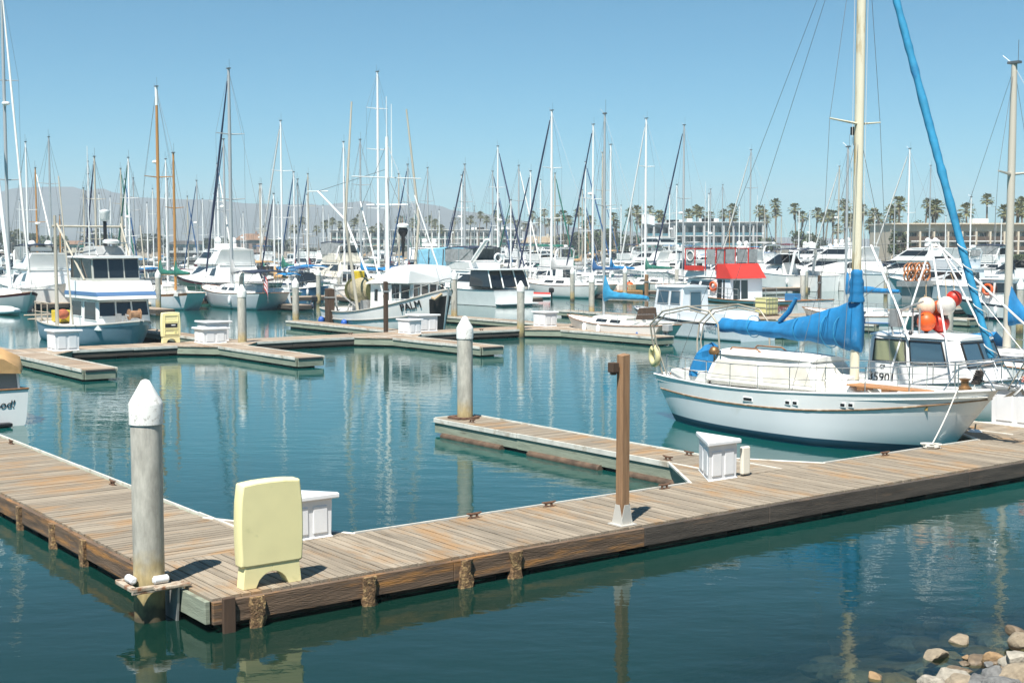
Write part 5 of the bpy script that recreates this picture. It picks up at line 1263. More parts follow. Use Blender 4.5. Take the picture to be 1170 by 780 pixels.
row2_sail('white sloop with a single wooden mast behind the flybridge cruiser', 50, 336, HD_IN, 11, 3.4, 44, 192, 'v', furl=whitecan, wirer=.012, radar=.5)
# ketch with green covers
loc = pos(186, 351); L = 13.5
sc, sch = row2_sail('white wooden ketch with two varnished masts and green sail covers', 186, 351, HD_OUT, L, 3.9, 183, 101, 'v', hullm=mat('white planked hull', (.68, .70, .72), .35, var=.05), stripe=teak, bot=antifoul_g, coverm=green, radar=.62, spreads=(.55,), det=1, cabm=offwhite, wirer=.011, second=(mfrac(203, loc, HD_OUT, L), mh(203, 178, loc)), boomlen=.26, tw=.38, mr=.14, zs=(1.35, 1.15, 1.7))
mb = MB(); mb.tube([(L / 2 - .6, 0, 1.75), (L / 2 + 1.7, 0, 2.15)], .09, 7); mb.build('bowsprit', teak, sc)
mb = MB(); mb.tube([(mfrac(183, loc, HD_OUT, L) * L - L / 2, 0, mh(183, 122, loc)), (mfrac(183, loc, HD_OUT, L) * L - L / 2, 0, mh(183, 101, loc))], .125, 8); mb.build('mast_top', sparwhite, sc)
dinghy('grey inflatable dinghy with black outboard by the ketch', pos(160, 352), HD_IN, mat('beige inflatable', (.52, .44, .33), .6), 3.2)
# grey sloop with navy bimini
loc = pos(272, 351); L = 13
gs, gh = row2_sail('pale grey hulled sloop with navy bimini and flag on its stern', 272, 351, HD_OUT, L, 4.1, 265, 80, 'g', hullm=greyhull, stripe=white, bot=antifoul_g, furl=navy, coverm=greycan, spreads=(.4, .7), det=2, bimini=navycan, dodger=navycan, wirer=.011, mr=.15, zs=(1.35, 1.25, 1.7))
mb = MB(); x2 = mfrac(258, loc, HD_OUT, L) * L - L / 2
mb = MB(); mb.tube([(-L / 2 + .2, .9, 1.2), (-L / 2 - .2, .95, 2.9)], .02, 5); fp = mb.build('flag_staff', teak, gs)
def flag(parent, x, y, z, w, hgt, cols, wave=.06, droop=.35):
    n = 7; obs = []
    for i, (m, z0, z1, x0, x1) in enumerate(cols):
        mb = MB(); k = 8
        for a in range(k):
            f0, f1 = x0 + (x1 - x0) * a / k, x0 + (x1 - x0) * (a + 1) / k
            P = lambda f, v, e: (x - f * w * .8, y + wave * math.sin(f * 7) + e, z + v * hgt - droop * f * f * hgt)
            mb.hexa([P(f0, z0, -.006), P(f1, z0, -.006), P(f1, z0, .006), P(f0, z0, .006), P(f0, z1, -.006), P(f1, z1, -.006), P(f1, z1, .006), P(f0, z1, .006)])
        obs.append(mb.build('flag' if i == 0 else 'flag_stripe', m, parent if i == 0 else obs[0]))
    return obs[0]
flag(gs, -L / 2 - .12, .95, 1.7, .9, 1.1, [(fibwhite, i / 7, (i + 1) / 7, 0, 1) if i % 2 else (red, i / 7, (i + 1) / 7, 0, 1) for i in range(7)] + [(navy, .55, 1.01, 0, .42)], .05, 1.0)
dinghy('navy inflatable dinghy tied under the grey sloop stern', pos(332, 353), HD_OUT + R(70), navycan, 3.4, None, None, True)
mb = MB(); tw = empty('boarding_platform', pos(318, 352), HD_OUT, 'white fibreglass swim tower floating behind the grey sloop', 'float'); mb.hexa([(-.6, -.9, .15), (.6, -.9, .15), (.6, .9, .15), (-.6, .9, .15), (-.5, -.8, 1.6), (.5, -.8, 1.6), (.5, .8, 1.6), (-.5, .8, 1.6)]); mb.build('body', white, tw, None, .08); mb = MB(); mb.box((0, 0, .1), (1.6, 2.2, .24)); mb.build('pontoon', navycan, tw, None, .05)
row2_sail('white sloop with radar on its grey mast and royal blue furled jib', 262, 338, HD_OUT, 12, 3.7, 258, 160, 'g', furl=royal, radar=.52, spreads=(.5,), wirer=.012, mr=.12)
cruiser('white sedan cruiser with pale blue stern curtain behind the ketch', pos(258, 337), HD_OUT, 11, 4, style='sport', canv=whitecan, det=1, arch=False)
mb_ = None
# around the net drum boat
cruiser('white flybridge motor yacht under long navy canvas behind the net drum', pos(384, 331), HD_OUT, 15, 4.6, style='sport', canv=navycan, det=1, cab=cream, zscale=1.05)
cruiser('small white cuddy boat with blue cover beside the dinghy', pos(352, 340), HD_IN, 8, 2.9, style='express', canv=royal, hullm=mat('blue boat hull', (.06, .18, .34), .4), det=1, zscale=1.0)
cruiser('small white cabin cruiser behind the net drum boat', pos(402, 342), HD_IN, 8.5, 3, style='pilot', det=1, ant=False)
row2_sail('white sloop with bare silver mast behind the navy canvased yacht', 398, 334, HD_OUT, 11, 3.4, 394, 163, 'w', wirer=.012, mr=.11)
row2_sail('cutter with very tall white mast behind the white wheelhouse', 428, 334, HD_IN, 15, 4.3, 433, 86, 'w', spreads=(.33, .62, .82), wirer=.012, mr=.15)
# black canvased trawler yacht
loc = pos(530, 346); L = 14.5
by, byh = cruiser('white trawler yacht with black canvas flybridge and stern curtains', loc, HD_OUT, L, 4.6, style='sport', det=1, canv=navycan, arch=False, zscale=.95)
mb = MB(); mb.hexa([(-L * .46, -2.0, 1.55), (-L * .25, -2.0, 1.55), (-L * .25, 2.0, 1.55), (-L * .46, 2.0, 1.55), (-L * .42, -1.85, 2.9), (-L * .25, -1.85, 2.9), (-L * .25, 1.85, 2.9), (-L * .42, 1.85, 2.9)]); ac = mb.build('aft_cabin', glass, by, None, .05)
mb = MB(); mb.box((-L * .345, 0, 2.97), (L * .23, 4.1, .1)); mb.build('cockpit_roof', white, ac, None, .03)
for y in (-1.95, -.7, .7, 1.95):
    mb = MB(); mb.tube([(-L * .466, y, 1.5), (-L * .425, y * .95, 2.95)], .06, 6); mb.build('curtain_post', white, ac)
mb = MB(); mb.tube([(-2.5, 1.2, 3.2), (-5.6, 1.6, 5.4), (-6.0, 1.6, 5.45)], [.2, .17, .12], 8); mb.build('davit_arm', white, by, 60)
mb = MB(); mb.torus((-L * .44, 1.0, 3.95), .33, .09, (1, 0, 0), 16, 6); mb.build('life_ring', fibwhite, by, 60)
mb = MB(); mb.box((-L * .53, 0, .22), (.9, 3.8, .12)); mb.build('swim_step', white, by, None, .03)
dk = empty('floating_platform', pos(572, 344), ANG, 'cream floating work platform behind the trawler yacht', 'float'); mb = MB(); mb.box((0, 0, .15), (5.5, 1.6, .4)); mb.build('deck', mat('cream float', (.56, .48, .34), .7), dk, None, .05); mb = MB(); mb.box((0, 0, .37), (5.3, 1.4, .04)); mb.build('top', deckwhite, dk)
dinghy('small white and red tender with outboard by the two close piles', pos(608, 341), HD_OUT + R(60), fibwhite, 3.3, red, None, True)
# light blue tarp boat
tb, tbh = cruiser('motor yacht wrapped in a light blue tarp behind the white wheelhouse', pos(492, 333), HD_OUT, 13, 4.4, style='sport', det=0, arch=False, ant=False)
mb = MB(); mb.hexa([(-5.4, -2.0, 2.7), (.2, -2.0, 2.7), (.2, 2.0, 2.7), (-5.4, 2.0, 2.7), (-5.2, -1.8, 4.75), (.0, -1.8, 4.45), (.0, 1.8, 4.5), (-5.2, 1.8, 4.8)]); mb.build('tarp_shelter', skytarp, tb, None, .12)
mb = MB()
for x in (-5.35, -2.6, .15): 
    for sd in (-1, 1): mb.tube([(x, sd * 2.02, 2.6), (x * .98, sd * 1.85, 4.6)], .05, 5)
mb.build('tarp_frame', wpostd, tb)
# white sloop, grey boom cover
row2_sail('long white sloop with grey boom cover and dark rolled jib', 640, 339, HD_OUT, 14, 3.9, 630, 127, 'w', coverm=greycan, furl=navy, spreads=(.36, .66), det=1, wirer=.012, mr=.14, bot=antifoul_g)
row2_sail('white sloop with orange life ring behind the grey boom cover', 612, 334, HD_OUT, 11, 3.5, 606, 196, 'w', furl=navy, wirer=.012)
row2_sail('white sloop with bright royal blue boom cover by the orange float', 686, 336, HD_OUT, 12, 3.7, 677, 143, 'w', coverm=royal, furl=navy, radar=.55, det=1, wirer=.012, mr=.12)
row2_sail('white sloop with white mast and blue cockpit cover near the orange float', 704, 333, HD_OUT, 11.5, 3.6, 697, 166, 'w', coverm=blue, wirer=.012, mr=.12)
fl = empty('work_float', pos(702, 339), ANG, 'orange brown work float carrying gear in front of the blue covered sloop', 'float')
mb = MB(); mb.box((0, 0, .25), (5.5, 2.2, .7)); mb.build('deck', mat('orange float', (.42, .22, .08), .7, var=.3, vscale=3), fl, None, .06)
rr = random.Random(4)
for k in range(5):
    mb = MB(); s = rr.uniform(.3, .6); mb.box((-2.2 + k * 1.05, rr.uniform(-.5, .5), .6 + s / 2), (s * 1.2, s, s)); mb.build('gear_box', [royal, black, galv, whitecan, netmat][k], fl, None, .04)
o = empty('buoy', pos(719, 338) + Vector((0, 0, .9)), 0, 'orange round buoy lying on the end of the work float', 'buoy'); mb = MB(); mb.ball((0, 0, 0), .5, n=14); mb.build('ball', orange, o, 180); mb = MB(); mb.lathe([(.08, .45), (.1, .6), (.05, .66)], n=8); mb.build('eye', black, o)
row2_sail('white sloop with dark green boom cover beside the red canopied boat', 748, 334, HD_OUT, 12, 3.7, 737, 136, 'w', coverm=green, furl=sparwhite, spreads=(.4, .7), det=1, wirer=.012, mr=.14)
row2_sail('white sloop with dark rolled jib and radar behind the red canopy', 786, 333, HD_OUT, 12, 3.7, 780, 144, 'g', coverm=navycan, furl=navy, radar=.42, wirer=.012, mr=.12)
ty, tyh = cruiser('tall white triple deck yacht behind the green boom cover', pos(738, 322), HD_OUT, 15, 5.0, style='yacht', det=1, zscale=1.0)
mb = MB(); c = House(-4.2, -.4, 1.6, 1.5, 5.0, 5.9, .3, .1, .9); c.build(ty, white, 'sky_lounge', white); c.windows({'star': [(.05, .95, .45, .85)], 'port': [(.05, .95, .45, .85)], 'aft': [(.1, .9, .45, .85)], 'front': [(.05, .95, .45, .85)]}, glass)
fs = empty('flag_pole', pos(733, 327), 0, 'white pole flying a plain white flag by the triple deck yacht', 'flag'); mb = MB(); mb.tube([(0, 0, 0), (0, 0, 10)], [.07, .04], 6); p_ = mb.build('pole', sparwhite, fs); f_ = flag(fs, -.05, 0, 7.6, 2.0, 1.1, [(fibwhite, 0, 1, 0, -1)], .12, .2)
# white yachts at the right
cruiser('rounded white cruiser with dark windows and bimini by the red canopy', pos(893, 331), HD_OUT, 13, 4.4, style='express', det=1, canv=navycan, zscale=1.35)
cruiser('long white yacht with wraparound dark windows and twin domes', pos(950, 331), HD_OUT, 19, 5.2, style='yacht', det=1, zscale=1.05)
cruiser('second big white yacht with grey blue hull beside the long white one', pos(1040, 334), HD_OUT, 18, 5.0, hullm=mat('grey blue yacht hull', (.42, .52, .58), .25), style='yacht', det=1, zscale=1.05)
cruiser('grey blue trawler yacht with stacked orange traps on its deck', pos(1078, 341), HD_OUT, 13, 4.4, hullm=mat('grey blue yacht hull', (.42, .52, .58)), style='sport', det=1, canv=None, cab=mat('pale blue white house', (.68, .72, .75)))
tr = empty('trap_stack', pos(1049, 342) + Vector((0, 0, 2.2)), ANG, 'stack of orange brown wire traps beside the grey blue trawler yacht', 'trap')
for k in range(6):
    mb = MB(); mb.torus(((k % 3 - 1) * 1.15, 0, (k // 3) * .62), .52, .1, (0, 1, .1), 14, 5); mb.torus(((k % 3 - 1) * 1.15, .4, (k // 3) * .62), .5, .08, (0, 1, .1), 14, 5); mb.build('trap', mat('orange trap', (.46, .17, .06), .8, var=.3), tr)
mb = MB(); mb.box((0, .2, -.75), (3.8, 1.6, .5)); mb.box((0, .2, -1.6), (3, 1, 1.3)); mb.build('trap_platform', galv, tr)
row2_sail('white sloop with pale mast between the two big yachts and the motel', 1038, 331, HD_OUT, 12, 3.7, 1036, 171, 'w', furl=whitecan, wirer=.012, mr=.12, spreads=(.5,))
cruiser('white sedan cruiser with navy canvas in front of the motel', pos(1122, 326), HD_OUT, 14, 4.6, style='sport', det=1, canv=navycan)
cruiser('white express cruiser with radar arch at the far right by the motel', pos(1156, 334), HD_OUT, 12, 4.2, style='express', det=1, zscale=1.2)
row2_sail('white sloop with thin grey mast near the motel lamp', 1098, 330, HD_OUT, 10, 3.3, 1107, 226, 'w', coverm=greycan, wirer=.012)
# row 2 and outer walkways
def far_dock(label, u0, u1, v0, v1): return dock(label, u0, u1, v0, v1, 'y' if v1 - v0 > u1 - u0 else 'x', deck_far, {'u0': beamdark, 'v0': beamdark, 'v1': beamdark}, (), int(u0), bw=.6, gap=.03, floats=False, seg=6)
far_dock('distant walkway behind the first row of sailboats', 104, 106.5, -5, 96)
far_dock('distant walkway below the white yachts', 95, 97.2, 97, 190)
for k, v in enumerate((36, 47, 58, 69.5, 80, 90)):
    far_dock(['distant finger pontoon beside the ketch', 'distant finger pontoon under the grey sloop', 'distant finger pontoon by the small cuddy boats', 'distant finger pontoon left of the trawler yacht', 'distant finger pontoon beside the long white sloop', 'distant finger pontoon by the orange work float'][k], 90, 103.9, v, v + 1.3)
for k, (u0, v0, v1) in enumerate(((137, 0, 210), (178, 0, 250), (220, 20, 260), (263, 40, 280), (315, 60, 290), (380, 90, 300))):
    far_dock('far walkway %s' % ['second beyond the ketch row', 'third beyond the ketch row', 'under the mast forest', 'deep in the mast forest', 'close to the far shore', 'last before the far shore'][k], u0, u0 + 2.5, v0, v1)
# ------------------------------------------------------------------ the mast forest: further boats, one by one
LM = [(-60, 45, 'beyond the left edge sloop'), (45, 88, 'beyond the dark bimini cruiser'), (88, 150, 'beyond the steel blue troller'), (150, 225, 'beyond the varnished masts'), (225, 290, 'beyond the pale grey sloop'), (290, 345, 'beyond the navy bimini'), (345, 400, 'beyond the net drum'), (400, 470, 'beyond the white wheelhouse'), (470, 530, 'beyond the light blue tarp'), (530, 600, 'beyond the black canvased yacht'), (600, 660, 'beyond the grey boom cover'), (660, 722, 'beyond the orange work float'), (722, 790, 'beyond the green boom cover'), (790, 872, 'beyond the red canopy'), (872, 930, 'below the end of the hotel'), (930, 1015, 'beyond the long white yacht'), (1015, 1100, 'in front of the motel balconies'), (1100, 1260, 'near the motel lamp')]
def landmark(px):
    for a, b, s in LM:
        if a <= px < b: return s
    return LM[-1][2]
HULLS = [('white', white), ('white', white), ('white', white), ('white', white), ('white', white), ('cream', cream), ('navy', navy), ('pale grey', greyhull), ('green', mat('green hull', (.02, .10, .07), .4)), ('off white', offwhite)]
COVERS = [('blue', blue), ('royal blue', royal), ('navy', navycan), ('green', green), ('tan', tan), ('grey', greycan), ('white', whitecan), ('maroon', maroon), ('no', None)]
SPARS = [('white', 'w'), ('white', 'w'), ('grey', 'g'), ('silver', 'a'), ('bleached', 't'), ('varnished', 'v')]
FURLS = [('no', None), ('no', None), ('white', whitecan), ('blue', royal), ('navy', navy), ('green', green)]
USED = set()
def pxof(p): return 585 + FPX * p.x / p.y
def shoreY(px): return 222 if px > 1000 else (222 + (1000 - px) / 120 * 150 if px > 880 else (380 if px > 640 else 530))
def filler_sail(p, hd, mh_=None, want=None, rr=rng):
    px = pxof(p); far = p.y > 230
    for _ in range(60):
        hn, hm = rr.choice(HULLS); cn, cm = rr.choice(COVERS); sn, sm = rr.choice(SPARS[:5] if rr.random() < .92 else SPARS); fn, fm = rr.choice(FURLS)
        if want:
            if 'spar' in want: sn, sm = want['spar']
            if 'furl' in want: fn, fm = want['furl']
            if 'cover' in want: cn, cm = want['cover']
        lab = '%s sailboat, %s mast, %s boom, %s, %s' % (hn, sn, 'bare' if cm is None else cn, 'no jib' if fm is None else fn + ' jib', landmark(px))
        if lab not in USED: break
    USED.add(lab)
    H = mh_ or rr.uniform(9.5, 15.5)
    L = min(14.5, max(7.5, H * .78))
    return sailboat(lab, p, hd, L, L * .30, (rr.uniform(.52, .6), H, sm), hm, hm if hn != 'white' else rr.choice([white, royal, maroon, white]), rr.choice([antifoul_b, antifoul_k, antifoul_r]), cm, fm, rr.uniform(.4, .6) if rr.random() < .18 else None, (.52,) if H < 12.5 else (.38, .68), 0, group='sailboats in the mast forest',
                    bimini=rr.choice([None, None, navycan, blue, whitecan]) if not far else None, wirer=.012 if not far else .016, rails=not far, mr=.06 + .003 * H)
def filler_motor(p, hd, rr=rng):
    px = pxof(p); far = p.y > 230
    for _ in range(60):
        st = rr.choice(['sport', 'sport', 'express', 'yacht', 'pilot']); hn, hm = rr.choice(HULLS); cn, cm = rr.choice(COVERS); rn, rm = rr.choice([('plain', None), ('blue', royal), ('navy', navy), ('red', maroon)])
        kind = {'sport': 'flybridge cruiser', 'express': 'express cruiser', 'yacht': 'motor yacht', 'pilot': 'pilothouse boat'}[st]
        lab = '%s %s, %s, %s sheer, %s' % (hn, kind, 'no canvas' if cm is None or st in ('yacht', 'pilot') else cn + ' canvas', rn, landmark(px))
        if lab not in USED: break
    USED.add(lab)
    L = rr.uniform(8.5, 14) if st != 'yacht' else rr.uniform(13, 17)
    return cruiser(lab, p, hd, L, L * .33, hm, rm, antifoul_k, st, 0, 'motor boats in the far rows', cm if st in ('sport', 'express') else None, rr.random() < .7 and 'motor_yacht' or 'cabin_cruiser', arch=rr.random() < .6, zscale=rr.uniform(.95, 1.15))
# the masts one can pick out in the photo
W_, G_, T_, V_, A_ = ('white', 'w'), ('grey', 'g'), ('bleached', 't'), ('varnished', 'v'), ('silver', 'a')
N_, B_, GR_, WH_, NO_ = ('navy', navy), ('blue', royal), ('green', green), ('white', whitecan), ('no', None)
for px, yt, u, sp, fu in ((103, 200, 128, W_, NO_), (138, 194, 146, T_, GR_), (143, 206, 128, W_, B_), (152, 181, 124, W_, GR_), (228, 207, 146, G_, B_), (231, 228, 168, W_, NO_), (300, 211, 128, T_, NO_), (302, 211, 146, W_, NO_), (316, 232, 168, W_, NO_), (328, 139, 124, W_, WH_), (337, 206, 128, G_, NO_), (342, 197, 132, W_, B_), (351, 223, 146, W_, NO_), (371, 235, 168, W_, NO_), (485, 193, 146, G_, NO_), (531, 201, 128, W_, NO_), (558, 197, 146, G_, N_), (564, 169, 126, W_, N_), (593, 248, 188, A_, NO_), (619, 206, 146, W_, NO_), (690, 240, 188, W_, NO_), (693, 175, 130, T_, NO_), (760, 216, 146, W_, NO_), (767, 212, 128, W_, NO_), (806, 222, 130, W_, NO_), (809, 217, 146, G_, NO_), (820, 212, 168, A_, NO_), (862, 172, 126, G_, WH_), (848, 235, 146, W_, NO_), (908, 240, 128, W_, NO_), (1000, 246, 120, W_, NO_), (1017, 228, 128, G_, NO_), (1063, 190, 122, A_, NO_), (1077, 247, 118, W_, NO_), (72, 246, 146, V_, NO_), (95, 216, 146, T_, NO_), (113, 222, 168, W_, NO_), (130, 225, 168, W_, NO_), (171, 232, 146, W_, NO_), (190, 206, 128, A_, NO_), (215, 225, 168, T_, B_), (245, 222, 146, W_, NO_), (281, 243, 188, W_, NO_), (413, 238, 168, W_, NO_), (452, 200, 130, T_, NO_), (503, 240, 168, W_, NO_), (544, 236, 168, A_, NO_), (643, 245, 168, W_, NO_), (712, 235, 146, W_, NO_), (1138, 250, 108, W_, NO_)):
    p = Pu(px, u)
    if p.y > shoreY(px) - 8: continue
    filler_sail(p, HD_OUT if rng.random() < .5 else HD_IN, CAMZ + (280 - yt) * p.y / FPX, {'spar': sp, 'furl': fu})
taken = []
for u, hd, prob in ((112.5, HD_OUT, .66), (128, HD_IN, .52), (146, HD_OUT, .56), (169, HD_IN, .48), (188, HD_OUT, .46), (211, HD_IN, .34), (230, HD_OUT, .34), (254, HD_IN, .30), (273, HD_OUT, .28), (306, HD_IN, .22), (326, HD_OUT, .2), (371, HD_IN, .16), (392, HD_OUT, .14)):
    v = -10.0
    while v < 320:
        v += 5.2 + rng.uniform(0, .8)
        p = W(u + rng.uniform(-1, 1), v)
        if p.y < 50: continue
        px = pxof(p)
        if px < -30 or px > 1200 or p.y > shoreY(px) - 8 or rng.random() > prob: continue
        if u < 120 and 990 < px < 1110: continue
        filler_sail(p, hd) if rng.random() < (.62 if px < 700 else .35) else filler_motor(p, hd)
# ------------------------------------------------------------------ the setting
def sheet(name, pts, m, kind='structure'):
    mb = MB(); mb.poly(pts); return tag(mb.build(name, m), kind=kind)
def water_material():
    m, nt, b = nmat('harbour water'); N = nt.nodes; Lk = nt.links
    t = N.new('ShaderNodeTexCoord')
    b.inputs['Base Color'].default_value = (.003, .029, .026, 1); b.inputs['Roughness'].default_value = .03; b.inputs['IOR'].default_value = 1.33
    # base colour goes from dark green by the bank to teal beyond the walkway
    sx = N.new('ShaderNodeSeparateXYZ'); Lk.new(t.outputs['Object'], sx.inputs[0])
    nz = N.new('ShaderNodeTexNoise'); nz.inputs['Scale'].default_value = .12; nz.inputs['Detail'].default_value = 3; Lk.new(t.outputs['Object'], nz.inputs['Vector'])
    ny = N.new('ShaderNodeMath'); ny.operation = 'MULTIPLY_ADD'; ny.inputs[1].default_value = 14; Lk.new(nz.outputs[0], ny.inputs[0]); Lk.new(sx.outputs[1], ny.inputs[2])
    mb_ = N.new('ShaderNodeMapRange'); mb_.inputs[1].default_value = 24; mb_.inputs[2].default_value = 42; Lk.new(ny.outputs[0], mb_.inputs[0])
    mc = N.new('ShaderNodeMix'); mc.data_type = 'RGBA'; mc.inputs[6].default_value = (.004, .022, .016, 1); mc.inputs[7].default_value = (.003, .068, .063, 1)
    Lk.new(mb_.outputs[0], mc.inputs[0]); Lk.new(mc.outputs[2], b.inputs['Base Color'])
    def wave(scale, rot, stretch, dist, detail=2):
        mp = N.new('ShaderNodeMapping'); mp.inputs['Scale'].default_value = (scale, scale * stretch, scale); mp.inputs['Rotation'].default_value = (0, 0, rot)
        Lk.new(t.outputs['Object'], mp.inputs['Vector'])
        n = N.new('ShaderNodeTexNoise'); n.inputs['Scale'].default_value = 1; n.inputs['Detail'].default_value = detail; n.inputs['Roughness'].default_value = .5
        Lk.new(mp.outputs[0], n.inputs['Vector'])
        k = N.new('ShaderNodeMath'); k.operation = 'MULTIPLY'; k.inputs[1].default_value = dist; Lk.new(n.outputs[0], k.inputs[0]); return k.outputs[0]
    a = wave(.9, R(12), 1.9, .05); c = wave(4.2, R(-20), 1.7, .0115); d = wave(13, R(35), 1.4, .0022)
    # wind: calm patches and ruffled patches
    n = N.new('ShaderNodeTexNoise'); n.inputs['Scale'].default_value = .06; n.inputs['Detail'].default_value = 3; Lk.new(t.outputs['Object'], n.inputs['Vector'])
    mr = N.new('ShaderNodeMapRange'); mr.inputs[1].default_value = .35; mr.inputs[2].default_value = .65; mr.inputs[3].default_value = .35; mr.inputs[4].default_value = 1.45; Lk.new(n.outputs[0], mr.inputs[0])
    s1 = N.new('ShaderNodeMath'); Lk.new(a, s1.inputs[0]); Lk.new(c, s1.inputs[1]); s2 = N.new('ShaderNodeMath'); Lk.new(s1.outputs[0], s2.inputs[0]); Lk.new(d, s2.inputs[1])
    bp = N.new('ShaderNodeBump'); bp.inputs['Distance'].default_value = 1.0; bp.inputs['Strength'].default_value = .24
    sm = N.new('ShaderNodeMath'); sm.operation = 'MULTIPLY'; Lk.new(s2.outputs[0], sm.inputs[0]); Lk.new(mr.outputs[0], sm.inputs[1]); Lk.new(sm.outputs[0], bp.inputs['Height'])
    Lk.new(bp.outputs[0], b.inputs['Normal'])
    # the water clears over the shallow stones at the bank
    tr = N.new('ShaderNodeBsdfTransparent'); tr.inputs[0].default_value = (.66, .76, .66, 1)
    fr = N.new('ShaderNodeFresnel'); fr.inputs[0].default_value = 1.33; Lk.new(bp.outputs[0], fr.inputs['Normal'])
    gl = N.new('ShaderNodeBsdfGlossy'); gl.inputs['Roughness'].default_value = .03; Lk.new(bp.outputs[0], gl.inputs['Normal'])
    m1 = N.new('ShaderNodeMixShader'); Lk.new(fr.outputs[0], m1.inputs[0]); Lk.new(tr.outputs[0], m1.inputs[1]); Lk.new(gl.outputs[0], m1.inputs[2])
    dt = N.new('ShaderNodeVectorMath'); dt.operation = 'DISTANCE'; dt.inputs[1].default_value = (7.6, 12.8, 0); Lk.new(t.outputs['Object'], dt.inputs[0])
    r2 = N.new('ShaderNodeMapRange'); r2.inputs[1].default_value = 3.0; r2.inputs[2].default_value = 6.6; r2.inputs[3].default_value = .96; r2.inputs[4].default_value = 0; Lk.new(dt.outputs['Value'], r2.inputs[0])
    m2 = N.new('ShaderNodeMixShader'); Lk.new(r2.outputs[0], m2.inputs[0]); Lk.new(b.outputs[0], m2.inputs[1]); Lk.new(m1.outputs[0], m2.inputs[2])
    Lk.new(m2.outputs[0], N['Material Output'].inputs['Surface'])
    return m
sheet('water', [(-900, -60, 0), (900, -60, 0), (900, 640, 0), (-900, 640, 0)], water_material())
# sloping stony bed at the near bank
mb = MB(); n = 30
bankm = mat('bank gravel', (.20, .165, .12), .95, var=.5, vscale=4, bump=1, bscale=12, col2=(.10, .12, .11), thr=.55)
def bankz(x, y):
    d = (x - 4.2) * .62 - (y - 15.6) * .75       # towards the lower right of the picture it rises
    return -.50 + .27 * d if d < 2 else -.03 + .45 * (d - 2)
rows = []
for a in range(n + 1):
    y = 2 + 19 * a / n; rows.append([(x, y, max(-2.5, bankz(x, y)) + .10 * noise.noise(Vector((x * .9, y * .9, 0)))) for x in [-2 + 24 * k / n for k in range(n + 1)]])
mb.loft(rows, 0, False, False, closed=False); tag(mb.build('bank_ground', bankm, None, 180), kind='structure')
rockm = [mat('tan rock', (.27, .22, .155), .9, var=.3, vscale=11, bump=.8, bscale=26, col2=(.25, .20, .14), thr=.52, dscale=9), mat('pale rock', (.34, .31, .255), .9, col2=(.20, .175, .13), thr=.55, dscale=8, var=.35, vscale=11, bump=.8, bscale=26), mat('grey rock', (.16, .16, .155), .9, var=.4, vscale=13, bump=.8, bscale=26, col2=(.36, .35, .32), thr=.58), mat('orange rock', (.29, .19, .10), .9, var=.3, vscale=11, bump=.8, bscale=26), mat('wet brown rock', (.15, .11, .07), .6, var=.4, vscale=11, bump=.8, bscale=26)]
def rock(px, py, s, mi, lab, grp=None, z=None, sc=None, seed=0):
    rr = random.Random(seed + int(px * 7 + py))
    p = G(px, py, 0.12 if z is None else z); zz = bankz(p.x, p.y)
    sx, sy, sz = sc or (rr.uniform(.8, 1.3), rr.uniform(.65, 1.05), rr.uniform(.5, .75)); off = Vector((rr.uniform(0, 99), rr.uniform(0, 99), 0))
    bm = bmesh.new()
    for _ in range(15):
        d = Vector((rr.gauss(0, 1), rr.gauss(0, 1), rr.gauss(0, 1))).normalized() * rr.uniform(.8, 1.0)
        bm.verts.new((d.x * sx * s * .95, d.y * sy * s * .95, d.z * sz * s * .95))
    hull_ = bmesh.ops.convex_hull(bm, input=bm.verts)
    loose = [q for q in bm.verts if not q.link_faces]; bmesh.ops.delete(bm, geom=loose, context='VERTS')
    bmesh.ops.triangulate(bm, faces=bm.faces); bmesh.ops.subdivide_edges(bm, edges=bm.edges[:], cuts=3, use_grid_fill=True)
    for _ in range(2): bmesh.ops.smooth_vert(bm, verts=bm.verts, factor=.5, use_axis_x=True, use_axis_y=True, use_axis_z=True)
    bm.normal_update()
    for q in bm.verts:
        e = q.co / s; q.co += q.normal * s * (.05 * noise.noise(e * 2.5 + off) + .03 * noise.noise(e * 7 + off))
    me = bpy.data.meshes.new('rock'); bm.to_mesh(me); bm.free(); me.materials.append(rockm[mi]); me.shade_smooth(); me.set_sharp_from_angle(angle=R(24))
    o = bpy.data.objects.new('rock', me); C.objects.link(o); o.location = (p.x, p.y, (zz + s * .12) if z is None else z - s * sz * .35); o.rotation_euler = (0, 0, rr.uniform(0, 6))
    tag(o, lab, 'rock', grp or 'stones along the bank'); return o
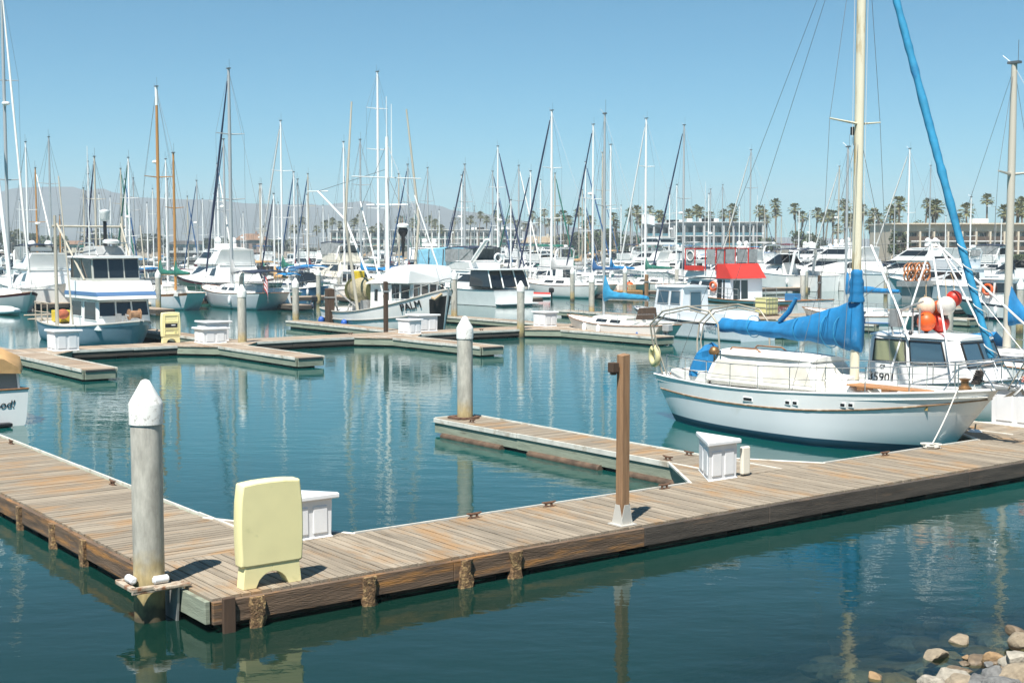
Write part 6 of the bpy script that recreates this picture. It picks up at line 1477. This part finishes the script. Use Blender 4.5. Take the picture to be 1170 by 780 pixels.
for px, py, s, mi, lab, z in ((1085, 770, .30, 1, 'pale angular boulder at the left end of the dry stones', .18), (1066, 778, .24, 1, 'pale narrow boulder at the bottom edge, end of the dry stones', .12), (1102, 774, .30, 0, 'tan blocky boulder beside the dark grey one', .2), (1139, 768, .36, 2, 'dark grey streaked boulder in the middle of the dry stones', .28), (1121, 779, .28, 2, 'grey boulder cut by the bottom edge', .22), (1150, 779, .3, 2, 'grey lichen spotted boulder in the bottom corner', .3), (1142, 749, .28, 3, 'orange brown boulder at the water line', .22), (1157, 752, .26, 1, 'pale boulder beside the orange one', .26), (1168, 745, .30, 1, 'pale boulder at the edge above the orange one', .35), (1168, 728, .26, 0, 'tan boulder highest at the picture edge', .4), (1164, 765, .28, 0, 'tan boulder right of the dark grey one', .36), (1069, 747, .26, 0, 'flat tan stone just breaking the water, larger one', .04), (1098, 729, .22, 0, 'flat tan stone breaking the water farther out', .03), (1104, 749, .09, 3, 'small tan chip stone breaking the water', .05), (999, 771, .17, 3, 'lone orange stone awash left of the others', .02), (1163, 716, .2, 4, 'dark wet stone under the tan boulder at the edge', .2), (1156, 774, .2, 0, 'small tan stone wedged between grey boulders', .3), (1096, 762, .2, 4, 'wet brown stone half under at the water line', .02), (1120, 752, .24, 4, 'wet brown stone left of the orange boulder', .04)):
    rock(px, py, s, mi, lab, None, z)
rr = random.Random(8)
for k in range(75):
    px, py = rr.uniform(930, 1190), rr.uniform(692, 795)
    p = G(px, py, -.2); zz = bankz(p.x, p.y)
    if zz < -.85: continue
    rock(px, py, rr.uniform(.18, .42), rr.choice([0, 3, 4, 4, 2]), 'brown stone lying under the shallow water of the bank', 'drowned stones of the bank', min(-.04, zz + .12), (1.1, .9, .4), k)
for k in range(22):
    px, py = rr.uniform(1085, 1180), rr.uniform(752, 785)
    rock(px, py, rr.uniform(.07, .16), rr.choice([0, 1, 2, 4]), 'small stone wedged among the dry boulders of the bank', 'small dry stones', .16, None, k)
for k in range(26):
    px, py = rr.uniform(1100, 1260), rr.uniform(790, 880)
    rock(px, py, rr.uniform(.25, .4), rr.choice([0, 1, 2]), 'dry stone of the bank just below the picture', 'dry stones below the frame', .35, None, k)
# far shore
landm = mat('far shore ground', (.16, .14, .10), .95, var=.3, vscale=.05)
mb = MB(); pts = [(900, 235), (150, 232), (66, 238), (71, 300), (75, 388), (14, 398), (9, 545), (-66, 605), (-232, 608), (-1500, 640), (-6000, 2200), (-6000, 8000), (6000, 8000), (6000, 235)]
mb.prism(pts, -3, 1.5); tag(mb.build('shore_ground', landm), kind='structure')
# low rock revetment in front of it, as one mass
revm = mat('revetment stone', (.23, .20, .16), .95, var=.5, vscale=.9, bump=1, bscale=3)
mb = MB(); line = [Vector((*q, 0)) for q in pts[:10]]; rr = random.Random(3)
P = []
for a, b_ in zip(line[:-1], line[1:]):
    nn = max(1, int((b_ - a).length / 2)) if (b_ - a).length < 700 else 120
    P += [a.lerp(b_, k / nn) for k in range(nn)]
rings = [[p + Vector((0, -4 + rr.uniform(-.6, .6), -1)), p + Vector((0, -2 + rr.uniform(-.4, .4), .6 + rr.uniform(-.4, .4))), p + Vector((0, .3, 1.9 + rr.uniform(-.4, .3))), p + Vector((0, 2, 1.3))] for p in P]
mb.loft(rings, 0, False, False, closed=False); tag(mb.build('rock_revetment', revm), kind='structure')
# hills
prof = [(-500, 228), (-200, 220), (-60, 226), (0, 222), (22, 215), (60, 214), (88, 214), (102, 219), (118, 215.5), (135, 221), (160, 226), (200, 228), (240, 228.5), (290, 233), (330, 234), (352, 233), (370, 235), (392, 232), (420, 230), (440, 237), (455, 234), (475, 232), (500, 235), (520, 241), (545, 243), (580, 250), (620, 256), (680, 262), (760, 267), (860, 271), (1000, 273), (1200, 274), (1600, 275)]
def ridge(px):
    for (a, ya), (b_, yb) in zip(prof[:-1], prof[1:]):
        if a <= px <= b_:
            f = (px - a) / (b_ - a); f = f * f * (3 - 2 * f); return ya + (yb - ya) * f
    return 275
hm = mat('dry hills', (.10, .11, .105), .95, var=.35, vscale=.006, col2=(.055, .07, .07), thr=.52, dscale=.012)
mb = MB(); YR = 3000.0; rows = []; nx = 240
for j in range(15):
    f = j / 10; row = []
    for k in range(nx + 1):
        px = -500 + 2100 * k / nx; X = kpx(px) * YR; zr = CAMZ + (280 - ridge(px)) * YR / FPX
        Y = 2300 + 700 * f
        e = f if f <= 1 else 2 - f
        spur = (.5 + .5 * noise.noise(Vector((X * .006, 0, 3)))) * .35 + .18 * noise.noise(Vector((X * .02, f * 2, 1)))
        z = 1.4 + (zr - 1.4) * max(0, e ** (1.0 + spur)) * (1 + (0 if j == 10 else .10 * noise.noise(Vector((X * .012, f * 4, 7)))))
        row.append((X, Y, max(1.4, z)))
    rows.append(row)
mb.loft(rows, 0, False, False, closed=False); tag(mb.build('hills', hm, None, 180), kind='structure')
# ------------------------------------------------------------------ buildings
stucco = mat('pale grey stucco', (.52, .52, .51), .85, var=.06); tanst = mat('tan stucco', (.62, .54, .42), .85, var=.06); roofdk = mat('dark roof', (.07, .065, .06), .85); roofbr = mat('brown tile roof', (.22, .13, .08), .85, var=.2, vscale=1)
slab = mat('white slab', (.70, .70, .68), .8); glb = mat('balcony blue glass', (.10, .22, .27), .12, spec=.6); glg = mat('balcony green glass', (.14, .23, .21), .15, spec=.6); room = mat('dark room glass', (.03, .035, .04), .12)
def hotel(label, px0, px1, Y, ytop, storeys, bays, wall, gl, fins=True, deep=14, roofm=None, zg=1.5, rail_m=None, parapet=.9):
    x0, x1 = kpx(px0) * Y, kpx(px1) * Y; zt = CAMZ + (280 - ytop) * Y / FPX; Wd = x1 - x0
    root = empty('hotel_building', ((x0 + x1) / 2, Y, zg), 0, label, 'hotel')
    H = zt - zg; sh = (H - parapet) / storeys; hw = Wd / 2
    mb = MB(); mb.box((0, deep / 2 + 1.6, H / 2), (Wd, deep, H)); mb.build('wall', wall, root)
    mb = MB(); mb.box((0, deep / 2 + .8, H + .15), (Wd + .6, deep + 2.4, .3)); rf = mb.build('roof', roofm or wall, root)
    mb = MB(); mb.box((0, .75, H - parapet / 2 - .02), (Wd + .3, .25, parapet - .05)); mb.build('parapet', wall, rf)
    mb = MB(); rr = random.Random(int(px0))
    for _ in range(4): mb.box((rr.uniform(-hw * .8, hw * .8), deep * .5, H + .8), (rr.uniform(1.5, 4), 2.5, 1.1))
    mb.build('roof_plant', slab, rf)
    for s in range(storeys):
        z = sh * s
        mb = MB(); mb.box((0, .85, z + .02), (Wd, 1.55, .22)); mb.build('balcony_slab', slab, root)
        for k in range(bays):
            c = -hw + (k + .5) * Wd / bays; w = Wd / bays
            mb = MB(); mb.box((c, 1.57, z + sh * .48), (w * .78, .12, sh * .76)); wd = mb.build('window', room, root)
            mb = MB(); mb.box((c, 1.50, z + sh * .48), (.08, .08, sh * .76)); mb.box((c - w * .2, 1.5, z + sh * .48), (w * .22, .05, sh * .74)); mb.build('curtain', curtain, wd)
            mb = MB(); mb.box((c, .12, z + .60), (w * .9, .06, .85)); mb.build('balcony_rail', rail_m or gl, root)
    mb = MB()
    for k in range(bays + 1):
        c = -hw + k * Wd / bays
        mb.box((c, .85, (H - parapet) / 2), (.35 if not fins else .55, 1.9, H - parapet))
    mb.build('fin_wall', wall, root)
    return root
hotel('pale grey three storey hotel with blue glass balconies behind the red canopy', 770, 871, 402, 254.5, 3, 9, stucco, glb)
hotel('pale hotel wing with projecting grey fins behind the green boom cover', 738, 790, 412, 256, 3, 6, stucco, glb, True, 12)
hotel('long white green glazed hotel behind the white wheelhouse', 378, 470, 640, 263.5, 3, 12, slab, glg)
hotel('white hotel block with green balconies beyond the light blue tarp', 472, 560, 620, 263, 3, 12, slab, glg)
hotel('short white hotel block left of the tan roofed house', 563, 597, 600, 262.5, 3, 4, slab, glg)
hotel('tan flat roofed motel with dark balcony bays on the right shore', 1018, 1290, 285, 256.5, 3, 17, tanst, glb, False, 16, tanst, 1.6, mat('bronze railing', (.10, .07, .05), .6), 1.5)
def house(label, px0, px1, Y, yb, ye, yr, wall, roofm, name='house', chim=True):
    x0, x1 = kpx(px0) * Y, kpx(px1) * Y; z = lambda y: CAMZ + (280 - y) * Y / FPX
    root = empty(name, ((x0 + x1) / 2, Y, 1.5), 0, label, 'house'); hw = (x1 - x0) / 2; ze, zr = z(ye) - 1.5, z(yr) - 1.5; dp = hw * 1.2
    mb = MB(); mb.box((0, dp / 2, ze / 2), (2 * hw, dp, ze)); mb.build('wall', wall, root)
    mb = MB(); e = .8
    mb.hexa([(-hw - e, -e, ze - .1), (hw + e, -e, ze - .1), (hw + e, dp + e, ze - .1), (-hw - e, dp + e, ze - .1), (-hw * .62, dp * .48, zr), (hw * .62, dp * .48, zr), (hw * .62, dp * .52, zr), (-hw * .62, dp * .52, zr)]); rf = mb.build('roof', roofm, root)
    if chim: mb = MB(); mb.box((hw * .3, dp * .4, zr), (.9, .9, 2)); mb.build('chimney', wall, rf)
    for k in range(4):
        mb = MB(); mb.box((-hw + (k + .5) * hw / 2, -.05, ze * .5), (hw * .26, .12, ze * .4)); mb.build('window', room, root)
    return root
house('brown pitched roof house behind the grey sloop masts', 270, 304, 590, 283, 274, 267, mat('pink brown wall', (.30, .20, .16)), roofbr)
house('low tan roofed house right of the white hotel', 596, 642, 545, 286, 277, 270, tanst, mat('tan roof', (.30, .23, .15), .85))
house('small grey tower house with pointed roof above the tan roof', 600, 613, 560, 285, 264, 257, stucco, roofdk, chim=False)
house('low dark roofed boat shed left of the motel', 944, 1018, 330, 296, 288, 284, mat('grey brown wall', (.20, .18, .15)), roofdk, chim=False)
house('grey white flat house under the palms left of the hotel wing', 690, 722, 520, 287, 281, 278, slab, roofdk, chim=False)
house('far grey roofed house behind the varnished schooner', 190, 236, 600, 284, 279, 275, stucco, roofdk)
house('far brown roofed house behind the troller gantry', 60, 112, 600, 286, 279, 275, tanst, roofbr)
# ------------------------------------------------------------------ trees and palms
trunkm = mat('palm trunk', (.24, .19, .14), .95, var=.3, vscale=3); barkm = mat('bark', (.10, .07, .05), .95, var=.3)
def leafmat(name, c1, c2):
    m, nt, b = nmat(name); N = nt.nodes; Lk = nt.links; g = N.new('ShaderNodeNewGeometry'); mx = N.new('ShaderNodeMix'); mx.data_type = 'RGBA'; mx.inputs[6].default_value = rgba(c1); mx.inputs[7].default_value = rgba(c2)
    Lk.new(g.outputs['Random Per Island'], mx.inputs[0]); Lk.new(mx.outputs[2], b.inputs['Base Color']); b.inputs['Roughness'].default_value = .6; return m
palmleaf = leafmat('palm fronds', (.06, .08, .022), (.20, .185, .07)); skirtm = leafmat('dead palm skirt', (.16, .11, .06), (.26, .19, .11)); leafm = leafmat('broad leaves', (.02, .045, .012), (.08, .105, .03)); leafd = leafmat('dark leaves', (.02, .035, .012), (.06, .075, .028))
def crown_mesh(seed, R0, nf=30):
    rr = random.Random(seed); mb = MB(); golden = 2.399963
    for k in range(nf):
        f = (k + .5) / nf; el = R(80 - 125 * f + rr.uniform(-10, 10)); az = k * golden + rr.uniform(-.3, .3)
        d = Vector((math.cos(az) * math.cos(el), math.sin(az) * math.cos(el), math.sin(el))); L = R0 * rr.uniform(.42, .62)
        hub = d * L + Vector((0, 0, -.06 * L)); side = d.cross(Vector((0, 0, 1))); side = side.normalized() if side.length > .1 else Vector((1, 0, 0)); up = side.cross(d)
        mb.loft([[d * .05 + side * .03, d * .05 - side * .03, d * .05 + up * .04], [hub + side * .02, hub - side * .02, hub + up * .03]])
        for q in range(9):               # fan of stiff blades, tips drooping
            a = (q / 8 - .5) * 2.5; e = (d * math.cos(a) + side * math.sin(a)).normalized(); bl = R0 * rr.uniform(.42, .58) * (1 - .25 * abs(a) / 1.25)
            w = bl * .11; s2 = e.cross(up).normalized() * w; mid = hub + e * bl * .6; tip = hub + e * bl - Vector((0, 0, bl * .34))
            mb.poly([hub, mid + s2, tip, mid - s2])
    return mb
def skirt_mesh(seed, R0):
    rr = random.Random(seed); mb = MB()
    for k in range(60):
        az = rr.uniform(0, 6.28); z = -R0 * rr.uniform(.1, 1.0); r = R0 * .34 * (1 - .35 * abs(z) / R0); d = Vector((math.cos(az), math.sin(az), 0)); t = Vector((-d.y, d.x, 0)) * R0 * .1
        p = d * r * .5 + Vector((0, 0, z)); e = p + d * r * .6 + Vector((0, 0, -R0 * rr.uniform(.25, .5)))
        mb.poly([p + t, p - t, e - t * .3, e + t * .3])
    return mb
CROWNS = []
for k in range(5):
    o = crown_mesh(k, 1.0, 26 + 3 * k).build('crown', palmleaf); s = skirt_mesh(k, 1.0).build('dead_skirt', skirtm); CROWNS.append((o, s))
PALMS = [(300, 262), (345, 252), (362, 262), (372, 257), (380, 253), (388, 257), (405, 255), (411, 250), (425, 263), (433, 259), (457, 252), (471, 255), (490, 251), (497, 256), (504, 262), (519, 253), (529, 250), (538, 252), (549, 246), (556, 251), (566, 245), (571, 250), (584, 251), (592, 256), (601, 259), (608, 246), (616, 253), (622, 243), (627, 255), (637, 249), (643, 247), (650, 252), (661, 243), (668, 257), (675, 252), (701, 248), (704, 256), (720, 243), (728, 241), (731, 251), (743, 241), (753, 247), (757, 250), (787, 245), (796, 240), (800, 243), (811, 247), (827, 245), (837, 239), (838, 248), (868, 241), (873, 245), (876, 251), (886, 233), (887, 243), (908, 239), (917, 248), (934, 244), (941, 249), (947, 244), (952, 247), (957, 262), (965, 235), (966, 249), (972, 252), (986, 240), (998, 245), (1004, 250), (994, 257), (1018, 241), (1027, 234), (1022, 250), (1060, 233), (1070, 237), (1066, 242), (1104, 241), (1095, 252), (1128, 228), (1148, 242), (1167, 233), (1163, 240), (1172, 244), (20, 268), (112, 266), (336, 262), (8, 264)]
PUSED = {}
for k, (px, py) in enumerate(PALMS):
    Y = (rng.uniform(300, 330) if px > 1015 else rng.uniform(345, 375) if px > 920 else rng.uniform(405, 455) if px > 640 else rng.uniform(560, 640))
    if 900 < px <= 960: Y = rng.uniform(395, 430)
    p = D(px, py, Y); base = Vector((p.x + rng.uniform(-1.2, 1.2), Y, 1.4)); Hh = p.z - 1.4
    r0 = (2.1 if px > 1015 else 2.15) * rng.uniform(.85, 1.2) * (Y / 420 if px <= 640 else 1) ** .5
    sk = rng.random() < .55
    tall = 'tall' if Hh > 14.5 else ('middling' if Hh > 11 else 'short'); lean = abs(p.x - base.x)
    shape = 'leaning' if lean > .9 else ('slender' if r0 < 2.15 else 'stout')
    place = ('behind the tan motel' if px > 1015 else 'between the boat shed and the hotel' if px > 900 else 'beside the end of the grey hotel' if px > 860 else 'behind the grey hotel roof' if px > 735 else 'in the gap left of the grey hotel' if px > 645 else 'around the tan roofed house' if px > 595 else 'over the white hotel block' if px > 480 else 'over the green glazed hotel' if px > 370 else 'on the far left shore')
    lab = '%s %s palm %s, %s' % (tall, shape, 'with brown skirt' if sk else 'with clean trunk', place)
    root = empty('palm_tree', base, 0, lab, 'palm tree', 'palms along the far shore, ' + place)
    mb = MB(); top = p - base; mb.tube([(0, 0, 0), Vector((top.x * .3, 0, Hh * .45)), Vector((top.x * .8, 0, Hh * .85)), (top.x, 0, Hh)], [.34, .24, .2, .22], 6); mb.build('trunk', trunkm, root, 60)
    co, so = CROWNS[k % 5]
    c = co.copy() if k >= 5 else co
    if k >= 5: C.objects.link(c)
    c.parent = root; c.location = (top.x, 0, Hh); c.scale = (r0,) * 3; c.rotation_euler = (0, 0, rng.uniform(0, 6))
    s = so.copy() if k >= 5 else so
    if k >= 5: C.objects.link(s)
    s.parent = c if False else root; s.location = (top.x, 0, Hh); s.scale = (r0 * .62, r0 * .62, r0 * (.95 if sk else .3)); 
def tree(label, px, Y, ytop, w, m, name='broadleaf_tree', seed=0, base=1.4, n=900):
    zt = CAMZ + (280 - ytop) * Y / FPX; H = zt - base; x = kpx(px) * Y; rr = random.Random(seed + int(px))
    root = empty(name, (x, Y, base), 0, label, 'tree')
    mb = MB(); mb.tube([(0, 0, -.3), (.1, 0, H * .3), (0, .1, H * .6)], [w * .05, w * .04, w * .02], 6)
    for k in range(5): a = k * 1.3; mb.tube([(0, 0, H * .25), (math.cos(a) * w * .3, math.sin(a) * w * .3, H * .55)], [w * .025, w * .01], 5)
    mb.build('trunk', barkm, root)
    mb = MB(); cl = []
    for k in range(16): a = rr.uniform(0, 6.28); r = rr.uniform(.1, .38) * w; z = H * rr.uniform(.32, .9); cl.append((Vector((math.cos(a) * r, math.sin(a) * r, z)), w * rr.uniform(.12, .22) * (1.15 - .3 * z / H)))
    for k in range(n):
        c, r = rr.choice(cl); d = Vector((rr.gauss(0, 1), rr.gauss(0, 1), rr.gauss(0, .8))).normalized(); q = c + d * r * rr.uniform(.7, 1.08); q.z = min(q.z, H)
        e = Vector((rr.gauss(0, 1), rr.gauss(0, 1), rr.gauss(0, 1))).normalized(); f = d.cross(e).normalized(); e = (e + d * .4).normalized(); s = w * .045
        mb.poly([q - e * s, q + f * s * .6, q + e * s, q - f * s * .6])
    mb.build('crown', m, root); return root
for px, Y, yt, w, m, lab in ((686, 470, 262, 14, leafm, 'rounded green tree beside the tan roofed house'), (668, 500, 266, 12, leafd, 'dark green tree behind the royal blue boom cover'), (704, 480, 267, 13, leafm, 'low spreading green tree left of the flag'), (722, 470, 270, 11, leafd, 'small dark tree under the palms near the flag'), (650, 500, 270, 10, leafd, 'low dark tree right of the tan roof'), (918, 400, 262, 9, leafm, 'round green tree just right of the grey hotel'), (930, 410, 268, 9, leafd, 'darker round tree behind the boat shed'), (876, 392, 271, 8, leafm, 'small bright tree at the hotel corner'), (1026, 279, 263, 6, leafm, 'leafy tree against the motel end bay'), (1055, 300, 250, 6, leafd, 'dark bushy tree above the motel roof, nearer the blue jib'), (1145, 300, 252, 7, leafd, 'dark bushy tree above the motel roof near the edge'), (12, 560, 262, 16, leafd, 'dark green tree at the far left shore'), (34, 570, 268, 18, leafd, 'low dark tree behind the dark bimini cruiser'), (112, 575, 265, 16, leafd, 'dark tree behind the satellite dome of the troller'), (130, 580, 267, 14, leafm, 'green tree behind the right gantry post of the troller'), (172, 585, 268, 15, leafd, 'dark tree behind the schooner main mast'), (250, 590, 273, 14, leafd, 'low tree behind the navy furled jib'), (320, 590, 274, 14, leafd, 'low dark tree right of the brown house'), (60, 560, 270, 15, leafm, 'green low tree by the far brown roofed house'), (856, 396, 276, 7, leafd, 'small hedge like tree in front of the grey hotel'), (1110, 276, 291, 4, leafm, 'small green shrub in front of the motel'), (1160, 276, 291, 4, leafm, 'small green shrub in front of the motel near the edge'), (640, 520, 268, 11, leafd, 'dark tree tucked behind the grey tower house')):
    tree(lab, px, Y, yt, w, m, 'broadleaf_tree')
# low hedge along the far promenade, uncountable
mb = MB(); rr = random.Random(21)
for k in range(9000):
    px = rr.uniform(-30, 1000); Y = (shoreY(px) if px < 880 else 0) + 12
    if px >= 880: px = rr.uniform(0, 640); Y = 565
    if px < 640: Y = 620
    x = kpx(px) * Y; h = 1.6 + 1.6 * abs(noise.noise(Vector((x * .05, 0, 0)))) * 2
    q = Vector((x, Y + rr.uniform(-1.5, 1.5), 1.4 + rr.uniform(0, h))); a = rr.uniform(0, 6.28); e = Vector((math.cos(a), math.sin(a), rr.uniform(-.6, .6))) * .5; f = Vector((-math.sin(a) * .3, math.cos(a) * .3, .6)) * .5
    mb.poly([q - e, q - f, q + e, q + f])
tag(mb.build('undergrowth', leafd), kind='stuff')
def lamp(label, px, Y, ytop):
    x = kpx(px) * Y; H = CAMZ + (280 - ytop) * Y / FPX - 1.5; o = empty('street_lamp', (x, Y, 1.5), 0, label, 'street lamp')
    mb = MB(); mb.tube([(0, 0, 0), (0, 0, H)], [.09, .05], 6); mb.tube([(0, 0, H - .1), (-1.2, 0, H + .05)], .04, 5); mb.build('pole', galv, o)
    mb = MB(); mb.box((-1.4, 0, H + .02), (.7, .3, .12)); mb.build('lamp_head', fibwhite, o)
lamp('grey street lamp in front of the tan motel', 1135, 262, 236); lamp('grey street lamp left of the boat shed', 925, 385, 258)
# ------------------------------------------------------------------ air, light, camera
m, nt, b = nmat('sea haze'); nt.nodes.remove(b)
vol = nt.nodes.new('ShaderNodeVolumePrincipled'); vol.inputs['Color'].default_value = (.82, .93, 1.0, 1); vol.inputs['Density'].default_value = .00033; vol.inputs['Anisotropy'].default_value = 0
nt.links.new(vol.outputs[0], nt.nodes['Material Output'].inputs['Volume'])
mb = MB(); mb.box((0, 1900, 78), (6400, 4200, 166)); hz = mb.build('haze', m); tag(hz, kind='stuff')
m.cycles.homogeneous_volume = True if hasattr(m, 'cycles') and hasattr(m.cycles, 'homogeneous_volume') else True
SUN = Vector((-.34, -.94, 0)).normalized() * math.cos(R(61)) + Vector((0, 0, math.sin(R(61))))
w = bpy.data.worlds.new('World'); scene.world = w; w.use_nodes = True
nt = w.node_tree; bg = nt.nodes['Background']; sky = nt.nodes.new('ShaderNodeTexSky'); sky.sky_type = 'NISHITA'; sky.sun_disc = False
sky.sun_elevation = R(61); sky.sun_rotation = math.atan2(SUN.x, SUN.y); sky.air_density = .7; sky.dust_density = .25; sky.ozone_density = 4.0; sky.altitude = 300
tint = nt.nodes.new('ShaderNodeMix'); tint.data_type = 'RGBA'; tint.blend_type = 'MULTIPLY'; tint.inputs[0].default_value = 1; tint.inputs[7].default_value = (.46, 1.06, 1.06, 1)
nt.links.new(sky.outputs[0], tint.inputs[6]); nt.links.new(tint.outputs[2], bg.inputs[0]); bg.inputs[1].default_value = .050
sl = bpy.data.lights.new('Sun', 'SUN'); sl.energy = 3.9; sl.angle = R(.5); sl.color = (1, .955, .88)
so = bpy.data.objects.new('Sun', sl); C.objects.link(so); so.rotation_euler = SUN.to_track_quat('Z', 'Y').to_euler(); so.location = (-20, -40, 60)
cam = bpy.data.cameras.new('Camera'); cam.sensor_width = 36; cam.lens = FPX / 1170 * 36; cam.clip_start = .2; cam.clip_end = 12000
co = bpy.data.objects.new('Camera', cam); C.objects.link(co); co.location = (0, 0, CAMZ); co.rotation_euler = (R(90) - TILT, 0, 0)
scene.camera = co
vs = scene.view_settings; vs.view_transform = 'Standard'; vs.look = 'None'; vs.exposure = 1.18; vs.gamma = 1; vs.use_curve_mapping = False
scene.cycles.use_denoising = True
scene.cycles.max_bounces = 6; scene.cycles.transparent_max_bounces = 12; scene.cycles.volume_bounces = 0
scene.cycles.caustics_reflective = False; scene.cycles.caustics_refractive = False
